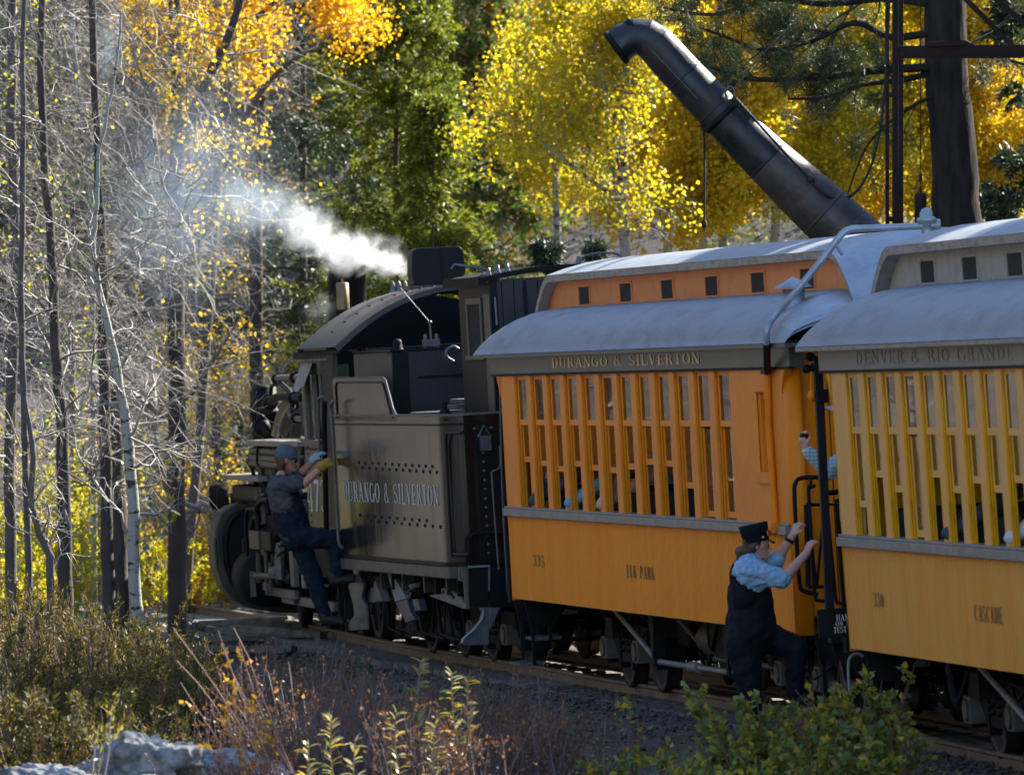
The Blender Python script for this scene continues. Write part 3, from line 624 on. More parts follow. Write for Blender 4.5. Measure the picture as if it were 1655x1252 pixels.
PE = dict(js=.85, L=12.0, x1=.67, wp=.2, ow=.594, pitch=.7985, n=12, low=M_or, up=M_or_up, up2=M_or_end, post=M_or_up, jamb=M_or_j, lb=M_lbd, cl=M_or_cl, endm=M_or_end, eave=M_lbd,
          small=(11.015, 11.56, 2.02, 2.63), open=[2.03, 2.0, 1.955, 2.005, 1.975, 1.96, 1.995, 2.04, 2.03, 1.86, 1.64, 1.64], queen=(5.1, 8.15), clw=[1.65+1.2, 3.9, 5.0, 6.1, 7.2, 8.4, 9.9], bead=.09)
def clx(fr, pxs, z=3.48): return [next(x for x in [fr.inv(p, q, y=-.66).x]) for p, q in pxs]
PE['clw'] = clx(F_elk, [(946, 477), (1013, 472), (1080, 467), (1152, 464), (1227, 460), (1307, 456)])
elk = coach("orange_coach", F_elk, "orange railway coach lettered ELK PARK behind the black tender", PE)
PC = dict(js=.62, L=12.0, x1=.542, wp=.19, ow=.484, pitch=.674, n=16, low=M_ye, up=M_ye_up, up2=M_ye_up, post=M_ye_up, jamb=M_ye_j, lb=M_lbg, cl=M_clgrey, endm=M_ye_j, eave=M_trim,
          open=[1.83, 2.05, 1.95, 1.645, 2.065, 1.965, 2.035, 1.98, 2.05, 2.0], queen=(4.9, 8.2), clw=[0], bead=.105)
PC['clw'] = clx(F_cas, [(1502, 447), (1570, 438), (1643, 431)]) + [8.4, 9.9, 11.0]
cas = coach("yellow_coach", F_cas, "faded yellow coach lettered CASCADE, nearest vehicle at the right", PC)
# lettering
e = F_elk.inv; lettering("DURANGO & SILVERTON", 2.66, 9.1, 2.865, 2.955, -1.2355, M_gold, elk)
lettering("335", 1.15, 1.72, 1.11, 1.215, -1.22, M_lblk, elk); lettering("ELK PARK", 5.45, 6.68, 1.098, 1.20, -1.22, M_lblk, elk)
lettering("330", 1.04, 1.45, 1.126, 1.23, -1.22, M_lblk, cas); lettering("CASCADE", 4.56, 5.48, 1.115, 1.225, -1.22, M_lblk, cas)
lettering("DENVER & RIO GRANDE", 1.06, 6.5, 2.862, 2.95, -1.2355, M_lgry, cas)
# bright metal patch on the rear hood of the orange coach
# rain / heater pipe that climbs the orange coach and bends over its roof
pts = [(11.33, -1.25, 1.45), (11.33, -1.25, 2.0), (11.33, -1.25, 2.8), (11.33, -1.27, 2.98)]
MB().tube([e(1254, 850, y=-1.25), e(1243, 690, y=-1.25), e(1240, 600, y=-1.25)], .028, 8).build("pipe_orange_part", M_or_end, elk).name = "side_pipe"
X = 11.3
MB().tube([e(1240, 600, y=-1.27), e(1239, 556, y=-1.375)], .029, 8).build("side_pipe_dark_part", M_blk, elk).name = "side_pipe"
X = 12.3; path = bend([e(1239, 556, y=-1.375), e(1240, 532, y=-1.37), e(1251, 511, y=-1.30), e(1275, 484, y=-1.19), e(1300, 455, x=X), e(1340, 405, x=X), e(1355, 385, x=X), e(1372, 371, x=X), e(1400, 369, x=X), e(1450, 367, x=X), e(1490, 365, x=X)], 5)
pp = MB().tube(path, .027, 8).build("roof_pipe", M_pipe, elk)
vv = e(1498, 365, x=X); mb = MB(); mb.lathe([(.0, -.14), (.06, -.14), (.06, -.09), (.045, -.08), (.045, .02), (.075, .03), (.075, .06), (.05, .07), (.05, .10), (.03, .13), (0, .14)], vv, (0, 0, 1), 14); mb.lathe([(.0, -.1), (.05, -.1), (.05, -.07), (.035, -.06), (.035, 0)], vv, (0, -1, 0), 12); mb.cyl(vv+Vector((0,0,-.35)), vv+Vector((0,0,-.1)), .035); mb.build("valve", M_pipe, pp)
MB().tube([e(1350, 392, x=X), e(1357, 405, x=X), e(1362, 412, x=X)], .016, 6).build("pipe_strut", M_pipe, elk)
for py in (558, 600): q = e(1240, py, y=-1.25); MB().box(q.x-.08, q.x+.08, -1.285, -1.24, q.z-.02, q.z+.02).build("pipe_clip", M_blk, elk)
q = e(1254, 852, y=-1.25); MB().box(q.x-.1, q.x+.1, -1.29, -1.24, q.z-.04, q.z+.04).lathe([(0,-.05),(.05,-.05),(.05,.05),(0,.05)], q, (0,-1,0), 10).build("pipe_flange", M_or_end, elk)
# tin chimney
mb = MB(); o0 = e(1284, 497, x=11.9); mb.lathe([(.085, -.02), (.085, .14), (.075, .14)], o0, (0, 0, 1), 16); mb.lathe([(.15, .15), (.14, .165), (.0, .235)], o0, (0, 0, 1), 16); mb.lathe([(.15, .15), (0, .15)], o0, (0, 0, 1), 16)
mb.build("chimney", M_pipe, elk)
MB().box(o0.x-.02, o0.x+.02, o0.y-.10, o0.y-.06, o0.z-.12, o0.z+.02).build("chimney_bracket", M_blkm, elk)
# bright hood patch
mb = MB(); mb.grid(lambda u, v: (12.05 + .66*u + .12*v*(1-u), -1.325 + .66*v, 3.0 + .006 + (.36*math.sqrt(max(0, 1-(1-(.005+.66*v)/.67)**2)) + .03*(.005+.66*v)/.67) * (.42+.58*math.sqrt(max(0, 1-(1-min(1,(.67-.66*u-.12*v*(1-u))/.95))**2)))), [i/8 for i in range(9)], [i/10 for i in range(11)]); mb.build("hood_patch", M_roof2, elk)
# gate rails and end post between the coaches
def img_tube(fr, pxs, x, r, name, m, parent, sm=4): return MB().tube(bend([fr.inv(a, b, x=x) for a, b in pxs], sm), r, 7).build(name, m, parent)
img_tube(F_elk, [(1322, 771), (1295, 772), (1286, 780), (1284, 800), (1289, 900), (1293, 945), (1300, 955), (1322, 960)], 12.45, .017, "grab_rail", M_blkm, elk)
img_tube(F_elk, [(1318, 785), (1310, 786), (1307, 795), (1312, 880), (1317, 960), (1324, 970), (1336, 970)], 12.62, .014, "grab_rail", M_blkm, elk)
img_tube(F_elk, [(1310, 772), (1311, 790)], 12.5, .012, "grab_rail", M_blkm, elk)
img_tube(F_cas, [(1362, 793), (1345, 794), (1337, 800), (1338, 830), (1350, 960), (1356, 973), (1372, 976)], -.62, .014, "grab_rail", M_blkm, cas)
img_tube(F_cas, [(1352, 815), (1356, 880), (1362, 955)], -.60, .012, "grab_rail", M_blkm, cas)
img_tube(F_cas, [(1340, 815), (1362, 815)], -.61, .009, "grab_rail", M_blkm, cas)
a = F_cas.inv(1321, 575, x=-.55); b = F_cas.inv(1341, 985, x=-.55)
MB().add([(x_, p.y+dy, p.z) for p in (b, a) for x_, dy in ((-.58, -.03), (-.52, -.03), (-.52, .03), (-.58, .03))], [(0,1,5,4), (1,2,6,5), (2,3,7,6), (3,0,4,7), (0,3,2,1), (4,5,6,7)]).build("end_post", M_blk, cas)
q = F_cas.inv(1328, 640, x=-.55); MB().box(-.60, -.50, q.y-.045, q.y+.045, q.z-.05, q.z+.05).build("post_clamp", M_blkm, cas, bevel=.008)
# X braced gate panel behind the conductor's hands
ga = [F_elk.inv(a_, b_, x=12.40) for a_, b_ in ((1303, 815), (1332, 815), (1334, 948), (1306, 948))]
mb = MB()
for i in range(4): mb.tube([ga[i], ga[(i+1) % 4]], .014, 5)
mb.tube([ga[0], (ga[2]+ga[3])/2], .012, 5); mb.tube([ga[1], (ga[2]+ga[3])/2], .012, 5); mb.tube([ga[0], ga[3]], .022, 5); mb.build("gate", M_blk, elk)
# brake test plate
a = F_cas.inv(1321, 985, x=-.66); b = F_cas.inv(1378, 1027, x=-.66)
pl = MB().box(-.69, -.66, a.y, b.y+.3, b.z, a.z).build("plate", M_blk, cas, bevel=.004)
def endtext(txt, x0p, x1p, y0p, y1p):
    a_ = F_cas.inv(x0p, y0p, x=-.66); b_ = F_cas.inv(x1p, y1p, x=-.66); mb = MB(); tot = sum(glyph(c)[1] for c in txt); x = 0
    for c in txt:
        P, w = glyph(c)
        for k, qd in enumerate(P): mb.add([(-.656 + .0005*(k % 4), a_.y + (x+u)/tot*(b_.y-a_.y), b_.z + v*(a_.z-b_.z)) for u, v in qd], [(0,1,2,3)])
        x += w
    mb.build("lettering", M_wht, pl)
endtext("HAND", 1351, 1380, 993, 1001); endtext("ON AIR", 1350, 1384, 1004.5, 1008.5); endtext("TEST", 1347, 1369, 1013, 1021)
# marker lamp, air hose, coupler between coaches
mb = MB(); q = F_cas.inv(1312, 640, x=-.6); mb.ball(q, .035, 8, (1, 1, 1.3)); mb.tube([q, q+Vector((0, 0, .08)), F_cas.inv(1311, 595, x=-.6)], .008, 5); mb.build("cord_handle", M_or_end, cas)
mb = MB(); rr = random.Random(2)
for k in range(7): q = F_cas.inv(1302+k*3, 575+rr.uniform(0, 22), x=-.6); mb.ball(q, .035, 6)
mb.build("hood_fittings", M_blkm, cas)
MB().box(12.7, 13.3, -.10, .10, .58, .78).box(13.15, 13.4, -.16, .16, .55, .82).build("coupler", M_blkm, elk, bevel=.02)
MB().box(-1.35, -.75, -.10, .10, .58, .78).build("coupler", M_blkm, cas, bevel=.02)
MB().tube(bend([(12.8, -.25, .7), (13.0, -.28, .45), (13.2, -.28, .25), (13.45, -.25, .45), (13.6, -.22, .7)], 5), .025, 7).build("air_hose", M_rope, elk)
img_tube(F_cas, [(1373, 1120), (1371, 1080), (1374, 1062), (1385, 1056), (1395, 1060)], -.3, .012, "uncoupling_lever", M_rod, cas)
# ================================================================ TENDER
def crop(ox, oy, s, pts): return [(ox + x / s, oy + y / s) for x, y in pts]
def plate_px(fr, pts, y, th, name, m, parent, bevel=.004):
    q = [fr.inv(a, b, y=y) for a, b in pts]; return MB().prism([(p.x, p.z) for p in q], 'y', y, y + th).build(name, m, parent, bevel=bevel)
def rear_px(fr, pts, x, th, name, m, parent, bevel=.004):
    q = [fr.inv(a, b, x=x) for a, b in pts]; return MB().prism([(p.y, p.z) for p in q], 'x', x - th, x).build(name, m, parent, bevel=bevel)
def rivets(pts, nrm, r, name, m, parent):
    mb = MB(); nrm = Vector(nrm)
    for p in pts: mb.lathe([(r, -.001), (r*.9, r*.35), (r*.5, r*.62), (.0008, r*.7)], p, nrm, 6)
    return mb.build(name, m, parent, kind="stuff")
ten = thing("tender", "glossy black locomotive tender lettered DURANGO & SILVERTON", "tender", F_ten.loc, F_ten.rot)
LT = 5.03; hw = 1.3
pl = [(-LT, -hw), (-.2, -hw)] + [(-.2 + .2*math.sin(R_(a)), -hw + .2 - .2*math.cos(R_(a))) for a in range(15, 91, 15)]
pl = pl + [(x, -y) for x, y in pl[::-1]]
mb = MB(); mb.prism(pl, 'z', 1.05, 2.40); mb.build("tank", M_tend, ten)
def ring(pl, z0, z1, out, name, m):
    cx_, cy_ = -2.5, 0; mb = MB(); k = len(pl); V = []
    for i in range(k):
        p = Vector(pl[i]); a = Vector(pl[i-1]); b = Vector(pl[(i+1) % k]); t = ((p-a).normalized() + (b-p).normalized()).normalized(); n = Vector((t.y, -t.x)); o = p + n*out; q = p - n*.02
        V += [(o.x, o.y, z0), (o.x, o.y, z1), (q.x, q.y, z1), (q.x, q.y, z0)]
    mb.add(V, [(i*4+j, i*4+(j+1) % 4, ((i+1) % k)*4+(j+1) % 4, ((i+1) % k)*4+j) for i in range(k) for j in range(4)]); return mb.build(name, m, ten)
ring(pl, 2.352, 2.372, .006, "seam_strip", M_blk); ring(pl, 2.40, 2.452, .0, "coaming", M_tend); ring(pl, 2.438, 2.462, .014, "rim_bead", M_frame); ring(pl, 1.052, 1.085, .022, "bottom_angle", M_blk)
wing = [(-LT, 2.40), (-LT, 2.80), (-4.93, 2.815), (-2.62, 2.81), (-2.52, 2.78), (-2.24, 2.51), (-2.12, 2.455), (-2.0, 2.44), (-2.0, 2.40)]
for sgn in (-1, 1):
    a, b = sorted((sgn*hw, sgn*(hw-.03))); MB().prism(wing, 'y', a, b).build("wing_plate", M_tend, ten)
    MB().tube([(x, sgn*(hw+.004), z) for x, z in [(-4.86, 2.42), (-4.86, 2.74), (-4.80, 2.775), (-2.66, 2.77), (-2.56, 2.74), (-2.28, 2.47), (-2.2, 2.43)]], .010, 5).build("edge_bead", M_blk, ten)
    MB().tube([(x, sgn*(hw-.01), z) for x, z in wing[:-1]], .013, 5).build("rim_bead", M_cabs, ten)
MB().box(-LT, -.05, -1.27, 1.27, 2.401, 2.415).build("deck", M_blkm, ten)
e = F_ten.inv
pts = []
for (xa, ya, xb, yb, n) in ((580, 747, 699, 753.5, 12), (586, 755, 706, 763, 12), (582, 832, 690, 841, 10), (600, 841, 712, 851, 10)):
    for i in range(n): t = i/(n-1); q = e(xa+(xb-xa)*t, ya+(yb-ya)*t, y=-hw); pts.append((q.x, -hw, q.z))
rivets(pts, (0, -1, 0), .019, "side_rivet_rows", M_blk, ten)
lettering("DURANGO & SILVERTON", -4.78, -.30, 1.61, 1.80, -hw, M_silv, ten)
pts = [(0, -1.0 + .16*i, 2.31) for i in range(13)] + [(0, -.93, 1.15 + .085*i) for i in range(13)] + [(0, -.62, 1.3 + .17*i) for i in range(6)] + [(0, .6, 1.15 + .085*i) for i in range(13)] + [(-.05, -1.16, 1.15+.1*i) for i in range(12)]
rivets(pts, (1, 0, 0), .017, "end_rivets", M_steel, ten)
MB().box(0.0, .006, -1.0, 1.0, 1.10, 2.26).build("end_plate", M_tback, ten)
# tender corner handrails, lamp bracket, tall thin pipe
def etube(fr, pxs, r, name, m, parent, k=6, sm=4, **ax): return MB().tube(bend([fr.inv(a, b, **ax) for a, b in pxs], sm), r, k).build(name, m, parent)
etube(F_ten, [(745, 700), (725, 700), (721, 706), (723, 760), (730, 885), (734, 895), (757, 896)], .014, "handrail", M_blk, ten, y=-1.27)
etube(F_ten, [(733, 698), (751, 698)], .02, "rail_bracket", M_blkm, ten, y=-1.24); etube(F_ten, [(738, 896), (760, 896)], .02, "rail_bracket", M_blkm, ten, y=-1.24)
etube(F_ten, [(760, 930), (758, 880), (762, 866), (772, 862), (818, 862)], .017, "handrail", M_blkm, ten, x=.25)
etube(F_ten, [(785, 910), (783, 878), (788, 868), (818, 867)], .012, "handrail", M_blkm, ten, x=.25)
etube(F_ten, [(806, 920), (800, 840), (795, 770), (796, 762), (806, 757), (809, 750), (808, 720)], .010, "lift_rod", M_frame, ten, x=.45)
etube(F_ten, [(821, 960), (812, 800), (807, 600), (803, 570)], .010, "lift_rod", M_frame, ten, x=.5)
mb = MB(); q = e(783, 705, x=.02); mb.tube([q+Vector((0, -.06, 0)), q+Vector((0, 0, .10)), q+Vector((0, .06, 0)), q+Vector((0, -.06, 0))], .010, 5); mb.box(q.x, q.x+.05, q.y-.05, q.y+.05, q.z-.13, q.z); mb.build("lamp_bracket", M_steel, ten)
# coal bunker standing on the deck
mb = MB(); bx0, bx1, by = -5.25, -3.42, 1.03; bz = 3.05
for a in ((bx0, bx1, -by, -by+.03), (bx0, bx1, by-.03, by), (bx1-.03, bx1, -by+.031, by-.031)): mb.box(a[0], a[1], a[2], a[3], 2.416, bz)
mb.build("coal_bunker", mat("bunker_blue_black", (.010, .016, .024), .45, col2=(.028, .03, .032), scale=4, stretch=(1, 1, .4)), ten, bevel=.012)
MB().box(bx0, bx1+.012, -by-.012, -by+.04, bz+.001, bz+.02).box(bx1-.04, bx1+.012, -by+.041, by, bz+.001, bz+.02).build("bunker_rim", M_blk, ten)
MB().box(bx1+.001, bx1+.02, -by+.25, by, 2.78, 2.80).box(bx1+.001, bx1+.03, -by, -by+.16, 2.42, 3.04).build("bunker_rib", M_blk, ten)
stc = MB(); rr = random.Random(8)
for i in range(160): stc.ball((rr.uniform(-5.1, -3.55), rr.uniform(-.9, .9), rr.uniform(2.75, 2.98)), rr.uniform(.04, .09), 5, (rr.uniform(.7, 1.2), rr.uniform(.7, 1.2), .8))
stc.build("coal", M_blkm, ten, kind="stuff")
q = e(587, 567, y=-.95); mb = MB(); mb.tube([(q.x+.11*math.cos(a), -.97, q.z-.01+.06*math.sin(a)) for a in [i*math.pi/6 for i in range(13)]], .028, 6); mb.build("lifting_eye", M_blkm, ten)
q = e(643, 562, x=-3.5); MB().lathe([(.10, -.05), (.07, -.02), (.045, 0), (.045, .06), (.03, .085), (0, .09)], (q.x, q.y, 3.08), (0, 0, 1), 12).build("cap_fitting", M_blkm, ten)
mb = MB(); q = e(697, 560, x=-3.6)
for dy in (-.06, .06): mb.tube([(q.x, q.y+dy, 3.06), (q.x, q.y+dy*.9, 3.20)], .016, 5)
mb.box(q.x-.04, q.x+.04, q.y-.08, q.y+.08, 3.08, 3.15); mb.tube([(q.x, q.y, 3.15), (q.x, q.y, 3.30)], .01, 5); mb.ball((q.x, q.y, 3.31), .025, 6); mb.tube([(q.x, q.y, 3.31), (q.x-.25, q.y-.22, 3.66)], .006, 4); mb.build("gauge_fitting", M_steel, ten)
etube(F_ten, [(733, 584), (722, 576), (722, 566), (733, 560), (741, 564)], .016, "bent_bar", M_steel, ten, x=-3.3)
for k, (xa, xb, ya, yb, za) in enumerate(((-2.6, -1.9, -1.05, -.55, 2.42), (-2.2, -1.6, -.78, -.12, 2.42), (-2.3, -1.7, -.80, -.10, 2.475), (-2.15, -1.6, -.75, -.15, 2.53))): MB().box(xa, xb, ya, yb, za, za+.045).build("deck_board", mat("slate_timber", (.05, .055, .06), .7, col2=(.09, .09, .09), scale=9), ten, bevel=.008)
q = e(719, 665, x=-1.2); MB().ball((q.x, q.y, 2.45), .06, 8).cyl((q.x, q.y, 2.42), (q.x, q.y, 2.56), .025, k=8).build("water_valve", M_blkm, ten)
# doghouse
dx0, dx1, dy0, dy1, dz0, dz1 = -1.46, -.10, -.76, .62, 2.42, 3.66
mb = MB(); mb.box(dx0, dx1-.03, dy0, dy1, dz0, dz1); dog = mb.build("doghouse", M_blk, ten)
n = 12
for i in range(n):
    a = dy0 + (dy1-dy0)*i/n; MB().box(dx1-.03+.001, dx1-.006+.003*(i % 2), a+.004, a+(dy1-dy0)/n-.004, dz0, dz1+.02).build("wall_board", mat("black_boards", (.012, .014, .018), .5, col2=(.03, .03, .032), scale=5, stretch=(1, 1, .2)), dog)
MB().box(dx1-.02, dx1+.012, dy0, dy0+.07, dz0, dz1+.02).box(dx1-.02, dx1+.012, dy0+.32, dy0+.35, dz0, dz1).build("corner_trim", M_blk, dog)
mb = MB(); mb.box(dx0+.35, dx0+.42, dy0-.02, dy0, 2.98, 3.52).box(dx0+.95, dx0+1.02, dy0-.02, dy0, 2.98, 3.52).box(dx0+.42, dx0+.95, dy0-.02, dy0, 3.46, 3.52).box(dx0+.30, dx0+1.07, dy0-.035, dy0, 2.94, 2.98); fr_ = mb.build("window", M_cabs, dog, bevel=.004)
MB().box(dx0+.42, dx0+.95, dy0-.008, dy0-.002, 2.985, 3.455).build("pane", M_grime, fr_)
MB().box(dx0+1.1, dx1-.0, dy0-.012, dy0, dz0, 3.55).build("side_panel", M_cabs, dog)
mb = MB(); ysg = [dy0-.10, dy0-.06] + [dy0 + (dy1-dy0)*i/8 for i in range(9)] + [dy1+.1]
rz = lambda y: 3.70 + .085*(1 - ((y-(dy0+dy1)/2)/((dy1-dy0)/2+.1))**2)
mb.grid(lambda x, y: (x, y, rz(y)), [dx0-.12, dx1+.08], ysg); mb.grid(lambda x, y: (x, y, rz(y)-.05), [dx1+.08, dx0-.12], ysg)
for xx in (dx0-.12, dx1+.08): mb.add([(xx, y, rz(y)-d) for y in ysg for d in (0, .05)], [(2*i, 2*i+1, 2*i+3, 2*i+2) for i in range(len(ysg)-1)])
mb.box(dx0-.12, dx1+.08, dy0-.12, dy0-.095, 3.63, 3.71); mb.build("roof", M_blkm, dog)
mb = MB()
for yy in (dy0, dy0+.09, dy0+.18, .1): mb.lathe([(.03, 0), (.02, .03), (.015, .07), (0, .075)], (dx1, yy, rz(yy)), (0, 0, 1), 8)
mb.tube([(dx1-.1, dy0-.05, 3.72), (dx1-.1, dy0-.02, 3.80), (dx1-.1, dy0-.30, 3.84), (dx1-.1, dy0-.33, 3.80)], .011, 5); mb.tube([(dx1-.1, dy0-.30, 3.84), (dx1-.1, dy0+.08, 3.76)], .012, 5)
mb.tube(bend([(dx0+.6, .28, 3.77), (dx0+.6, .35, 3.86), (dx0+.6, .62, 3.87), (dx0+.6, .72, 3.80)], 4), .011, 5); mb.build("roof_grab_iron", M_steel, dog)
etube(F_ten, [(803, 525), (800, 480)], .010, "stay_pipe", M_rod, ten, x=-.02); 
for yy in (-.5, .35): MB().tube([(dx0+.9, yy, 3.75), (dx0+.9, yy-.01, 4.5)], .003, 4).build("aerial", M_cable, dog)
# frame beam and running gear
MB().box(-LT-.02, -.03, -1.315, -1.12, .935, 1.045).box(-LT-.02, -.03, 1.12, 1.315, .935, 1.045).build("side_beam", M_frame, ten, bevel=.01)
MB().box(-LT, -.05, -.9, .9, .72, 1.04).build("frame", M_blkm, ten)
for i in range(9): MB().box(-4.6+i*.5, -4.55+i*.5, -1.12, -.9, .75, .93).build("frame_rib", M_cabs if i % 2 else M_blkm, ten)
truck(ten, -4.0, 1.5, .06); truck(ten, -1.25, 1.5, .06)
MB().box(-.05, .42, -1.1, 1.1, .72, 1.02).build("end_beam", M_blk, ten, bevel=.01); MB().box(.42, 1.1, -.1, .1, .62, .82).build("coupler", M_blkm, ten)
O2 = (540, 880, 5.707)
plate_px(F_ten, crop(*O2, [(165,190),(240,190),(222,262),(275,370),(252,480),(288,560),(300,780),(105,795),(125,735),(185,645),(178,560),(128,380),(180,290)]), -1.18, .03, "footplate_bracket", M_steel, ten)
plate_px(F_ten, crop(*O2, [(215,488),(365,285),(437,522),(290,547)]), -1.10, .10, "sand_scoop", M_rod, ten, .012)
plate_px(F_ten, crop(*O2, [(218,484),(360,300),(368,325),(240,495)]), -1.115, .012, "scoop_slot", M_blkm, ten, 0)
plate_px(F_ten, crop(*O2, [(488,258),(520,270),(585,350),(668,500),(560,530)]), -1.10, .05, "splash_guard", M_blue, ten, .01)
plate_px(F_ten, crop(*O2, [(560,530),(668,500),(700,620),(745,690),(660,722),(620,640)]), -1.09, .06, "splash_guard", M_steel, ten, .01)
plate_px(F_ten, crop(*O2, [(715,500),(765,498),(795,605),(745,615)]), -1.12, .08, "hanger_box", M_steel, ten, .01)
plate_px(F_ten, crop(*O2, [(683,365),(745,352),(740,395),(715,412),(685,390)]), -1.12, .06, "bracket", M_rod, ten, .01)
etube(F_ten, crop(*O2, [(700,410),(672,460),(690,475),(712,440),(690,500)]), .008, "chain", M_rod, ten, y=-1.13)
plate_px(F_ten, crop(*O2, [(860,470),(925,455),(985,450),(985,400),(1005,398),(1090,430),(1165,470),(1190,540),(1230,560),(1210,598),(1000,520)]), -1.08, .12, "journal_lid", M_rod, ten, .01)
for c_ in ([(1000,415),(1015,440),(1000,455)], [(1075,440),(1110,480),(1095,500),(1068,460)]): plate_px(F_ten, crop(*O2, c_), -1.088, .006, "slot", M_blkm, ten, 0)
rear_px(F_ten, crop(*O2, [(1150,200),(1235,200),(1235,345),(1250,590),(1215,590),(1195,345),(1150,330)]), .47, .03, "step_bracket", M_frame, ten)
rear_px(F_ten, crop(*O2, [(1238,205),(1425,195),(1425,570),(1248,575)]), .46, .04, "step_panel", M_blk, ten)
rear_px(F_ten, crop(*O2, [(1425,190),(1445,190),(1440,430),(1425,430)]), .49, .03, "panel_edge", M_steel, ten)
rear_px(F_ten, crop(*O2, [(1238,195),(1440,185),(1440,205),(1238,215)]), .49, .03, "panel_edge", M_blue, ten)
rear_px(F_ten, crop(*O2, [(1446,250),(1660,250),(1660,570),(1430,572)]), .44, .03, "step_panel", M_blk, ten)
rear_px(F_ten, crop(*O2, [(1345,575),(1430,575),(1428,920),(1215,928),(1168,912),(1180,865),(1270,780),(1345,690),(1362,630)]), .47, .03, "rerail_casting", M_steel, ten)
rear_px(F_ten, crop(*O2, [(1436,576),(1540,576),(1500,650),(1470,740),(1436,780)]), .46, .03, "rerail_casting", M_steel, ten)
etube(F_ten, crop(*O2, [(1345,590),(1375,600),(1365,680),(1290,780),(1200,860),(1180,905)]), .008, "casting_edge", M_pipe, ten, x=.482)
rr = random.Random(5); mb = MB()
for k in range(9):
    xa = rr.uniform(-4.4, -.9); mb.tube([(xa, -.98, .9), (xa+rr.uniform(-.3,.3), -.98, .35), (xa+rr.uniform(.3, .9), -.98, .30)], rr.uniform(.010, .02), 5)
mb.build("brake_rigging", M_blkm, ten)

# ================================================================ LOCOMOTIVE
loc = thing("steam_locomotive", "black steam locomotive numbered 473 leading the train past bare trees", "locomotive", F_loc.loc, F_loc.rot)
e = F_loc.inv; yc = -1.2
xf_ = e(488, 640, y=yc).x; xr_ = e(542, 640, y=yc).x
wx0, wx1 = e(494, 640, y=yc).x, e(522, 640, y=yc).x; zs_ = 3.12
win = (wx0+.1, wx1-.05, 2.2, 2.86)
for sgn in (-1, 1):
    a, b = sorted((sgn*1.2, sgn*1.16)); mb = MB(); mb.box(xf_, win[0], a, b, 1.25, zs_).box(win[1], xr_, a, b, 1.25, zs_).box(win[0], win[1], a, b, 1.25, win[2]).box(win[0], win[1], a, b, win[3], zs_); mb.build("cab_side", M_cabs, loc)
    mb = MB(); w4 = win; mb.box(w4[0]-.03, w4[0]+.03, sgn*1.205-.02, sgn*1.205+.02, w4[2], w4[3]).box(w4[1]-.03, w4[1]+.03, sgn*1.205-.02, sgn*1.205+.02, w4[2], w4[3]).box((w4[0]+w4[1])/2-.03, (w4[0]+w4[1])/2+.03, sgn*1.195-.02, sgn*1.195+.02, w4[2], w4[3]).box(w4[0]-.05, w4[1]+.05, sgn*1.23-.05, sgn*1.23+.03, w4[2]-.05, w4[2]-.001)
    wf = mb.build("cab_window", M_frame, loc); MB().box(w4[0]+.03, (w4[0]+w4[1])/2-.03, sgn*1.19-.004, sgn*1.19+.004, w4[2], w4[3]).build("pane", M_pane, wf)
MB().box(win[1]-.05, xr_-.02, -1.205, -1.201, 1.3, 3.05).build("cab_corner_strip", M_blk, loc)
pts = []
for px in (493, 525, 539):
    for i in range(24): z = 1.35 + i*.07; q = e(px, 640, y=yc); pts.append((q.x, yc, z))
for i in range(18): pts.append((xf_ + .08 + i*(xr_-xf_)/18, yc, 3.02)); pts.append((xf_ + .08 + i*(xr_-xf_)/18, yc, 2.1))
rivets(pts, (0, -1, 0), .014, "cab_rivets", M_blk, loc)
q0, q1 = e(497, 800, y=yc), e(529, 800, y=yc); lettering("473", q0.x, q1.x, 1.46, 1.79, yc, M_silv, loc)
# canvas awning at the cab window
mb = MB(); mb.grid(lambda u, v: (win[0]-.1+u*(win[1]-win[0]-.3), -1.23-.10*v, 2.98-.26*v-.03*math.sin(u*5)*v), [i/6 for i in range(7)], [i/4 for i in range(5)]); mb.build("window_awning", mat("pale_canvas", (.40, .37, .30), .8, col2=(.2, .19, .16), scale=6), loc)
# cab roof
rf0, rf1 = e(484, 552, y=-1.3).x, e(545, 556, y=-1.3).x + .05
zr = lambda y: 3.13 + .545 * (1 - abs(y/1.33) ** 2.15)
ysr = [-1.335, -1.32, -1.28, -1.22, -1.14, -1.04, -.92, -.8, -.66, -.5, -.3, -.1, .1, .3, .5, .66, .8, .92, 1.04, 1.14, 1.22, 1.28, 1.32, 1.335]
nx = [rf0 + (rf1-rf0)*i/6 for i in range(7)]
mb = MB(); mb.grid(lambda x, y: (x, y, zr(y)), nx, ysr); mb.grid(lambda x, y: (x, y*.975, zr(y)-.05), nx[::-1], ysr)
for xx in (rf0, rf1): mb.add([p for y in ysr for p in ((xx, y, zr(y)), (xx, y*.975, zr(y)-.05))], [(2*i, 2*i+1, 2*i+3, 2*i+2) for i in range(len(ysr)-1)])
M_croof = mat("cab_roof_grey", (.024, .026, .030), .45, col2=(.055, .052, .050), scale=3, bump=.2, bscale=30); mb.build("cab_roof", M_croof, loc)
MB().grid(lambda x, y: (x, y, zr(y) - (.02 if x < rf1 + .01 else .14)), [rf1+.004, rf1+.006], ysr[1:-1]).build("roof_arch", M_blk, loc)
pts = [(x, y, zr(y)+.001) for x in (rf0+.1, (rf0+rf1)/2-.04, (rf0+rf1)/2+.04) for y in [-1.15+i*.13 for i in range(12)]]; rivets(pts, (0, -.3, 1), .016, "roof_rivets", M_blk, loc)
MB().prism([(xf_, 3.0), (xf_, 3.13), (xr_+.02, 3.13), (xr_+.02, 3.0)], 'y', -1.27, -1.201).build("eave_plate", M_frame, loc)
mb = MB()
for i in range(26): x = xf_ + .05 + i*(xr_-xf_)/26; mb.box(x, x+.03, -1.276, -1.269, 3.02, 3.10)
mb.build("eave_bolts", M_blk, loc, kind="stuff")
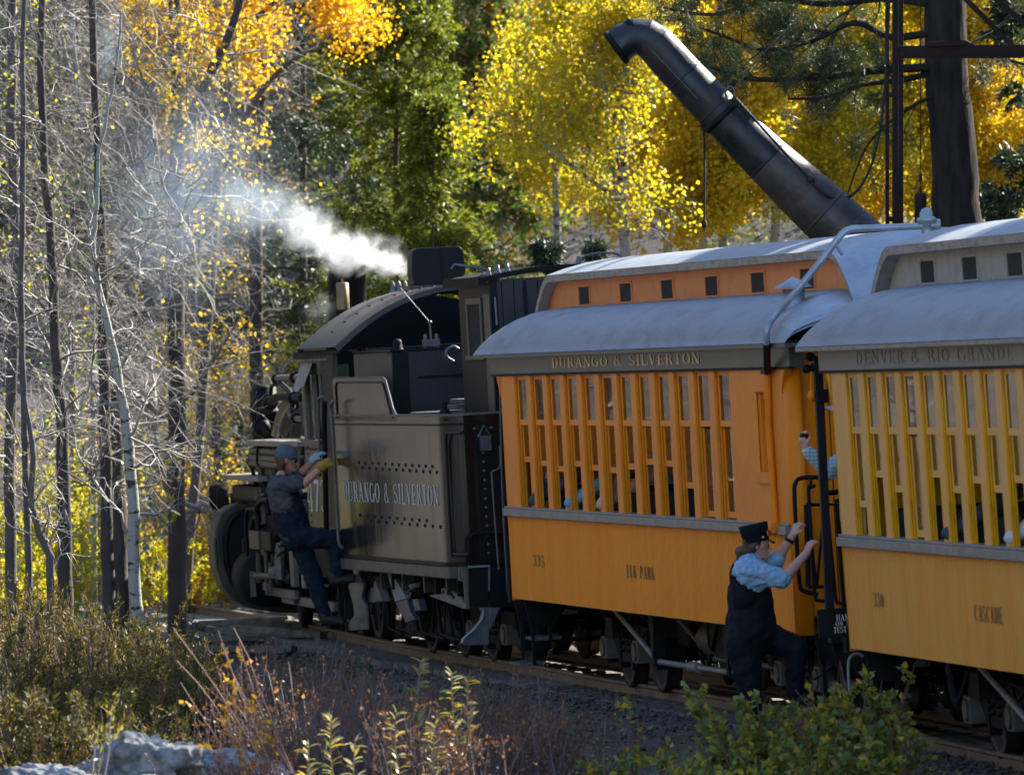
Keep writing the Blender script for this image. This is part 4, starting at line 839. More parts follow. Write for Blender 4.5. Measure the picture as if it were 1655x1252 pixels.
# cab interior
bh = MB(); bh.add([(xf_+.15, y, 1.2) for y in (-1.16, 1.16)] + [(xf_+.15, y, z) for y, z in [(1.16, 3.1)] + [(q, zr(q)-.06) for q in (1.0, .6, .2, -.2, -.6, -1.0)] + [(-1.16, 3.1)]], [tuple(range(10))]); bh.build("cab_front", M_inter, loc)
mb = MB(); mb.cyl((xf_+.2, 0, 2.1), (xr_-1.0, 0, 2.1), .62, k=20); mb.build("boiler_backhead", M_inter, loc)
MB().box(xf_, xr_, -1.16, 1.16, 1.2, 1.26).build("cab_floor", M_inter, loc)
mb = MB()
for y, z in ((-.3, 2.85), (-.12, 2.9), (.1, 2.86), (.3, 2.8)): mb.lathe([(0, 0), (.07, 0), (.08, -.02), (.08, -.06)], (xr_-.85, y, z), (1, 0, 0), 14)
mb.tube([(xr_-.3, -1.0, 3.08), (xr_-.3, .9, 3.10)], .010, 5); mb.build("gauges_and_rods", M_steel, loc)
MB().box(xr_-.9, xr_-.88, -1.1, -.93, 2.7, 2.95).build("green_card", mat("green_enamel", (.12, .3, .14), .5), loc)
# ventilator lid, pop valves, generator, stack, domes, boiler
vp = e(709, 434, x=-1.0)
pr_ = []
for (cx_, cy_, a0) in ((-.20, .08, 180), (.0, 0, 0)): pass
hw2, zt, zb = .265, 4.075, 3.70; rr_ = .07; yc2 = vp.y
poly = [(yc2-hw2*.96, zb), (yc2-hw2-.01, zb+.12)] + [(yc2-hw2+rr_-rr_*math.cos(R_(a)), zt-rr_+rr_*math.sin(R_(a))) for a in range(0, 91, 18)] + [(yc2+hw2-rr_+rr_*math.sin(R_(a)), zt-rr_+rr_*math.cos(R_(a))) for a in range(0, 91, 18)] + [(yc2+hw2+.01, zb+.12), (yc2+hw2*.8, zb)]
MB().prism(poly, 'x', -1.35, -1.0).build("roof_ventilator", M_blk, loc, bevel=.01); MB().box(-1.0, -.992, yc2+.02, yc2+.035, zb, zt-.02).build("ventilator_seam", M_blkm, loc)
MB().box(-1.4, -.9, yc2-.32, yc2+.32, 3.60, 3.70).build("ventilator_base", M_croof, loc)
mb = MB()
for px in (636, 646, 656): q = e(px, 478, x=-3.0); mb.lathe([(.04, -.05), (.035, .03), (.02, .05), (.02, .09), (.008, .10), (0, .13)], (q.x, q.y, 3.66), (0, 0, 1), 10)
mb.build("pop_valves", M_steel, loc)
q = e(555, 500, x=-3.2); q2 = e(553, 458, x=-3.2); MB().lathe([(.068, 0), (.068, (q2-q).length), (.05, (q2-q).length+.01), (0, (q2-q).length+.01)], q, (q2-q), 16).cyl(q2, q2+Vector((0, 0, .05)), .012, k=6).build("whistle_pipe", mat("brass_brown", (.26, .17, .08), .5, metal=.5, col2=(.16, .10, .06), scale=6), loc)
q = e(562, 520, x=-8.2); q2 = e(561, 425, x=-8.2); L_ = (q2-q).length; MB().lathe([(.21, 0), (.205, L_-.06), (.24, L_-.05), (.24, L_), (.17, L_), (.17, L_-.3)], q, q2-q, 28).build("smokestack", M_blkm, loc)
q = e(608, 500, x=-4.6); MB().lathe([(.36, -.6), (.36, -.1), (.30, .0), (.18, .06), (0, .08)], (q.x, q.y+.1, q.z), (0, 0, 1), 24).build("steam_dome", M_steel, loc)
byc = e(562, 560, x=-8.2).y; bzc = 2.12
mb = MB(); prof = [(.70, -2.0), (.70, -4.5), (.64, -5.5), (.62, -8.7), (.58, -8.75), (0, -8.8)]; mb.lathe([(r, -x) for r, x in prof], (0, 0, bzc), (-1, 0, 0), 32); mb.build("boiler", M_blkm, loc)
for x in (-3.0, -3.9, -4.8, -5.7, -6.6, -7.5): mb = MB(); mb.lathe([(.712, -.04), (.712, .04)], (x, 0, bzc), (1, 0, 0), 32); mb.build("boiler_band", M_cabs, loc)
# piping beside the boiler
def PT(px, r, nm, m, y=-1.05, k=7): return etube(F_loc, px, r, nm, m, loc, k=k, y=y)
PT([(445, 612), (452, 611), (488, 610)], .035, "steam_pipe", M_frame); PT([(447, 612), (456, 622), (470, 636), (474, 660)], .03, "steam_pipe", M_blk)
PT([(436, 668), (438, 630), (441, 622), (447, 619)], .022, "steam_pipe", M_blk); PT([(420, 700), (422, 668), (434, 652), (447, 642), (462, 641), (488, 643)], .045, "injector_pipe", M_blkm)
PT([(446, 700), (455, 670), (468, 650), (476, 636)], .055, "injector_pipe", M_cabs, -.98); PT([(459, 700), (466, 676), (478, 656)], .04, "injector_pipe", M_blkm, -1.0); PT([(490, 676), (478, 676), (470, 672), (468, 664)], .032, "injector_pipe", M_frame)
PT([(430, 640), (424, 660), (419, 684), (416, 700)], .03, "steam_pipe", M_blkm, -.9)
for px, py, r in ((447, 612, .05), (477, 610, .055), (474, 643, .06), (478, 676, .05), (436, 652, .07), (425, 690, .10)): q = e(px, py, y=-1.05); MB().ball((q.x, q.y, q.z), r, 8, (1.6, 1, 1)).cyl((q.x-.06, q.y, q.z), (q.x+.06, q.y, q.z), r*1.15, k=8).build("valve_body", M_blkm, loc)
q = e(430, 670, y=-.8); MB().lathe([(.14, -.35), (.16, -.3), (.16, -.02), (.18, 0), (.18, .05), (.13, .06), (.13, .3), (0, .33)], q, (0, 0, 1), 16).build("air_pump", M_blkm, loc)
a = e(404, 705, y=-1.15); b = e(487, 716, y=-1.15); MB().box(a.x, b.x, -1.2, -.75, b.z-.04, a.z-.04).build("running_board", mat("worn_board_grey", (.26, .25, .21), .5, col2=(.15, .14, .12), scale=5), loc, bevel=.008)
MB().box(a.x+.1, b.x, -1.1, -.75, 1.75, b.z-.05).build("board_bracket", M_blk, loc)
a = e(366, 766, y=-1.15); b = e(424, 775, y=-1.15); MB().box(a.x, b.x, -1.2, -.7, b.z-.02, a.z).build("running_board", MATS["worn_board_grey"], loc, bevel=.008)
for py in (727, 739, 748): PT([(408, py), (420, py+1), (452, py+4)], .042, "cooling_pipe", M_frame, -1.12)
PT([(417, 716), (415, 745), (417, 752)], .012, "pipe_clamp", M_blk, -1.17); PT([(408, 739), (404, 744), (404, 749), (409, 751)], .04, "cooling_pipe", M_blk, -1.12)
PT([(425, 752), (430, 790), (436, 830)], .03, "drop_pipe", M_blkm, -1.1); PT([(438, 752), (443, 780)], .02, "drop_pipe", M_frame, -1.1)
MB().box(e(372, 800, y=-1).x, xf_, -1.0, 1.0, .75, 1.55).build("frame", M_blkm, loc)
mb = MB(); a = e(374, 780, y=-1.1); b = e(424, 812, y=-1.1); mb.box(a.x, b.x, -1.1, -.7, b.z, a.z-.02); mb.build("valve_chest", M_blk, loc, bevel=.03)
for q_, r in (((352, 802), .10), ((360, 806), .07)): q = e(*q_, y=-1.1); MB().lathe([(r*.8, -.14), (r, -.1), (r, .1), (r*.6, .13), (0, .14)], q, (0, 0, 1), 12).build("marker_lamp", M_blkm, loc)
for x in (-2.9, -4.2, -5.5, -6.8):
    for sgn in (-1, 1):
        mb = MB(); R0 = .56; d = (0, sgn, 0); o = (x, sgn*.457, R0+.06); mb.lathe([(0, .07), (.10, .07), (.11, .02), (R0*.80, .0), (R0*.82, .05), (R0, .05), (R0, -.05), (R0+.03, -.07), (R0*.8, -.07), (0, -.06)], o, d, 28)
        w_ = mb.build("driving_wheel", M_wheel, loc); ms = MB()
        for k in range(10): an = k*math.pi/5; ms.tube([(x+.1*math.cos(an), sgn*.50, R0+.06+.1*math.sin(an)), (x+R0*.82*math.cos(an), sgn*.50, R0+.06+R0*.82*math.sin(an))], .028, 5)
        ms.build("spokes", M_wheel, w_)
    MB().cyl((x, -.9, .62), (x, .9, .62), .07).build("axle", M_blkm, loc)
for sgn in (-1, 1):
    y = sgn*.95; MB().box(-6.9, -2.8, y-.03, y+.03, .40, .50).build("side_rod", M_steel, loc, bevel=.01); MB().box(-8.1, -5.4, y*1.06-.03, y*1.06+.03, .47, .57).build("main_rod", M_steel, loc, bevel=.01)
    MB().lathe([(.0, -.42), (.30, -.42), (.33, -.36), (.33, .36), (.30, .42), (0, .42)], (-8.2, sgn*.98, .66), (1, 0, 0), 24).build("cylinder", M_blkm, loc); MB().lathe([(0, -.36), (.2, -.36), (.2, .36), (0, .36)], (-8.2, sgn*.9, 1.18), (1, 0, 0), 20).build("valve_chamber", M_blkm, loc)
q0 = e(409, 856, y=-1.15); q1 = e(442, 890, y=-1.15); MB().box(q0.x, q0.x+.8, -1.2, -.9, q1.z, q0.z).build("tool_box", M_cabs, loc, bevel=.01); MB().box(q0.x+.81, q1.x, -1.18, -.9, q1.z, q0.z).build("tool_box", M_blk, loc, bevel=.01)
PT([(400, 960), (400, 905), (398, 860), (399, 826), (404, 822), (414, 823)], .02, "ladder_rail", M_blk, -1.2); PT([(418, 855), (416, 822), (424, 808), (434, 808)], .03, "ladder_rail", M_blk, -1.15); PT([(428, 845), (427, 815)], .03, "steam_pipe", M_frame, -1.1)
for pts_, m_, r in (([(418, 892), (419, 940)], M_frame, .03), ([(430, 892), (432, 960)], M_frame, .022), ([(442, 895), (441, 945)], M_cabs, .03), ([(405, 930), (450, 931)], M_frame, .035), ([(398, 950), (412, 948)], M_steel, .03), ([(452, 900), (454, 935)], M_steel, .05)): PT(pts_, r, "valve_gear_rod", m_, -1.15)
q = e(455, 925, y=-1.1); MB().lathe([(0, -.5), (.07, -.5), (.09, -.45), (.09, .1), (0, .14)], q, (1, 0, 0), 16).build("lubricator", mat("blue_grey_iron", (.05, .07, .09), .4), loc); q = e(412, 948, y=-1.1); MB().lathe([(0, -.12), (.09, -.12), (.09, .12), (0, .12)], q, (0, -1, 0), 14).build("crosshead", M_steel, loc)
rr = random.Random(61)
M_fit = [M_blkm, M_frame, M_cabs, M_blkm, M_steel, mat("brass_brown", (.26, .17, .08), .5, metal=.5, col2=(.16, .10, .06), scale=6)]
for k in range(46):
    xa = rr.uniform(-8.6, -2.9); za = rr.uniform(.45, 1.75); ya = rr.uniform(-1.18, -.98); m_ = rr.choice(M_fit)
    if k % 3 == 0: MB().tube(bend([(xa, ya, za), (xa + rr.uniform(-.3, .3), ya-.02, za + rr.uniform(.05, .3)), (xa + rr.uniform(.2, .9), ya, za + rr.uniform(.1, .5))], 4), rr.uniform(.012, .028), 6).build("pipe", m_, loc)
    elif k % 3 == 1: MB().lathe([(0, -.07), (.03, -.07), (.035, -.03), (.055, -.02), (.055, .02), (.035, .03), (.03, .08), (0, .085)], (xa, ya, za), (0, rr.uniform(-.3, .3), 1), 10).build("fitting", m_, loc)
    else: MB().box(xa, xa + rr.uniform(.08, .35), ya-.03, ya+.03, za, za + rr.uniform(.05, .4)).build("bracket", m_, loc, bevel=.006)
# plough
ol = [(395, 812), (372, 818), (357, 829), (349, 848), (345.5, 878), (349, 915), (360, 947), (377, 968), (400, 981), (440, 989), (495, 991)]
bx = -9.25
q = [e(a, b, x=bx) for a, b in ol]; q += [Vector((bx, 1.2, q[-1].z)), Vector((bx, 1.2, q[0].z))]
MB().prism([(p.y, p.z) for p in q], 'x', bx-.55, bx).build("plough_blade", M_cabs, loc, bevel=.02)
c_ = (440, 895); q = [e(c_[0]+(a-c_[0])*.86, c_[1]+(b-c_[1])*.90, x=bx+.01) for a, b in ol]; q += [Vector((bx, 1.1, q[-1].z)), Vector((bx, 1.1, q[0].z))]
MB().prism([(p.y, p.z) for p in q], 'x', bx+.001, bx+.012).build("plough_back", M_blk, loc); 
mb = MB(); mb.tube([e(c_[0]+(a-c_[0])*.80, c_[1]+(b-c_[1])*.84, x=bx+.03) for a, b in ol[1:-1]], .03, 6); mb.build("plough_rib", M_blkm, loc)
for k, (a, b) in enumerate((((349, 868), (352, 912)), ((353.5, 862), (357.5, 905)), ((358, 858), (362, 898)))): MB().tube([e(*a, x=bx+.012), e(*b, x=bx+.012)], .007, 4).build("plough_slot", M_blk, loc)
q = e(460, 985, x=bx+.5); MB().lathe([(0, .0), (.36, 0), (.36, .1), (0, .1)], (-8.6, -.457, .42), (0, -1, 0), 24).build("pilot_wheel", M_wheel, loc)
PT([(372, 850), (385, 840), (392, 860), (388, 885)], .03, "coupling_gear", M_cabs, -1.0)
for px, py in ((376, 852), (386, 872), (380, 885), (390, 892)): q = e(px, py, y=-1.0); MB().ball(q, .06, 6).build("coupling_gear", M_blkm, loc)
# cab steps and hand rails
for (a, b) in (((540, 942), (580, 947)), ((528, 1004), (570, 1009)), ((520, 880), (560, 884))):
    q = e(*a, y=-1.22); MB().box(q.x, q.x+.45, -1.34, -1.08, q.z-.03, q.z).build("cab_step", M_blkm, loc, bevel=.006)
MB().box(.05, .08, -1.3, -1.1, .30, 1.3).box(.45, .48, -1.3, -1.1, .30, 1.3).build("step_hanger", M_blkm, loc)
PT([(517, 770), (516, 700), (515, 650), (518, 642), (524, 641)], .016, "grab_rail", M_frame, -1.3)
etube(F_ten, [(553, 884), (547, 870), (542, 780), (537, 690), (534, 660), (536, 650), (541, 648)], .017, "grab_rail", M_frame, ten, y=-1.38)
etube(F_ten, [(528, 875), (526, 780), (524, 680), (525, 650)], .03, "cab_curtain_pole", M_blkm, ten, y=-1.25)
MB().box(.1, .35, -1.16, 1.16, 1.15, 2.0).build("gangway_apron", M_blkm, loc)

# ================================================================ WATER SPOUT, TOWER
YS = 78.0; U = YS / F
def S(px, py, dy=0): return at(px, py, YS + dy)
spout = thing("water_spout", "long dark sheet iron water spout raised diagonally above the train", "water spout", S(1400, 400))
inv_ = Matrix.Translation(-spout.location)
def SL(px, py, dy=0): return S(px, py, dy) - spout.location
segs = [((1400, 410), 52), ((1363, 372), 48.5), ((1331, 342), 46.5), ((1300, 314), 44.5), ((1240, 258), 39.5), ((1196, 215), 37), ((1155, 174), 34.5), ((1105, 122), 33.5), ((1058, 70), 32.5)]
for i, ((a, ra), (b, rb)) in enumerate(zip(segs[:-1], segs[1:])):
    A = SL(*a); B = SL(*b); d = (B - A).normalized(); mb = MB(); mb.lathe([(ra*U, -.006), (ra*U*1.004, 0), (rb*U, (B-A).length)], A, d, 36)
    mb.build("spout_section", M_spout_lo if i < 4 else M_spout, spout)
    if i in (2, 4, 6, 7): mb = MB(); mb.lathe([(ra*U+.001, -.02), (ra*U+.006, -.018), (ra*U+.006, .002), (ra*U, .004)], A, d, 36); mb.build("seam_band", M_spout if i > 2 else M_spout_lo, spout)
elb = [((1058, 70), 32.5), ((1043, 61), 31), ((1026, 59), 30), ((1010, 66), 29.5), ((997, 77), 29.5)]
tang = [(-1, -1.0), (-1, -.42), (-1, .12), (-1, .62), (-1, .72)]
rings = []
for ((p, r), t) in zip(elb, tang):
    c0 = SL(*p); d = Vector((t[0], 0, -t[1])).normalized(); n = Vector((0, 1, 0)); b = d.cross(n); rings.append([c0 + (n*math.cos(2*math.pi*k/36) + b*math.sin(2*math.pi*k/36))*r*U for k in range(36)])
for a, b in zip(rings[:-1], rings[1:]): MB().add(a + b, [(k, (k+1) % 36, 36+(k+1) % 36, 36+k) for k in range(36)], True).build("elbow_section", M_spout, spout)
c0 = SL(997, 77); d = Vector((-1, 0, -.72)).normalized(); MB().lathe([(29.5*U, -.02), (30.8*U, -.02), (30.8*U, .03), (28*U, .03), (28*U, -.25)], c0, d, 36).build("spout_mouth", M_blkm, spout)
A = SL(1395, 405); d = (SL(1363, 372) - A).normalized(); MB().lathe([(53*U, -.05), (56*U, -.05), (56*U, .0), (51*U, .01)], A + d*.04, d, 36).build("base_flange", M_rust, spout)
A = SL(1168, 188); d = (SL(1155, 174) - A).normalized(); MB().lathe([(35.5*U, -.03), (37.2*U, -.03), (37.2*U, .03), (35.5*U, .03)], A, d, 36).build("lifting_collar", M_blk, spout)
MB().tube(bend([SL(1184, 160, -.25), SL(1188, 148, -.25), SL(1180, 140, -.25), SL(1173, 148, -.25), SL(1176, 162, -.25), SL(1184, 160, -.25)], 4), .012, 5).build("shackle", M_cable, spout)
mb = MB(); 
for k in range(6): p = SL(1188+k*4.2, 162+k*4.6, -.28); mb.ball(p, .035, 6)
mb.build("rope_knot", M_rope, spout)
MB().tube(bend([SL(1186, 160, -.28), SL(1215, 188, -.28), SL(1262, 240, -.29), SL(1290, 270, -.3), SL(1310, 292, -.3), SL(1330, 312, -.3), SL(1350, 321, -.2), SL(1372, 318, -.1), SL(1392, 300, 0), SL(1410, 262, .1), SL(1424, 200, .2), SL(1432, 120, .3), SL(1436, 40, .4), SL(1438, -60, .5)], 6), .014, 6).build("rope", M_rope, spout)
q = SL(1311, 291, -.3); MB().ball(q, .04, 6, (1, 1, .7)).build("rope_knot", M_rope, spout)
mb = MB(); mb.tube([SL(1132, 202, -.1), SL(1138, 205), SL(1139, 290), SL(1138, 374)], .011, 5); mb.ball(SL(1138, 208), .035, 6); mb.ball(SL(1138, 362), .03, 6, (1, 1, 1.6)); mb.build("pull_rope", M_rope, spout)
MB().tube([SL(1186, 145, -.2), SL(1225, 95, 0), SL(1300, 20, .4), SL(1370, -60, .8)], .007, 4).build("lifting_cable", M_cable, spout)
pts = []
MB().tube([SL(1046, 74, -.17), SL(1128, 160, -.2)], .006, 4).build("seam_weld", M_cable, spout)

tower = thing("steel_tower", "dark rusty steel frame of the water tank standing behind the spout", "steel frame", (at(1441, 668, 79.2).x, 79.2, -.2))
def TW(px, py, Y=79.2): return at(px, py, Y) - tower.location
def beam(a, b, w, name, m=M_rust, h=None):
    d = (b - a).normalized(); n = Vector((0, 1, 0)) if abs(d.y) < .9 else Vector((1, 0, 0)); s_ = d.cross(n).normalized(); n = s_.cross(d); h = h or w; V = []
    for p in (a, b):
        for u, v in ((-1, -1), (1, -1), (1, 1), (-1, 1)): V.append(p + s_*u*w/2 + n*v*h/2)
    return MB().add(V, [(0,1,2,3)[::-1], (4,5,6,7), (0,1,5,4), (1,2,6,5), (2,3,7,6), (3,0,4,7)]).build(name, m, tower, bevel=.004)
gz0 = -tower.location.z
for (px, Y) in ((1441, 79.2), (1905, 79.2), (1441*1.0+10, 82.2), (1870, 82.2)):
    a = at(px, 668, Y) - tower.location; a.z = -.3
    if (px, Y) == (1441, 79.2):
        beam(Vector((a.x-.037, 0, -.3)), Vector((a.x-.045, 0, 8.6)), .035, "post", h=.10); beam(Vector((a.x+.045, 0, -.3)), Vector((a.x+.042, 0, 8.6)), .045, "post", h=.10)
        for zz in (1.5, 2.6, 3.9, 4.4, 5.6, 6.8): MB().box(a.x-.06, a.x+.07, -.06, -.052, zz, zz+.05).build("batten_plate", M_rust, tower)
    else: beam(a, a + Vector((0, 0, 8.9)), .11, "post")
beam(TW(1446, 81), TW(1905, 76), .075, "cross_beam"); beam(TW(1500, 72), TW(1560, 70), .05, "cross_beam", h=.15)
beam(TW(1552, -10), TW(1640, 78), .05, "brace"); beam(TW(1590, -20), TW(1690, 70), .05, "brace"); beam(TW(1451, 90, 82.2), TW(1870, 88, 82.2), .06, "cross_beam"); beam(TW(1446, -150), TW(1905, -150), .12, "cross_beam")
beam(TW(1441, -150), TW(1451, -150, 82.2), .12, "cross_beam"); beam(TW(1905, -150), TW(1870, -150, 82.2), .12, "cross_beam"); beam(TW(1446, 400), TW(1905, 405), .07, "cross_beam")
cw = tag(MB().lathe([(0, -.16), (.055, -.16), (.058, -.15), (.058, .13), (.05, .15), (.012, .155), (.012, .20), (0, .2)], (0, 0, 0), (0, 0, 1), 16).tube([(0, 0, .2), (0, 0, 2.9)], .006, 4).tube([(0, 0, .26), (0, 0, .34)], .016, 6).build("counterweight", M_rust), "rusty cylindrical counterweight hanging on a thin cable beside the pine trunk", "counterweight"); cw.location = at(1488, 338, 78.6)
mb = MB(); mb.lathe([(.13, -.6), (.13, .02), (.15, .03), (.15, .07), (0, .08)], (0, 0, 0), (0, 0, 1), 16); mb.cyl((-.3, 0, -.05), (.3, 0, -.05), .05); o = mb.build("standpipe", M_rust); o.location = at(1478, 380, 79.0); mb = None
tag(o, "rusty capped standpipe rising just behind the coach roof", "pipe")
# ================================================================ PEOPLE
M_ovl = mat("navy_overalls", (.006, .012, .024), .85, spec=.2, col2=(.012, .021, .035), scale=12, bump=.3, bscale=40)
M_wsh = mat("grey_work_shirt", (.060, .064, .066), .9, spec=.2, col2=(.090, .094, .094), scale=14, bump=.3, bscale=50)
M_cap = mat("grey_cap_cloth", (.07, .10, .125), .85, bump=.3, bscale=80)
M_hair = mat("brown_hair", (.07, .035, .018), .6, col2=(.14, .07, .03), scale=30, stretch=(1, 1, .2))
M_boot = mat("dark_boot_leather", (.016, .014, .013), .6)
M_glv = mat("yellow_leather_glove", (.42, .22, .015), .7, col2=(.30, .15, .01), scale=20)
M_glg = mat("grey_glove", (.30, .36, .40), .8)
def P_(Y): return lambda px, py, dy=0.0: at(px, py, Y + dy)
def person(label, Y, px, py_feet): return thing("person", label, "person", at(px, py_feet, Y))
def rel(o, f): return lambda *a: f(*a) - o.location
# --- engineman climbing at the cab steps
Y1 = 81.0; man = person("person in grey cap and dark overalls climbing at the cab, yellow glove on rail", Y1, 505, 1005); p = rel(man, P_(Y1))
f = Vector((1, .12, -.06)).normalized(); H = p(463, 744)
arm = [(p(456,786,-.16), p(490,782,-.22), .058, .047), (p(490,782,-.22), p(526,750,-.25), .046, .034)]
arm2 = [(p(466,780,.16), p(487,764,.10), .05, .042), (p(487,764,.10), p(512,738,.02), .042, .032)]
fuse("body", head_caps(H, f, 1.04) + [(p(455,768), p(452,785), .058, .07), (p(455,790), p(475,850), .12, .12)] + arm + arm2, M_skin, man, .011, 2)
fuse("glove", hand_caps(p(522,752,-.25), (1, 0, .30), (-.3, -.5, 1), 1.5, .8, 1)+[(p(520,754,-.25), p(531,747,-.25), .055, .05)], M_glv, man, .008, 1, label="yellow leather glove gripping the tender rail")
fuse("glove", hand_caps(p(505,744,.02), (.75, 0, .85), (-.5, -.5, 1), .95, .8, -1)+[(p(505,744,.02), p(512,737,.02), .042, .04)], M_glg, man, .008, 1, label="grey glove on the cab rail")
fuse("shirt", [(p(457,782,-.10), p(462,782,.12), .085, .085), (p(452,790,-.05), p(462,830,0), .135, .135), (p(458,790,.06), p(468,830,.03), .13, .13), (p(462,830), p(474,862), .13, .14), (p(452,784,-.14), p(482,780,-.215), .092, .078), (p(452,790,-.12), p(462,815,-.1), .09, .10), (p(464,781,.15), p(483,768,.12), .078, .066), (p(455,773), p(452,780), .068, .085)], M_wsh, man, .012, 2, .045, .05)
fuse("overalls", [(p(464,835,-.02), p(482,866), .150, .165), (p(472,812,-.03), p(478,845,-.02), .115, .13), (p(473,800,-.02), p(474,815,-.02), .075, .09),
     (p(482,866,-.08), p(543,872,-.12), .115, .095), (p(543,872,-.12), p(546,928,-.12), .088, .066), (p(482,870,.06), p(506,930,.02), .115, .092), (p(506,930,.02), p(524,990,0), .088, .064)], M_ovl, man, .013, 2, .05, .08)
mb = MB(); 
for dy in (-.12, .08): mb.tube(bend([p(440,800,dy*1.0), p(444,776,dy), p(460,774,dy*1.3), p(474,800,dy)], 4), .018, 5)
mb.build("overall_straps", M_ovl, man)
for a, b in (((524,1000,0), (552,1004,0)), ((540,938,-.12), (572,934,-.12))): fuse("boot", [(p(a[0]-2, a[1]-8, a[2]), p(*a), .058, .055), (p(*a), p(*b), .055, .045)], M_boot, man, .012, 2)
fuse("hair", [(H+Vector((-.045, 0, .02)), H+Vector((-.05, 0, -.055)), .078, .05), (H+Vector((-.02, -.055, .02)), H+Vector((-.03, -.06, -.03)), .045, .03)], M_hair, man, .010, 2)
c1 = fuse("cap", [(H+Vector((-.018, 0, .062)), H+Vector((.012, 0, .055)), .104, .098), (H+Vector((-.02, 0, .10)), H+Vector((.0, 0, .10)), .075, .07)], M_cap, man, .010, 2)
mb = MB(); mb.grid(lambda u, v: H + Vector((.07 + .115*u*(1-.25*v*v), v*.085, .058 - .012*u - .02*v*v)), [i/5 for i in range(6)], [i/4 for i in range(-4, 5)]); mb.grid(lambda u, v: H + Vector((.07 + .115*u*(1-.25*v*v), v*.085, .050 - .012*u - .02*v*v)), [i/5 for i in range(6)], [i/4 for i in range(-4, 5)]); mb.build("cap_brim", M_cap, man)
add_face(man, H, f, 1.04, True)
# --- conductor
M_vest = mat("black_vest", (.003, .005, .010), .75, spec=.2, col2=(.008, .010, .015), scale=9, bump=.2, bscale=40)
M_bls = mat("light_blue_shirt", (.26, .44, .62), .85, spec=.2, col2=(.34, .50, .66), scale=7, bump=.25, bscale=25)
Y2 = 61.5; con = person("person in a black conductor cap and vest with light blue sleeves, boarding the orange coach", Y2, 1222, 1205); p = rel(con, P_(Y2))
f = Vector((1, .10, -.02)).normalized(); H = p(1223, 881)
arm = [(p(1206,921,-.17), p(1266,936,-.20), .050, .046), (p(1266,936,-.20), p(1304,893,-.12), .049, .031)]
arm2 = [(p(1233,918,.16), p(1258,900,.12), .055, .045), (p(1258,900,.12), p(1282,864,.05), .043, .029)]
fuse("body", head_caps(H, f, .98) + [(p(1216,902), p(1213,920), .055, .075), (p(1213,925), p(1216,990), .12, .14)] + arm + arm2 + hand_caps(p(1303,894,-.12), (.35, 0, .8), (-.8, -.6, .2), .95, 1.3, 1) + hand_caps(p(1281,865,.05), (.35, 0, .8), (-.8, -.6, .2), .95, 1.3, -1), M_skin2, con, .0085, 2)
MB().lathe([(.036, -.014), (.040, -.01), (.040, .01), (.036, .014)], p(1276,873,.07), (.5, -.03, .85), 14).build("wristwatch", M_rope, con)
fuse("shirt", [(p(1205,920,-.165), p(1262,935,-.2), .098, .080), (p(1232,918,.15), p(1256,903,.12), .078, .066), (p(1209,915,-.07), p(1222,912,.08), .095, .09), (p(1216,904), p(1214,912), .068, .085), (p(1206,930,-.15), p(1220,940,-.15), .09, .08)], M_bls, con, .0095, 1, .045, .045)
fuse("vest", [(p(1205,925,-.07), p(1208,960,-.06), .125, .14), (p(1217,925,.08), p(1217,960,.06), .12, .135), (p(1210,960), p(1214,985), .17, .178), (p(1214,985), p(1212,1012), .178, .19), (p(1196,912,-.05), p(1196,930,-.06), .05, .085), (p(1195,930,-.12), p(1202,965,-.12), .075, .10), (p(1222,935,-.05), p(1226,975,-.04), .10, .12)], M_vest, con, .013, 3, .02, .12)
fuse("trousers", [(p(1213,1008,-.02), p(1213,1025,0), .195, .19), (p(1200,1030,-.09), p(1210,1105,-.10), .135, .10), (p(1210,1105,-.10), p(1222,1195,-.10), .095, .068), (p(1226,1025,.08), p(1286,1047,.02), .13, .10), (p(1286,1047,.02), p(1284,1118,.02), .095, .07)], M_vest, con, .013, 2, .045, .09)
for a, b in (((1222,1203,-.1), (1246,1208,-.1)), ((1284,1126,.02), (1308,1130,.02))): fuse("shoe", [(p(*a), p(*b), .05, .04)], M_boot, con, .012, 2)
fuse("hair", [(H+Vector((-.03, 0, .02)), H+Vector((-.05, 0, -.035)), .088, .062), (H+Vector((-.07, 0, -.04)), H+Vector((-.125, -.01, -.045)), .045, .038), (H+Vector((-.125, -.01, -.045)), H+Vector((-.135, -.01, -.11)), .04, .018), (H+Vector((.0, -.055, .03)), H+Vector((-.03, -.06, -.01)), .04, .035)], mat("auburn_hair", (.13, .055, .025), .5, col2=(.07, .03, .015), scale=30), con, .009, 2, .01, .02)
ax = Vector((-.22, 0, 1)).normalized(); mb = MB(); mb.lathe([(.098, -.02), (.101, 0), (.101, .035), (.104, .04), (.112, .112), (.108, .118), (0, .12)], H + Vector((-.005, 0, .045)), ax, 28); cp = mb.build("cap", M_vest, con)
mb = MB(); mb.grid(lambda u, v: H + Vector((.085 + .06*u*(1-.35*v*v), v*.075, .055 - .028*u - .015*v*v)), [i/4 for i in range(5)], [i/4 for i in range(-4, 5)]); mb.build("cap_peak", mat("patent_black", (.01, .01, .01), .15), con)
mb = MB(); mb.ball(H + Vector((.045, -.095, .063)), .012, 8); mb.build("cap_button", mat("brass", (.7, .45, .12), .3, metal=.9), con); mb = MB(); mb.box(-.002, .002, -.03, .03, -.02, .02); o = mb.build("cap_badge", MATS["brass"], con); o.location = H + Vector((.088, -.035, .095)); o.rotation_euler = (0, -.2, -.35)
add_face(con, H, f, .98)
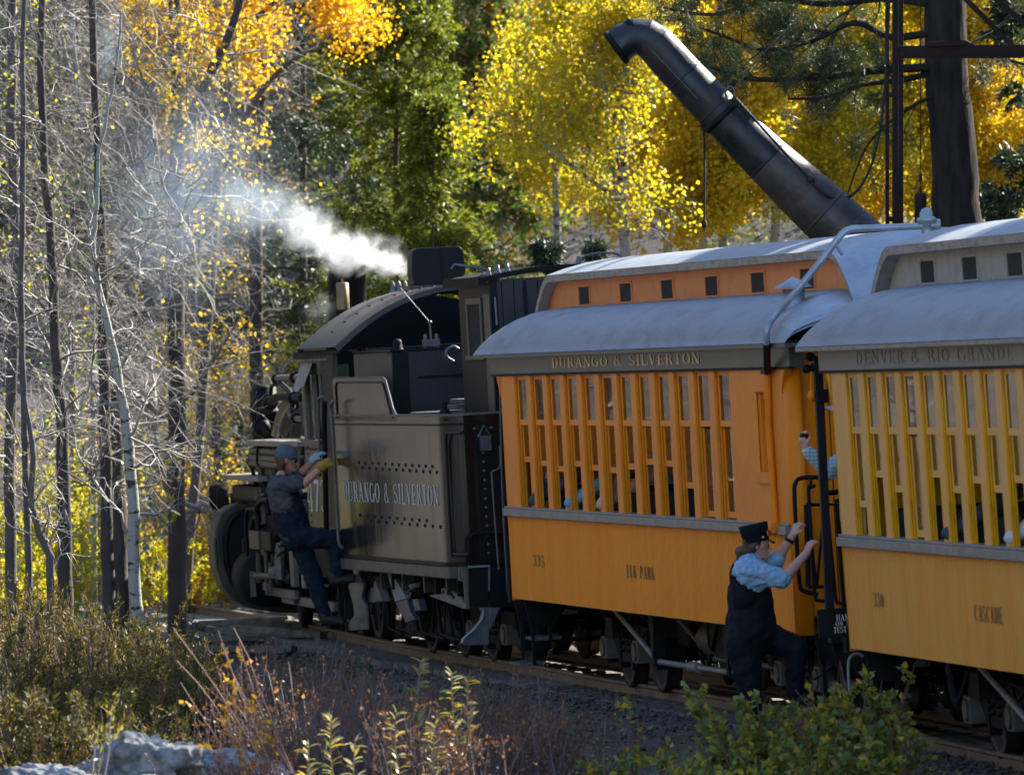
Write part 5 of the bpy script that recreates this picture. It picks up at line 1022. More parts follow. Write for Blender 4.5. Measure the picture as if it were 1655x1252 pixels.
# --- passenger photographing from the platform
M_plaid = mat("pale_blue_plaid", (.30, .50, .56), .8); nt = M_plaid.node_tree; tc = nt.nodes.new("ShaderNodeTexCoord"); b_ = nt.nodes["Principled BSDF"]; mxn = None
for k, (ax_, col) in enumerate((("X", (.16, .34, .42, 1)), ("Z", (.55, .60, .56, 1)))):
    wv = nt.nodes.new("ShaderNodeTexWave"); wv.bands_direction = ax_; wv.inputs["Scale"].default_value = 11; wv.inputs["Distortion"].default_value = .8
    r = nt.nodes.new("ShaderNodeValToRGB"); r.color_ramp.elements[0].position = .62; r.color_ramp.elements[1].position = .72; nt.links.new(tc.outputs["Object"], wv.inputs[0]); nt.links.new(wv.outputs["Fac"], r.inputs[0])
    m2 = nt.nodes.new("ShaderNodeMix"); m2.data_type = 'RGBA'; nt.links.new(r.outputs[0], m2.inputs[0]); m2.inputs[7].default_value = col
    if mxn: nt.links.new(mxn.outputs[2], m2.inputs[6])
    else: m2.inputs[6].default_value = (.30, .52, .58, 1)
    mxn = m2
nt.links.new(mxn.outputs[2], b_.inputs["Base Color"])
Y3 = 61.0; pa = person("person in a pale blue plaid shirt holding a small camera out between the coaches", Y3, 1372, 985); p = rel(pa, P_(Y3)); f = Vector((-.9, -.35, 0)).normalized(); H = p(1372, 662)
fuse("body", head_caps(H, f, 1) + [(p(1374,690), p(1386,715), .055, .07), (p(1388,715), p(1390,790), .11, .13), (p(1368,744,-.05), p(1334,768,-.16), .055, .047), (p(1334,768,-.16), p(1303,724,-.2), .045, .031)] + hand_caps(p(1304,726,-.2), (-.45, 0, .9), (-.8, -.5, -.2), 1.0, 1.2, -1), M_skin2, pa, .009, 2)
fuse("shirt", [(p(1384,722,-.05), p(1388,724,.15), .09, .09), (p(1388,735), p(1390,840), .145, .155), (p(1384,728,-.04), p(1366,744,-.06), .085, .075), (p(1366,742,-.06), p(1338,762,-.15), .075, .07), (p(1338,762,-.15), p(1307,730,-.195), .066, .05)], M_plaid, pa, .011, 2, .02, .05)
fuse("trousers", [(p(1390,835), p(1390,855), .155, .16), (p(1384,860,-.06), p(1386,975,-.06), .11, .075), (p(1396,860,.08), p(1396,975,.08), .11, .075)], M_ovl, pa, .014, 3, .02)
fuse("shoe", [(p(1386,980,-.06), p(1370,984,-.1), .05, .04)], M_boot, pa, .012, 1); fuse("shoe", [(p(1396,980,.08), p(1380,984,.04), .05, .04)], M_boot, pa, .012, 1)
fuse("cap", [(H+Vector((.01, 0, .06)), H+Vector((-.01, 0, .055)), .104, .1)], mat("pale_grey_cap", (.30, .31, .34), .8), pa, .01, 2)
mb = MB(); mb.grid(lambda u, v: H + Vector((-.07, -.03, .045)) + Vector((-.93*.14*u*(1-.3*v*v) + .3*v*.085, -.36*.14*u - .93*v*.085, -.03*u - .02*v*v)), [i/5 for i in range(6)], [i/4 for i in range(-4, 5)]); mb.build("cap_brim", MATS["pale_grey_cap"], pa)
add_face(pa, H, f)
cmr = MB().box(-.024, .024, -.008, .008, -.014, .014).lathe([(.0, .03), (.022, .03), (.024, .0)], (0, .012, 0), (0, 1, 0), 12).build("camera", M_blk); cmr.location = at(1301, 704, Y3-.22); cmr.rotation_euler = (0, .15, .5); tag(cmr, "small black compact camera held in the raised hand", "camera")
# --- seated passengers leaning on the window sills
def seated(fr, px, col, label, up=0.0, sleeve=True, dx=.0, hand=.16):
    q = fr.inv(px, 810 if fr is F_elk else 850, y=-1.24); o = thing("person", label, "person", fr.w(q.x + .25, -.72, .92)); o.rotation_euler = fr.rot; x = q.x - (q.x + .25)
    def l(a, b, c): return Vector((a, b + .72, c - .92))
    H = l(.05+up, -.42, 2.24); m = mat("cloth_" + label.split()[2], col, .85, bump=.2, bscale=40)
    el = l(x, -1.215, 1.69); sh = l(.02+up, -.70, 2.0); wr = l(x + hand, -1.08, 1.95 if up else 1.74)
    fuse("body", head_caps(H, (.5, -.85, 0)) + [(l(.03+up, -.42, 2.12), l(0+up, -.42, 2.0), .055, .07), (l(0+up, -.42, 1.95), l(0, -.42, 1.5), .12, .13), (sh, el, .050, .040), (el, wr, .040, .030)] + hand_caps(wr, wr - el, (0, -1, .3), .9, .7, 1), M_skin2, o, .014, 2)
    fuse("shirt", [(l(up, -.62, 1.99), l(up, -.22, 1.99), .09, .09), (l(up, -.42, 1.9), l(0, -.42, 1.4), .16, .17), (sh, el, .068, .052), (el, el + (wr-el)*.7, .052, .045)], m, o, .014, 2, .02, .05)
    fuse("trousers", [(l(0, -.42, 1.40), l(0, -.42, 1.36), .17, .17), (l(0, -.5, 1.36), l(-.42, -.5, 1.40), .10, .08), (l(0, -.3, 1.36), l(-.42, -.3, 1.40), .10, .08), (l(-.42, -.5, 1.38), l(-.42, -.5, 1.0), .07, .05), (l(-.42, -.3, 1.38), l(-.42, -.3, 1.0), .07, .05)], M_ovl, o, .02, 2)
    fuse("hair", [(H + Vector((-.02, .03, .035)), H + Vector((-.01, .05, -.02)), .092, .07)], M_hair, o, .014, 1); return o
seated(F_elk, 859, (.05, .065, .10), "person in dark jacket, elbow out of the first window of the orange coach", .1)
seated(F_elk, 916, (.12, .35, .55), "person in bright blue sleeve resting at the third window of the orange coach", hand=.04)
seated(F_elk, 967, (.62, .36, .24), "person in beige sleeve with forearm propped on the fifth window of the orange coach", .12, hand=.10)
seated(F_cas, 1526, (.06, .07, .10), "person in navy sleeve, elbow on the sill of the yellow coach", hand=.0)
seated(F_cas, 1627, (.6, .6, .6), "person in white sleeve at the window nearest the right edge", hand=.0)
# ================================================================ VEGETATION
def tubes_np(P, R, s=4):
    """P (N,K,3) polylines, R (N,K) radii -> verts, quads"""
    N, K, _ = P.shape; T = np.gradient(P, axis=1); T /= np.linalg.norm(T, axis=2, keepdims=True) + 1e-9
    ref = np.where(np.abs(T[:, :1, 2:3]) > .9, np.array([[[1., 0, 0]]]), np.array([[[0, 0, 1.]]])); A = np.cross(T, np.broadcast_to(ref, T.shape)); A /= np.linalg.norm(A, axis=2, keepdims=True) + 1e-9; B = np.cross(T, A)
    a = np.arange(s) * 2 * math.pi / s; V = P[:, :, None] + (A[:, :, None] * np.cos(a)[None, None, :, None] + B[:, :, None] * np.sin(a)[None, None, :, None]) * R[:, :, None, None]
    i = np.arange(N)[:, None, None] * K * s; k = np.arange(K-1)[None, :, None] * s; j = np.arange(s)[None, None, :]; j2 = (j + 1) % s
    Q = np.stack(np.broadcast_arrays(i+k+j, i+k+j2, i+k+s+j2, i+k+s+j), -1).reshape(-1, 4); return V.reshape(-1, 3), Q
def merge(parts):
    V = []; Q = []; n = 0
    for v, q in parts: V.append(v); Q.append(q + n); n += len(v)
    return np.concatenate(V), np.concatenate(Q)
def unit(v): return v / (np.linalg.norm(v, axis=-1, keepdims=True) + 1e-9)
def sample(P, t):
    K = P.shape[1]; f = t * (K - 1); i = np.clip(f.astype(int), 0, K - 2); w = (f - i)[:, None]; r = np.arange(len(P)); return P[r, i] * (1-w) + P[r, i+1] * w, unit(P[r, i+1] - P[r, i])
def grow(rg, P, R, n, t0, t1, L, ang, up=0.0, wig=.2, K=6, rr=.5, flat=1.0, taper=.25, tl=.5):
    N = len(P); ix = np.repeat(np.arange(N), n); PP = P[ix]; t = rg.uniform(t0, t1, len(ix)); o, T = sample(PP, t); r0 = np.array([np.interp(a, np.linspace(0, 1, R.shape[1]), R[i]) for a, i in zip(t, ix)])
    rnd = rg.normal(size=o.shape); rnd[:, 2] *= flat; pr = unit(rnd - T * (rnd * T).sum(1, keepdims=True)); a = np.radians(rg.normal(ang, ang*.25, len(ix)))[:, None]
    D = unit(T * np.cos(a) + pr * np.sin(a)); D[:, 2] += up; D = unit(D); ln = L * (1 - tl * t) * rg.uniform(.55, 1.25, len(ix)); pts = [o]; d = D
    for k in range(K - 1): d = unit(d + rg.normal(size=d.shape) * wig + np.array([0, 0, up * .25])); pts.append(pts[-1] + d * (ln / (K-1))[:, None])
    r = np.clip(r0 * rr, .0013, None); return np.stack(pts, 1), r[:, None] * np.linspace(1, taper, K)[None]
def leaves_np(rg, pos, D, L, W, flat=False):
    n = len(pos); L = L * rg.uniform(.6, 1.25, n); W = W * rg.uniform(.7, 1.2, n); D = unit(D); r = rg.normal(size=(n, 3))
    if flat: r = r * .35 + np.array([0, 0, 1.]); S_ = unit(np.cross(D, r))
    else: S_ = unit(np.cross(D, r))
    Nn = np.cross(D, S_); m = pos + D * (L*.45)[:, None]; k = (W*.5)[:, None]; f = (W*.16)[:, None] * Nn
    V = np.stack([pos, m + S_*k + f, pos + D*L[:, None], m - S_*k + f], 1).reshape(-1, 3); return V, np.arange(4*n).reshape(-1, 4)
def on_twigs(rg, P, n, jit, part=1.0):
    pick = np.nonzero(rg.uniform(size=len(P)) < part)[0]; ix = pick[rg.randint(0, len(pick), n)]; t = rg.uniform(.1, 1, n); o, T = sample(P[ix], t); return o + rg.normal(size=o.shape) * jit, T
def barkmat(name, c1, c2, sc=6): return mat(name, c1, .85, col2=c2, scale=sc, stretch=(1, 1, .35), bump=.7, bscale=22)
M_bark_g = barkmat("grey_bark", (.12, .105, .095), (.05, .042, .038)); M_bark_d = barkmat("dark_bark", (.07, .055, .045), (.035, .028, .025)); M_bark_a = mat("aspen_bark", (.30, .29, .25), .8, col2=(.03, .027, .025), scale=7, lo=.55, hi=.62, stretch=(1, 1, 2.6), bump=.3)
M_bark_p = mat("pine_bark", (.050, .042, .038), .95, spec=.2, col2=(.014, .012, .012), scale=9, stretch=(1, 1, .22), bump=1.0, bscale=16); M_twig = mat("glint_lightened_twig", (.36, .325, .29), .55, col2=(.07, .06, .052), scale=3); M_twig_r = mat("red_twig", (.22, .09, .07), .6, col2=(.12, .07, .055), scale=4)  # M_twig is lightened so that its colour carries the sun glints
L_gold = leafmat("gold_leaves", [(.80, .50, .012), (.86, .62, .02), (.70, .38, .01), (.75, .62, .03)], .6); L_org = leafmat("orange_leaves", [(.85, .46, .012), (.74, .32, .01), (.88, .56, .02), (.62, .24, .01)], .55)
L_ygr = leafmat("yellow_green_leaves", [(.60, .53, .02), (.42, .44, .025), (.78, .60, .02), (.30, .34, .02)], .6); L_grn = leafmat("green_leaves", [(.06, .14, .025), (.10, .20, .03), (.28, .26, .02), (.045, .10, .02)], .4)
L_fir = leafmat("fir_needles", [(.09, .13, .025), (.16, .20, .025), (.05, .09, .02), (.26, .28, .03)], .4); L_firb = leafmat("sun_and_shade_fir_needles", [(.07, .12, .018), (.24, .28, .02), (.035, .06, .018), (.42, .42, .02), (.05, .09, .02)], .42)  # L_firb mixes sunlit highlights and dark hollows into the needle colours
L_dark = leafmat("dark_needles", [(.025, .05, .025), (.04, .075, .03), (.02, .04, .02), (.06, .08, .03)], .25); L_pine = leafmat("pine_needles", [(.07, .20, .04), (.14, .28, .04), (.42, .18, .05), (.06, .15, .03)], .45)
L_wil = leafmat("willow_leaves", [(.030, .040, .012), (.06, .06, .012), (.016, .024, .010), (.30, .21, .018), (.035, .045, .015)], .4, .55); L_rasp = leafmat("bramble_leaves", [(.15, .21, .05), (.24, .29, .07), (.09, .14, .03), (.60, .40, .012), (.20, .25, .06), (.12, .17, .04)], .35)
L_brn = leafmat("withered_leaves", [(.26, .10, .04), (.16, .07, .03), (.36, .17, .05)], .3)
def finish(root, P_trunk, extra, mbark, leafsets, base, twigm=None):
    """trunk with its limbs, twigs and crown as parts of one tree standing at base"""
    b = np.array(base); v, q = merge([tubes_np(P - b, R, s) for P, R, s in P_trunk]); place("trunk", npmesh("trunk", v, q, True), mbark, root)
    if extra: v, q = merge([tubes_np(P - b, R, 3) for P, R in extra]); place("branches", npmesh("branches", v, q), twigm or mbark, root)
    for k, (v, q, m) in enumerate(leafsets): place("crown" if k == 0 else "leaf_cluster", npmesh("crown", v - b, q), m, root)
def poly(pxs, Y, radpx, seed=0):
    pts = np.array([list(at(a, b, Y)) for a, b in pxs]); P = np.array([list(p) for p in bend([Vector(p) for p in pts], 4)]); P[1:-1, 0] += np.random.RandomState(len(pxs)*7+int(pxs[0][0])).normal(size=len(P)-2) * min(radpx[0]*.10, 1.2) * Y / F; R = np.interp(np.linspace(0, 1, len(P)), np.linspace(0, 1, len(radpx)), radpx) * Y / F
    P[0, 2] = min(P[0, 2], gz(P[0, 0], P[0, 1]) - .1) if P[0, 2] < 1.3 else P[0, 2]; return P[None], R[None]
def px_of(V): return CX + F * V[:, 0] / V[:, 1], HY - F * (V[:, 2] - EZ) / V[:, 1]

def bare_tree(label, pxs, Y, rad, bark, seed, n1=14, L1=1.3, n2=6, n3=5, leaves=0, lm=None, up=.15, twig=M_twig, limbs=(), t0=.12, leafbox=None, ls=.05, name="bare_tree", cat="bare tree", group="leafless trees left of the train"):
    rg = np.random.RandomState(seed); P0, R0 = poly(pxs, Y, rad); base = P0[0, 0].copy(); root = thing(name, label, cat, tuple(base), group=group); tr = [(P0, R0, 9)]
    for lp, lr in limbs: a, b = poly(lp, Y, lr); tr.append((a, b, 7))
    l1 = []; 
    for a, b, _ in tr: l1.append(grow(rg, a, b, n1 if a is P0 else max(3, n1//2), t0, .98, L1, 62, up, .28, 8, .38))
    P1 = np.concatenate([a for a, b in l1]); R1 = np.concatenate([b for a, b in l1]); P2, R2 = grow(rg, P1, R1, n2, .15, 1, L1*.55, 48, up*.6, .32, 6, .55); P3, R3 = grow(rg, P2, R2, n3, .1, 1, L1*.30, 42, 0, .35, 4, .7)
    sets = []
    if leaves: o, T = on_twigs(rg, P3, leaves, .04); sets = [leaves_np(rg, o, rg.normal(size=o.shape) + [0, 0, -.6], ls, ls*.8) + (lm,)]
    if leafbox and sets:
        v, q, m = sets[0]; c = v.reshape(-1, 4, 3)[:, 0]; X, Yp = px_of(c); keep = np.zeros(len(c), bool)
        for x0, x1, y0, y1, pr in leafbox: keep |= (X > x0) & (X < x1) & (Yp > y0) & (Yp < y1) & (rg.uniform(size=len(c)) < pr)
        v = v.reshape(-1, 4, 3)[keep].reshape(-1, 3); sets = [(v, np.arange(len(v)).reshape(-1, 4), m)]
    finish(root, tr, [(P1, R1), (P2, R2), (P3, R3)], bark, sets, base, twig); return root
bare_tree("slender white aspen with black scars, curving trunk in front of the dark ones", [(226,1010),(216,930),(214,800),(205,700),(190,600),(168,500),(154,430),(150,400),(157,330),(160,250),(176,170),(190,90),(196,20)], 74, [10.5,10,9.5,8.8,7.2,6,5.2,4.4,3.8,3.1,2.6,2,1.5], M_bark_a, 1, 20, 1.1, 5, 3, 60, L_grn, .05)
bare_tree("dark rough trunk left of the white aspen with its right edge lit", [(106,985),(104,850),(100,700),(90,560),(84,430),(70,250),(66,0),(62,-120)], 83, [12.5,11.5,10,8.5,7.5,6.5,5.5,4], M_bark_d, 2, 16, 1.2, 5, 4, 300, L_grn)
bare_tree("straight dark trunk just behind the white aspen", [(176,960),(172,800),(168,640),(166,500),(160,300),(150,60),(148,-80)], 86, [11,10,9,8,7,6,5], M_bark_d, 3, 14, 1.1, 6, 5)
bare_tree("thick brown trunk between the white aspen and the locomotive, yellow leaves hanging", [(286,960),(284,800),(285,600),(282,420),(286,250),(284,120),(280,-60)], 93, [16,15,14.5,14,12,10,9], M_bark_d, 4, 26, 1.5, 7, 6, 8000, L_gold,
    limbs=[([(286,240),(310,190),(345,110),(380,30),(400,-60)], [11,9,7,5]), ([(284,330),(262,280),(240,200)], [9,6,4])], leafbox=[(255,440,130,820,.6), (200,470,-300,130,.8)], ls=.06)
bare_tree("dull brown trunk leaning behind the white aspen low down", [(196,955),(190,800),(186,650),(192,560)], 90, [16,14,10,6], M_bark_d, 5, 10, 1.0, 5, 5)
bare_tree("tall grey trunk near the left border", [(20,980),(16,700),(26,450),(18,200),(22,-80)], 87, [10,9,8.5,8,7], M_bark_g, 6, 22, 1.3, 6, 5, 500, L_ygr)
bare_tree("grey trunk next to the left border with lit right edge", [(48,960),(40,700),(34,460),(38,200),(36,60),(44,-80)], 80, [6,5.5,5,4.5,4,3], M_bark_g, 7, 18, 1.1, 6, 5)
bare_tree("pale forked stem high on the left", [(152,900),(150,600),(148,330),(140,230),(126,150),(118,60),(116,-60)], 98, [5.5,5,5.5,5.5,5,4,3], M_bark_a, 8, 16, 1.1, 5, 5, limbs=[([(146,240),(178,225),(210,220)], [5,4,2]), ([(126,150),(110,110),(100,60)], [5,4,3])])
bare_tree("thin bowed sapling at the lower left", [(82,985),(80,900),(60,850),(50,800),(54,740),(40,640)], 70, [7,7,6.5,6,5,3], M_bark_g, 9, 10, .7, 4, 4)
bare_tree("dim trunk between the brown trunk and the firs", [(420,960),(416,700),(412,400),(418,120),(420,-80)], 104, [11,11,11,10,9], M_bark_d, 10, 22, 1.4, 6, 5, 2500, L_gold, leafbox=[(300,520,150,800,.5)])
bare_tree("grey tangled trunk half hidden in smoke", [(352,930),(350,700),(342,420),(330,200),(322,-60)], 107, [7,7,6,5,4], M_bark_g, 12, 30, 1.5, 7, 6, 7000, L_gold, leafbox=[(260,430,330,800,.8), (100,300,60,300,.3)])
bare_tree("twiggy grey tree left of the pale forked stem", [(110,940),(118,700),(110,400),(96,150),(92,-60)], 110, [6,6,5,4,3], M_bark_g, 13, 26, 1.5, 6, 5, 500, L_ygr)
# leafy limb with orange foliage reaching in from the top
def leafy(label, pxs, Y, rad, bark, lm, seed, nl, n1=22, L1=1.2, box=None, ls=.055, name="aspen", cat="aspen", up=.25, group="autumn trees behind the train", n2=7, t0=.25, lm2=None, jit=.10, limbs=()):
    rg = np.random.RandomState(seed); P0, R0 = poly(pxs, Y, rad); base = P0[0, 0].copy(); root = thing(name, label, cat, tuple(base), group=group); tr = [(P0, R0, 9)]
    for lp, lr in limbs: a, b = poly(lp, Y, lr); tr.append((a, b, 7))
    g1 = [grow(rg, a, b, n1 if a is P0 else n1//2, t0, 1, L1, 55, up, .2, 8, .4) for a, b, _ in tr]; P1 = np.concatenate([g[0] for g in g1]); R1 = np.concatenate([g[1] for g in g1]); P2, R2 = grow(rg, P1, R1, n2, .15, 1, L1*.5, 48, up*.4, .25, 6, .55); P3, R3 = grow(rg, P2, R2, 4, .1, 1, L1*.25, 45, 0, .3, 4, .7)
    o, T = on_twigs(rg, P3, nl, jit, .42); 
    if box:
        X, Yp = px_of(o); keep = np.zeros(len(o), bool)
        for x0, x1, y0, y1 in box: keep |= (X > x0) & (X < x1) & (Yp > y0) & (Yp < y1)
        o = o[keep]
    sets = [leaves_np(rg, o, rg.normal(size=o.shape) + [0, 0, -.5], ls, ls*.95) + (lm,)]
    if lm2 is not None: k = len(o)//3; o2 = o[rg.randint(0, len(o), k)] + rg.normal(size=(k, 3))*.1; sets.append(leaves_np(rg, o2, rg.normal(size=o2.shape), ls, ls*.9) + (lm2,))
    finish(root, tr, [(P1, R1), (P2, R2), (P3, R3)], bark, sets, base, M_twig); return root
leafy("cottonwood with a bright orange leafy limb spreading at the top left", [(300,940),(330,600),(350,300),(370,120),(390,-60)], 100, [8,8,8,7,6], M_bark_g, leafmat("amber_leaves", [(.86, .50, .012), (.80, .40, .01), (.92, .62, .02), (.70, .34, .01)], .6), 21, 6500, 14, 1.05, name="cottonwood", cat="cottonwood", t0=.72, ls=.058, lm2=L_gold, limbs=[([(352,290),(420,150),(500,80),(560,60)], [6,5,3,2]), ([(370,120),(310,60),(270,30)], [5,4,2]), ([(380,60),(450,0),(520,-30)], [5,4,2])], group=None, jit=.13)
# aspens beyond the train on the right
A_ = [
 ("yellow green aspen left of the spout mouth with a pale forked trunk", [(1012,560),(1010,430),(1006,300),(1010,200),(1012,90),(1004,-60)], 97, [10,9,8,7,6,5], L_ygr, 9500, 1.35, L_gold, [([(1008,300),(985,180),(960,60)], [5,4,3]), ([(1010,330),(900,250),(850,200)], [4,3,2])]),
 ("yellow aspen behind the spout mouth", [(1075,540),(1080,350),(1070,150),(1074,-60)], 103, [8,7,6,4], L_gold, 13000, 1.3, L_ygr, []),
 ("golden aspen directly under the raised spout", [(1166,520),(1168,350),(1160,200),(1165,-60)], 99, [8,7,6,4], L_gold, 26000, 1.25, L_ygr, []),
 ("golden aspen with orange tinge between rope and spout", [(1135,540),(1140,350),(1150,200),(1140,-60)], 109, [8,7,6,4], leafmat("amber_leaves", [(.86, .50, .012), (.80, .40, .01), (.92, .62, .02), (.70, .34, .01)], .6), 16000, 1.4, L_gold, []),
 ("golden aspen above the middle of the spout", [(1250,520),(1255,300),(1262,100),(1260,-60)], 105, [8,7,6,4], L_gold, 26000, 1.4, L_ygr, []),
 ("green tinged aspen right of the spout over the coach roof", [(1345,540),(1350,330),(1345,150),(1350,-60)], 100, [8,7,6,4], L_ygr, 24000, 1.3, L_gold, []),
 ("golden aspen behind the steel posts", [(1420,520),(1418,330),(1425,100),(1420,-60)], 107, [8,7,6,4], L_gold, 26000, 1.4, L_ygr, []),
 ("yellow aspen between the posts and the pine trunk", [(1490,540),(1485,330),(1490,100),(1492,-60)], 102, [8,7,6,4], L_ygr, 20000, 1.2, L_gold, []),
 ("golden aspen right of the pine trunk", [(1605,520),(1600,330),(1606,100),(1600,-60)], 101, [8,7,6,4], L_gold, 26000, 1.3, L_ygr, []),
 ("yellow aspen at the right border", [(1680,520),(1670,330),(1676,100),(1670,-60)], 106, [8,7,6,4], L_ygr, 20000, 1.4, L_gold, []),
 ("thin yellow aspen far behind the tender roof", [(905,600),(900,380),(896,200),(900,40)], 113, [7,6,5,4], L_ygr, 14000, 1.2, L_gold, []),
]
for i, (lb, px, Y, rad, lm, nl, L1, lm2, limbs) in enumerate(A_): leafy(lb, px, Y, rad, M_bark_a, lm, 40+i, nl, 24, L1, lm2=lm2, limbs=limbs, ls=.058)
# conifers
def conifer(label, px, pyb, pyt, Y, wid, lm, seed, n1=70, nl=26000, trunk=7, name="fir_tree", cat="fir", droop=-.18, ln=.085, lw=.030, lm2=None, crown0=.08, group="conifers behind the locomotive", lean=0, bark=None):
    rg = np.random.RandomState(seed); top = at(px+lean, pyt, Y); bx_ = at(px, pyb, Y); gzv = float(gz(bx_.x, Y)); base = np.array([bx_.x, Y, gzv - .1]); H_ = top.z - base[2]
    K = 14; P0 = np.stack([base + (np.array([top.x, Y, top.z]) - base) * t for t in np.linspace(0, 1, K)])[None]; R0 = (np.linspace(1, .12, K) * trunk * Y / F)[None]
    t = np.sort(rg.uniform(crown0, .99, n1)); az = rg.uniform(0, 2*math.pi, n1); ln1 = wid * (1.02 - t) ** .75 * rg.uniform(.7, 1.15, n1); o = base + (P0[0, -1] - base) * t[:, None]
    d = np.stack([np.cos(az), np.sin(az), .12 + .5*t], 1); pts = [o]
    for k in range(8): d = unit(d + np.array([0, 0, droop*.35]) + rg.normal(size=d.shape)*.07 + (np.array([0, 0, .14]) if k > 5 else 0)); pts.append(pts[-1] + d * (ln1/8)[:, None])
    P1 = np.stack(pts, 1); R1 = (trunk*.28*Y/F) * np.linspace(1, .15, 9)[None] * np.ones((n1, 1)); P2, R2 = grow(rg, P1, R1, 11, .12, 1, wid*.36, 55, -.08, .12, 5, .5, flat=.25); P3, R3 = grow(rg, P2, R2, 3, .1, 1, wid*.15, 45, -.05, .1, 3, .6, flat=.3)
    root = thing(name, label, cat, tuple(base), group=group); m = nl; ix = rg.randint(0, len(P3), m); oo, T = sample(P3[ix], rg.uniform(0, 1, m)); D = unit(T + rg.normal(size=T.shape)*.55); v, q = leaves_np(rg, oo + rg.normal(size=oo.shape)*.018, D, ln, lw)
    ix = rg.randint(0, len(P2), m//2); oo, T = sample(P2[ix], rg.uniform(0, 1, m//2)); v2, q2 = leaves_np(rg, oo, unit(T + rg.normal(size=T.shape)*.55), ln, lw); V_, Q_ = merge([(v, q), (v2, q2)])
    sets = [(V_, Q_, lm)]
    finish(root, [(P0, R0, 9)], [(P1, R1), (P2, R2)], bark or M_bark_d, sets, base, M_bark_d); return root
conifer("broad yellow green fir rising above the locomotive cab", 640, 700, -260, 104, 1.95, L_firb, 61, 105, 62000, 9)
conifer("shaded dark fir left of the steam plume", 490, 700, -420, 108, 2.0, L_dark, 62, 90, 40000, 10)  # its shade is put into the darker needle colour
conifer("short bright fir just behind the cab roof", 700, 700, 150, 100, 1.05, L_firb, 63, 60, 26000, 6)
conifer("green pine with rusty needle tufts, upper centre", 770, 700, -220, 118, 2.0, L_pine, 64, 75, 40000, 10, name="pine_tree", cat="pine", ln=.12, crown0=.35)
conifer("tall dark fir behind the orange limb", 570, 700, -500, 120, 2.5, L_fir, 65, 90, 40000, 11)
conifer("distant fir in the gap right of the green pine", 850, 700, -330, 131, 1.9, L_fir, 66, 60, 24000, 9)
conifer("small dark young fir above the coach front roof", 882, 600, 372, 92, .55, L_dark, 67, 60, 16000, 4, ln=.06, lw=.018, crown0=.02)
conifer("second small dark young fir, right beside the first one", 958, 600, 392, 93, .50, L_dark, 68, 60, 14000, 4, ln=.06, lw=.018, crown0=.02)
conifer("low dark fir behind the smokestack", 520, 760, 330, 110, 1.1, L_fir, 69, 60, 20000, 6)
conifer("dark fir at the upper right border", 1668, 600, -260, 90, 1.15, L_dark, 70, 70, 30000, 8, ln=.09)
conifer("fir behind the leafless trees, far left", 60, 700, -300, 128, 2.2, L_fir, 71, 70, 26000, 9)
conifer("fir glimpsed between the pale stem and the brown trunk", 215, 700, -160, 126, 2.0, L_fir, 72, 70, 26000, 9)
# big pine with boughs reaching left over the spout
rg = np.random.RandomState(80); Yp = 85.0; P0, R0 = poly([(1562,700),(1550,420),(1542,250),(1532,120),(1526,0),(1522,-160)], Yp, [46,41,37,35,34,30]); base = P0[0, 0].copy(); root = thing("pine_tree", "massive dark pine trunk at the right with long needle boughs over the spout", "pine", tuple(base))
lim = []
for pxs, r, dy in (([(1525,108),(1470,112),(1400,118),(1330,128),(1240,134),(1180,128),(1110,100),(1060,80)], [8,7,6.5,5.5,4.5,3.5,2.5,1.5], -1.4), ([(1522,50),(1440,62),(1380,40),(1310,70),(1230,86),(1150,60),(1090,40)], [7,6,5,4,3.5,2.5,1.5], -1.2), ([(1526,112),(1460,130),(1390,140),(1330,160),(1270,165)], [6,5,4,3,2], -.8), ([(1520,10),(1430,0),(1330,10),(1240,4),(1150,30),(1070,20)], [7,6,5,4,3,2], -1.0), ([(1526,150),(1470,175),(1400,235),(1360,330)], [4,3,2,1], -.8), ([(1540,60),(1600,90),(1660,110)], [5,4,2], -.5), ([(1520,-40),(1400,-60),(1250,-50),(1120,-20)], [7,6,4,2], -1.0)):
    a, b = poly(pxs, Yp, r); a[..., 1] += np.linspace(0, dy, a.shape[1])[None]; lim.append((a, b))
g2 = [grow(rg, a, b, 15, .22, 1, .75, 50, .02, .15, 7, .42, flat=.7, tl=.2) for a, b in lim]; P1 = np.concatenate([g[0] for g in g2]); R1 = np.concatenate([g[1] for g in g2]); P2, R2 = grow(rg, P1, R1, 6, .2, 1, .32, 45, .05, .2, 5, .6)
tip = P2[:, -1]; X, Yy = px_of(tip); dens = (np.where((X > 1050) & (X < 1420) & (Yy < 175) & (rg.uniform(size=len(tip)) < .9), 1, 0) + (rg.uniform(size=len(tip)) < .12)) > 0
c_ = tip[dens]; D0 = unit(P2[dens, -1] - P2[dens, -3]); ix = np.repeat(np.arange(len(c_)), 70); o = c_[ix] + rg.normal(size=(len(ix), 3))*.03 - D0[ix]*rg.uniform(0, .14, (len(ix), 1)); v, q = leaves_np(rg, o, D0[ix]*.6 + unit(rg.normal(size=o.shape)), .11, .009)
finish(root, [(P0, R0, 18)] + [(a, b, 7) for a, b in lim], [(P1, R1), (P2, R2)], M_bark_p, [(v, q, leafmat("long_pine_needles", [(.045, .075, .03), (.08, .11, .035), (.13, .14, .05), (.03, .055, .03)], .3))], base, M_bark_d)
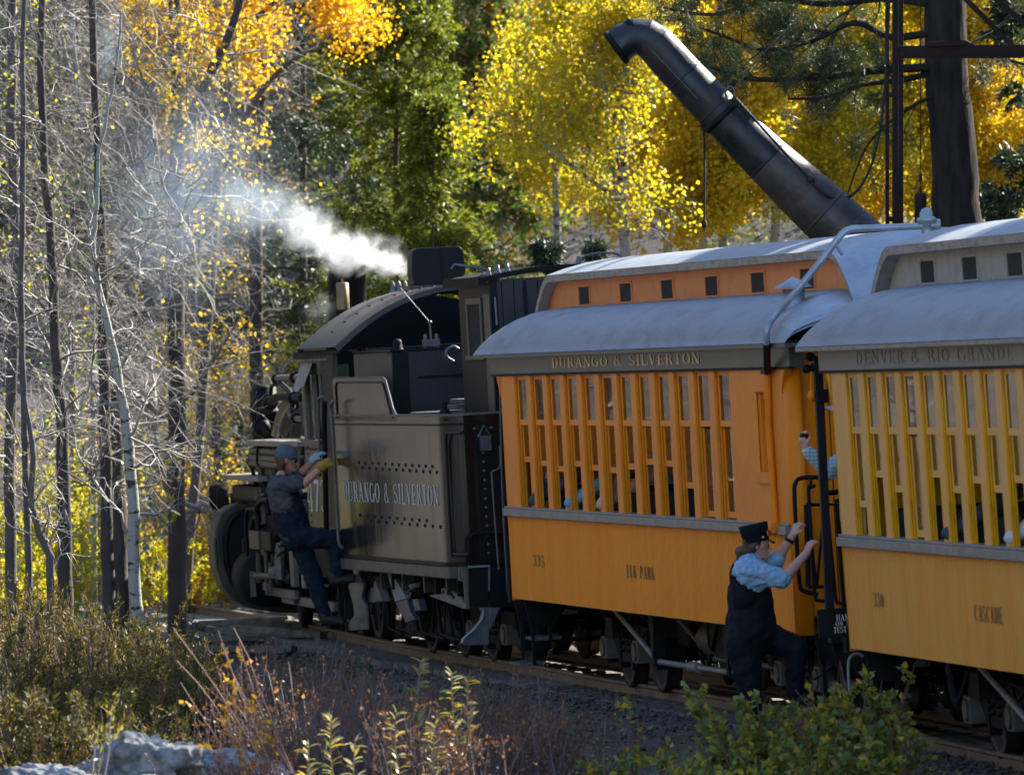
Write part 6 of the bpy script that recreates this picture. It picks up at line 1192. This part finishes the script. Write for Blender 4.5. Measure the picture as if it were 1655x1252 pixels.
# trees standing along the far bank outside the frame; they shade the train
k = 0
for X, Y, h in ((13.5, 60, 19), (17.0, 62.8, 21), (13.6, 69.5, 19.5), (16.0, 74, 20), (18.5, 69.5, 22), (14.6, 78.5, 18.5), (18.0, 83, 19.5), (15.0, 87.5, 18), (18.6, 91.5, 19), (13.2, 83.5, 16), (20.5, 77, 22), (17.6, 60, 20), (12.6, 74.5, 16.5)):
    px = CX + F*X/Y; hh = HY - F*(h-EZ)/Y; conifer("tall dense fir on the far bank to the right of the coaches", px, 700, hh, Y, 2.7, L_fir, 90+k, 120, 9000, 14, group="firs shading the train from the far bank", ln=.42, lw=.20); k += 1

# ---------- undergrowth
def shrub(label, X, Y, h, w, lm, seed, stems=16, nl=3000, ls=(.05, .02), name="bush", cat="bush", stemm=None, up=.5, L2=.25, group=None, spread=35, z0=None, jit=.01, lean=(0, 0), n2=7, pm=None):
    rg = np.random.RandomState(seed); base = np.array([X, Y, float(gz(X, Y)) - .05 if z0 is None else z0]); root = thing(name, label, cat, tuple(base), group=group)
    o = rg.normal(size=(stems, 3)) * [w*.22, w*.22, 0]; a = np.radians(rg.uniform(0, spread, stems)); az = rg.uniform(0, 6.28, stems); d = np.stack([np.sin(a)*np.cos(az) + lean[0], np.sin(a)*np.sin(az) + lean[1], np.cos(a)], 1); d = unit(d); ln = h * rg.uniform(.65, 1.12, stems); pts = [o]
    for k in range(7): d = unit(d + rg.normal(size=d.shape)*.07 + [0, 0, .02]); pts.append(pts[-1] + d*(ln/7)[:, None])
    P1 = np.stack(pts, 1); R1 = np.linspace(1, .3, 8)[None] * rg.uniform(.005, .010, (stems, 1)); P2, R2 = grow(rg, P1, R1, n2, .15, .95, h*L2, 38, .2, .12, 5, .5)
    v, q = merge([tubes_np(P1, R1, 4), tubes_np(P2, R2, 3)]); place("stems", npmesh("stems", v, q), stemm or M_twig, root)
    Pa = P2; o, T = on_twigs(rg, Pa, nl, jit); v, q = leaves_np(rg, o, T*.8 + rg.normal(size=o.shape)*.6 + [0, 0, .1 if not pm else -.5], ls[0], ls[1])
    if nl: place("foliage", npmesh("foliage", v, q), lm, root)
    return root
def gx(px, Y): return (px - CX) / F * Y
W_ = [("willow bush at the lower left corner, olive leaves", 40, 55, 1.2, 1.0), ("willow bush right of the corner willow", 130, 57, 1.2, 1.0), ("willow bush in front of the white aspen foot", 215, 60, 1.15, 1.0), ("low willow bush nearest the gravel", 300, 62, .9, .8), ("back willow bush at the left border", 20, 64, 1.35, 1.1), ("back willow bush around the dark trunk foot", 110, 66, 1.2, 1.1), ("back willow bush behind the white aspen foot", 255, 70, .75, 1.1), ("willow bush over the grey boulders", 185, 53.5, .75, .9), ("willow bush left of the boulders", 60, 52, .9, .9), ("small willow bush beside the dry twigs", 335, 58, .85, .7), ("olive willow between corner and boulder", 100, 60, 1.0, 1.0)]
for i, (lb, px, Y, h, w) in enumerate(W_): shrub(lb, gx(px, Y), Y, h, w, L_wil, 120+i, 30, 6200, (.055, .0105), "willow_bush", "willow", M_twig_r, group="willow thicket on the left", spread=30, n2=9)
shrub("single upright willow sprig with yellowish tips over the thicket", gx(150, 50), 50, 1.0, .12, leafmat("yellowish_leaves", [(.42, .34, .04), (.30, .30, .05)], .4), 140, 3, 120, (.05, .014), "willow_sprig", "willow", spread=8)
for i, (lb, px, Y, h, w, lm) in enumerate((("sunlit yellow bush low at the left border", 25, 90, 1.8, 1.4, L_ygr), ("sunlit golden bush behind the dark trunk foot", 100, 92, 1.9, 1.3, L_ygr), ("yellow green bush in the sun right of the white aspen foot", 262, 100, 1.35, 1.1, L_ygr), ("bright yellow bush by the plough", 325, 103, 1.3, 1.0, L_gold), ("low red and yellow bush on the gravel edge", 290, 101, .6, 1.0, leafmat("red_yellow_leaves", [(.5,.09,.03),(.7,.5,.02),(.35,.4,.03),(.6,.25,.03)], .5)), ("yellow bush further back between the trunks", 60, 98, 2.9, 1.8, L_ygr), ("green and gold bush behind the brown trunks", 160, 108, 2.0, 1.4, L_ygr), ("yellow bush behind the plough top", 372, 112, 2.4, 1.1, L_gold), ("tall golden shrub behind the boiler pipes", 330, 115, 4.2, 1.3, L_gold), ("ochre shrub left of the boiler pipes", 400, 116, 3.8, 1.2, L_ygr))):
    shrub(lb, gx(px, Y), Y, h, w, lm, 150+i, 26, 3600, (.055, .04), "autumn_bush", "bush", group="sunlit autumn bushes by the track", spread=38, n2=8)
for i, (lb, px, Y, h, w) in enumerate((("leafy green bramble bush in front of the conductor's legs", 1215, 54.5, .80, .5), ("green bramble bush with yellow leaves under the coach step", 1330, 54.0, .72, .65), ("tall bramble shoot cluster before the yellow coach end", 1392, 54.6, .95, .25), ("bramble bush at the bottom edge, right of centre", 1270, 52.5, .52, .8), ("bramble bush at the bottom edge under the yellow coach", 1385, 52.6, .48, .7))):
    shrub(lb, gx(px, Y), Y, h, w, L_rasp, 170+i, 28, 1900, (.062, .050), "bramble_bush", "bush", M_twig_r, group="green brambles beside the rail", spread=34, n2=4, jit=.012, pm=1, L2=.22)
for i, (lb, px, Y, h, w, nl) in enumerate((("thin leafy shoot in front of the rail below ELK PARK", 1020, 55, .88, .06, 60), ("sparse low bramble left of the thin shoot", 965, 53, .42, .5, 260), ("sparse bramble with a few yellow leaves right of the thin shoot", 1085, 53, .52, .5, 420), ("trailing bramble in the bottom middle right", 1125, 51.5, .42, .5, 420), ("leafy sprig under the hand brake plate of the yellow coach", 1470, 54, .62, .25, 130), ("small green sprig on the ballast at the right", 1500, 53, .33, .2, 60))):
    shrub(lb, gx(px, Y), Y, h, w, L_rasp, 190+i, 5 if w < .2 else 12, nl, (.058, .045), "bramble_sprig", "bramble", M_twig_r, group="sparse bramble shoots", spread=10 if w < .1 else 30, n2=5, pm=1, L2=.15 if w < .1 else .25)
D_ = [("dry brown shrub left of centre bottom", 430, 53, .95, .9), ("dry brown shrub in the bottom centre", 560, 52, .9, 1.0), ("dry twiggy shrub under the tender wheels", 640, 57, .85, 1.0), ("withered shrub below the first coach truck", 800, 57, .85, .9), ("grey withered shrub right of the willow shoots", 850, 53, .75, .9), ("withered shrub at the bottom under the tender", 700, 51, .8, 1.0), ("dry shrub beside the boulders", 370, 50.5, .55, .7), ("dead grey shrub between track and boulders", 480, 59, 1.0, .9), ("thin dead weeds at the rail near the first truck", 900, 58, .55, .5)]
for i, (lb, px, Y, h, w) in enumerate(D_): shrub(lb, gx(px, Y), Y, h, w, L_brn, 210+i, 60, 1500, (.026, .019), "dry_shrub", "dry shrub", mat("dead_stem", (.20, .15, .14), .8, col2=(.08, .055, .05), scale=5), group="withered shrubs along the near rail", spread=38, n2=7, L2=.4)
for i, (lb, px, Y, h, ln_) in enumerate((("leaning reddish stems with a few yellow leaves, left of the locomotive shadow", 492, 51, 1.45, -.50), ("second cluster of leaning red stems closer to the boulders", 452, 50.5, 1.22, -.48), ("pale dead stems standing in front of the step plates", 500, 54, 1.1, -.05))):
    shrub(lb, gx(px, Y), Y, h, .25, leafmat("yellow_tip_leaves", [(.62, .42, .02), (.55, .30, .03), (.4, .15, .04)], .45), 230+i, 6, 90 if i < 2 else 20, (.045, .03), "red_stem_shrub", "shrub", mat("pinkish_stem", (.34, .18, .15), .6, col2=(.20, .10, .08), scale=6) if i < 2 else M_twig, group="leaning bare stems", spread=16, n2=2, L2=.2, lean=(ln_, 0))
for i, (Y, off, h) in enumerate(((56, 3.0, 1.0), (59.5, 2.6, .9), (63, 2.9, 1.1), (66.5, 2.6, .9), (70, 2.8, 1.0), (73.5, 2.5, .9), (77, 2.7, 1.1), (80.5, 2.6, 1.0), (84, 2.6, 1.0), (87.5, 2.5, 1.1))):  # shrubs added to block sun and hide bright ground under the train
    shrub("added dark shrub shading the ground on the far side of the track", float(track_x(Y)) + off, Y, h*2.0, 2.6, L_dark, 260+i, 44, 5200, (.14, .10), "shading_shrub", "bush", group="added shrubs that keep the sun from under the train", spread=60, n2=9, jit=.08)
# willow shoots whose leaves can be told apart
M_lf = [leafmat("pale_willow_leaf", [(.52, .50, .40), (.38, .36, .18), (.48, .40, .12)], .4, .3), leafmat("orange_willow_leaf", [(.62, .30, .03), (.50, .40, .05)], .45, .3), leafmat("green_willow_leaf", [(.32, .36, .06), (.25, .28, .05)], .45, .3)]
lfm = []
for m in M_lf:
    mb = MB(); K = 6; V = []
    for i in range(K+1): t = i/K; w_ = .011*math.sin(math.pi*min(1, t*1.02+.02))**.8; zc = .015*math.sin(t*2.2); V += [(t*.085, -w_, zc+.004), (t*.085, 0, zc), (t*.085, w_, zc+.004)]
    mb.add(V, [(3*i+j, 3*i+3+j, 3*i+4+j, 3*i+1+j) for i in range(K) for j in (0, 1)], True); me = bpy.data.meshes.new("leaf"); me.from_pydata(mb.v, [], mb.f); me.polygons.foreach_set("use_smooth", mb.sm); me.materials.append(m); lfm.append(me)
rr = random.Random(17)
for i, (lb, bpx, tpx, tpy, Y, n) in enumerate((("willow shoot with pale curled leaves, tallest in the bottom centre", 672, 680, 1066, 52, 26), ("willow shoot with orange leaf tips right of the tallest one", 752, 730, 1088, 51, 22), ("willow shoot with curled yellow leaves, rightmost of the bottom centre group", 766, 756, 1092, 51.5, 20), ("leafy willow shoot at the bottom left of centre", 542, 536, 1160, 49.5, 20), ("short willow shoot beside the bottom left of centre one", 578, 574, 1196, 49, 14), ("drooping willow shoot left of the tallest one", 648, 640, 1150, 50.5, 18), ("pale willow shoot cut by the bottom edge", 505, 500, 1200, 49, 14), ("low willow shoot between the two taller groups", 700, 704, 1170, 50.5, 16))):
    b = Vector((gx(bpx, Y), Y, float(gz(gx(bpx, Y), Y)) - .03)); tp = at(tpx, tpy, Y); root = thing("willow_shoot", lb, "willow shoot", b, group="sunlit willow shoots in the foreground"); pts = bend([Vector((0, 0, 0)), (tp-b)*.35 + Vector((.02, 0, 0)), (tp-b)*.7 + Vector((-.012, 0, 0)), tp-b], 6); MB().tube(pts, [.007 - .0045*k/(len(pts)-1) for k in range(len(pts))], 5).build("stem", mat("tan_stem", (.30, .20, .12), .6), root)
    n = int(n*1.7)
    for k in range(n):
        t = .42 + .58*(k+.5)/n; j = min(int(t*(len(pts)-1)), len(pts)-2); q = pts[j].lerp(pts[j+1], t*(len(pts)-1)-j); s_ = rr.choice((-1, 1)); o = place("leaf", lfm[0 if rr.random() < .5 else (1 if rr.random() < .5 else 2)], None, root); o.location = q; o.rotation_euler = (rr.uniform(-.7, .7), -rr.uniform(-.2, .9), (0 if s_ > 0 else math.pi) + rr.uniform(-.8, .8)); o.scale = [rr.uniform(.75, 1.3)*(1.15-.4*t)]*3
# boulders
def boulder(label, px, py, Y, sx, sy, sz, seed):
    rg = random.Random(seed); c = at(px, py, Y); bmv = MB(); n = 80; m_ = 52; V = []
    from mathutils import noise
    for i in range(m_+1):
        a = math.pi*i/m_
        for j in range(n):
            b = 2*math.pi*j/n; d = Vector((math.sin(a)*math.cos(b), math.sin(a)*math.sin(b), math.cos(a))); off = Vector((seed*3.1, seed, 0))
            r = 1 + .34*noise.noise(d*1.3+off) - .26*abs(noise.noise(d*2.6+off)) + .09*noise.noise(d*7+off) - .16*abs(noise.noise(Vector((d.x*2.5+d.z*2, d.y*2.5, d.z*8))+off)) + .04*noise.noise(d*19+off) - .05*abs(noise.noise(d*12+off)); V.append((d.x*r*sx, d.y*r*sy, max(-.5*sz, d.z*r*sz)))
    bmv.add(V, [(i*n+j, (i+1)*n+j, (i+1)*n+(j+1) % n, i*n+(j+1) % n) for i in range(m_) for j in range(n)], True)
    o = bmv.build("boulder", mat("lichened_grey_rock", (.30, .305, .315), .85, col2=(.085, .085, .08), scale=7, lo=.42, hi=.62, bump=1.0, bscale=14, detail=12)); o.location = c; o.rotation_euler = (rg.uniform(-.2, .2), rg.uniform(-.2, .2), rg.uniform(0, 3)); return tag(o, label, "boulder", "boulders in the lower left corner")
boulder("large layered grey boulder, highest of the lower left group", 232, 1262, 51, .46, .34, .30, 1); boulder("smooth pale boulder cut by the bottom edge, furthest left", 92, 1282, 50.5, .38, .28, .20, 2); boulder("flat blue grey slab right of the largest boulder", 345, 1256, 51.5, .46, .28, .19, 3); boulder("dark rounded stone between the left boulder and the largest one", 150, 1262, 51.8, .16, .2, .15, 4); boulder("low broad rock running out to the dry shrubs", 400, 1268, 51.2, .34, .3, .19, 5); boulder("front rock under the largest boulder at the bottom edge", 250, 1290, 50, .35, .3, .16, 6)
# old planks thrown beside the rails ahead of the engine
rg_ = random.Random(44)
for k in range(12):
    px_, py_ = [(368, 975), (385, 984), (398, 991), (412, 996), (425, 1001), (440, 1006), (405, 986), (430, 994), (450, 1002), (418, 1008), (395, 1000), (375, 988)][k]; Yk = 94 - .7*k - (2 if k > 8 else 0)
    o = MB().box(-.55, .55, -.10, .10, -.035, .035).build("plank", M_tie, bevel=.008); xk = gx(px_, Yk); o.location = (xk, Yk, float(gz(xk, Yk)) + .05 + .05*(k % 3)); o.rotation_euler = (rg_.uniform(-.08, .08), rg_.uniform(-.06, .06), rg_.uniform(-.45, .1)); tag(o, "old grey weathered plank lying in the loose pile beside the rails at the plough", "plank", "weathered planks beside the rails ahead of the engine")
# fallen leaves and low grass
rg = np.random.RandomState(300); N = 16000; Yl = rg.uniform(48, 118, N); Xl = rg.uniform(-.072, .072, N) * Yl; o = np.stack([Xl, Yl, gz(Xl, Yl) + .02], 1); v, q = leaves_np(rg, o, rg.normal(size=(N, 3))*[1, 1, .25], .045, .035, flat=True); tag(place("fallen_leaves", npmesh("fallen_leaves", v, q), leafmat("fallen_leaf", [(.28, .17, .03), (.16, .09, .03), (.4, .28, .03), (.09, .06, .03)], .2)), "yellow and brown fallen leaves scattered over the ground", "fallen leaves", kind="stuff")
N = 14000; Yl = rg.uniform(50, 112, N); Xl = track_x(Yl) - rg.uniform(1.8, 9, N); o = np.stack([Xl, Yl, gz(Xl, Yl) - .01], 1); v, q = leaves_np(rg, o, rg.normal(size=(N, 3))*[.5, .5, 0] + [0, 0, 1], .16, .009); tag(place("grass", npmesh("grass", v, q), leafmat("dry_grass", [(.2, .15, .06), (.10, .10, .03), (.28, .21, .10)], .3)), "thin dry grass between the bushes and the track", "grass", kind="stuff")
# far wood: crowns merging on the hillside
def far_wood(label, x0, x1, lm, seed, N, Y0=126, Y1=160, sz=.22):
    rg = np.random.RandomState(seed); nc = N // 90; Yc = rg.uniform(Y0, Y1, nc); pc = rg.uniform(x0, x1, nc); zc = rg.uniform(-60, 900, nc); c = np.stack([(pc-CX)/F*Yc, Yc, EZ - (zc-HY)/F*Yc], 1); c[:, 2] = np.maximum(c[:, 2], gz(c[:, 0], c[:, 1])); r = rg.uniform(.25, .7, nc); ix = np.repeat(np.arange(nc), 90); o = c[ix] + rg.normal(size=(len(ix), 3)) * (r[ix]*.55)[:, None]; v, q = leaves_np(rg, o, rg.normal(size=o.shape), sz, sz*.5)
    tag(place("far_wood", npmesh("far_wood", v, q), lm), label, "wood", kind="stuff")
far_wood("blurred grey green wood on the slope at the far left", -60, 470, leafmat("far_left", [(.05, .075, .04), (.07, .065, .05), (.02, .035, .022), (.20, .16, .04)], .3), 401, 62000, sz=.14); far_wood("dark green wood on the slope behind the firs", 400, 900, leafmat("far_mid", [(.05, .09, .03), (.09, .12, .03), (.16, .12, .10), (.03, .06, .03)], .3), 402, 46000, sz=.14); far_wood("golden wood on the slope at the right", 820, 1720, leafmat("far_right", [(.40, .30, .03), (.22, .24, .04), (.12, .13, .06), (.10, .13, .03)], .45), 403, 42000, 116, 150, .10)
# bare brush filling the left wood
rg = np.random.RandomState(500)
def brush(label, x0, x1, y0, y1, Y0, Y1, n, seed, L=1.2, r=.006):
    rg = np.random.RandomState(seed); Yc = rg.uniform(Y0, Y1, n); c = np.stack([(rg.uniform(x0, x1, n)-CX)/F*Yc, Yc, EZ - (rg.uniform(y0, y1, n)-HY)/F*Yc], 1); d = unit(rg.normal(size=(n, 3))*[1, .6, .9] + [0, 0, .3]); pts = [c]
    for k in range(7): d = unit(d + rg.normal(size=d.shape)*.25); pts.append(pts[-1] + d*(L/7)*rg.uniform(.6, 1.2, (n, 1)))
    P1 = np.stack(pts, 1); R1 = np.linspace(1, .4, 8)[None]*rg.uniform(.5, 1.3, (n, 1))*r; P2, R2 = grow(rg, P1, R1, 5, .05, 1, L*.4, 50, 0, .25, 5, .6); v, q = merge([tubes_np(P1, R1, 3), tubes_np(P2, R2, 3)]); tag(place("brushwood", npmesh("brushwood", v, q), M_twig), label, "brushwood", kind="stuff")
brush("tangle of bare twigs, pale with painted sun glints, filling the wood on the left", -40, 330, -40, 740, 84, 96, 820, 501); brush("tangle of bare twigs behind the locomotive boiler", 100, 480, -40, 900, 98, 114, 750, 503); brush("bare twigs on the slope behind the firs", 440, 1000, -60, 500, 118, 126, 260, 502)

# ================================================================ STEAM AND SMOKE
def puff(name, c, r, rot, dens, col, parent, nscale, lo, hi, aniso=.3):
    m = bpy.data.materials.new("vapour_" + name); m.use_nodes = True; n = m.node_tree.nodes; l = m.node_tree.links; n.remove(n["Principled BSDF"]); out = n["Material Output"]
    v = n.new("ShaderNodeVolumePrincipled"); v.inputs["Color"].default_value = (*col, 1); v.inputs["Anisotropy"].default_value = aniso; l.new(v.outputs[0], out.inputs["Volume"])
    tc = n.new("ShaderNodeTexCoord"); ln = n.new("ShaderNodeVectorMath"); ln.operation = 'LENGTH'; l.new(tc.outputs["Object"], ln.inputs[0])
    mp = n.new("ShaderNodeMapping"); mp.inputs["Scale"].default_value = (r[0], r[1], r[2]); l.new(tc.outputs["Object"], mp.inputs[0]); nz = n.new("ShaderNodeTexNoise"); nz.inputs["Scale"].default_value = nscale; nz.inputs["Detail"].default_value = 9; nz.inputs["Distortion"].default_value = 1.1; nz.inputs["Roughness"].default_value = .68; l.new(mp.outputs[0], nz.inputs["Vector"])
    fall = n.new("ShaderNodeMapRange"); fall.inputs[1].default_value = 1; fall.inputs[2].default_value = .0; fall.inputs[3].default_value = 0; fall.inputs[4].default_value = 1; fall.interpolation_type = 'SMOOTHSTEP'; l.new(ln.outputs["Value"], fall.inputs[0])
    s = n.new("ShaderNodeMath"); s.operation = 'MULTIPLY_ADD'; l.new(fall.outputs[0], s.inputs[0]); s.inputs[1].default_value = .62; n2 = n.new("ShaderNodeMath"); n2.operation = 'MULTIPLY_ADD'; n2.inputs[1].default_value = 2.6; n2.inputs[2].default_value = -1.3; l.new(nz.outputs["Fac"], n2.inputs[0]); l.new(n2.outputs[0], s.inputs[2])
    q = n.new("ShaderNodeMapRange"); q.inputs[1].default_value = lo; q.inputs[2].default_value = hi; q.inputs[3].default_value = 0; q.inputs[4].default_value = dens; l.new(s.outputs[0], q.inputs[0]); k = n.new("ShaderNodeMath"); k.operation = 'MULTIPLY'; l.new(q.outputs[0], k.inputs[0]); l.new(fall.outputs[0], k.inputs[1]); l.new(k.outputs[0], v.inputs["Density"])
    mb = MB(); mb.ball((0, 0, 0), 1.0, 20); o = mb.build(name, m, parent); o.location = c - parent.location if parent else c; o.rotation_euler = rot; o.scale = r; return o
st = thing("steam_plume", "white steam drifting left from the locomotive roof", "steam", at(560, 400, 86)); st["kind"] = "stuff"
puff("steam_puff", at(632, 424, 85), (.46, .32, .24), (0, .30, 0), 14, (.93, .96, 1), st, 4.4, .22, .9)
puff("steam_puff", at(572, 404, 86), (.68, .42, .40), (0, .15, 0), 13, (.93, .96, 1), st, 3.6, .24, .95)
puff("steam_puff", at(508, 372, 87), (.74, .45, .52), (0, .75, 0), 8, (.90, .95, 1), st, 3.4, .26, 1.0)
puff("steam_puff", at(428, 330, 88), (1.0, .6, .62), (0, .4, 0), 2.2, (.72, .86, 1), st, 2.6, .22, 1.0)
puff("steam_puff", at(520, 495, 84.5), (.36, .25, .28), (0, -.6, 0), 1.6, (.9, .95, 1), st, 4, .24, 1.0)
puff("smoke_wisp", at(290, 300, 92), (1.6, .9, 1.9), (0, 0, 0), .62, (.55, .74, 1), st, 1.2, -.1, .9)
puff("smoke_wisp", at(180, 60, 96), (.45, .5, .9), (0, .2, 0), .9, (.65, .8, 1), st, 1.6, .1, .8)
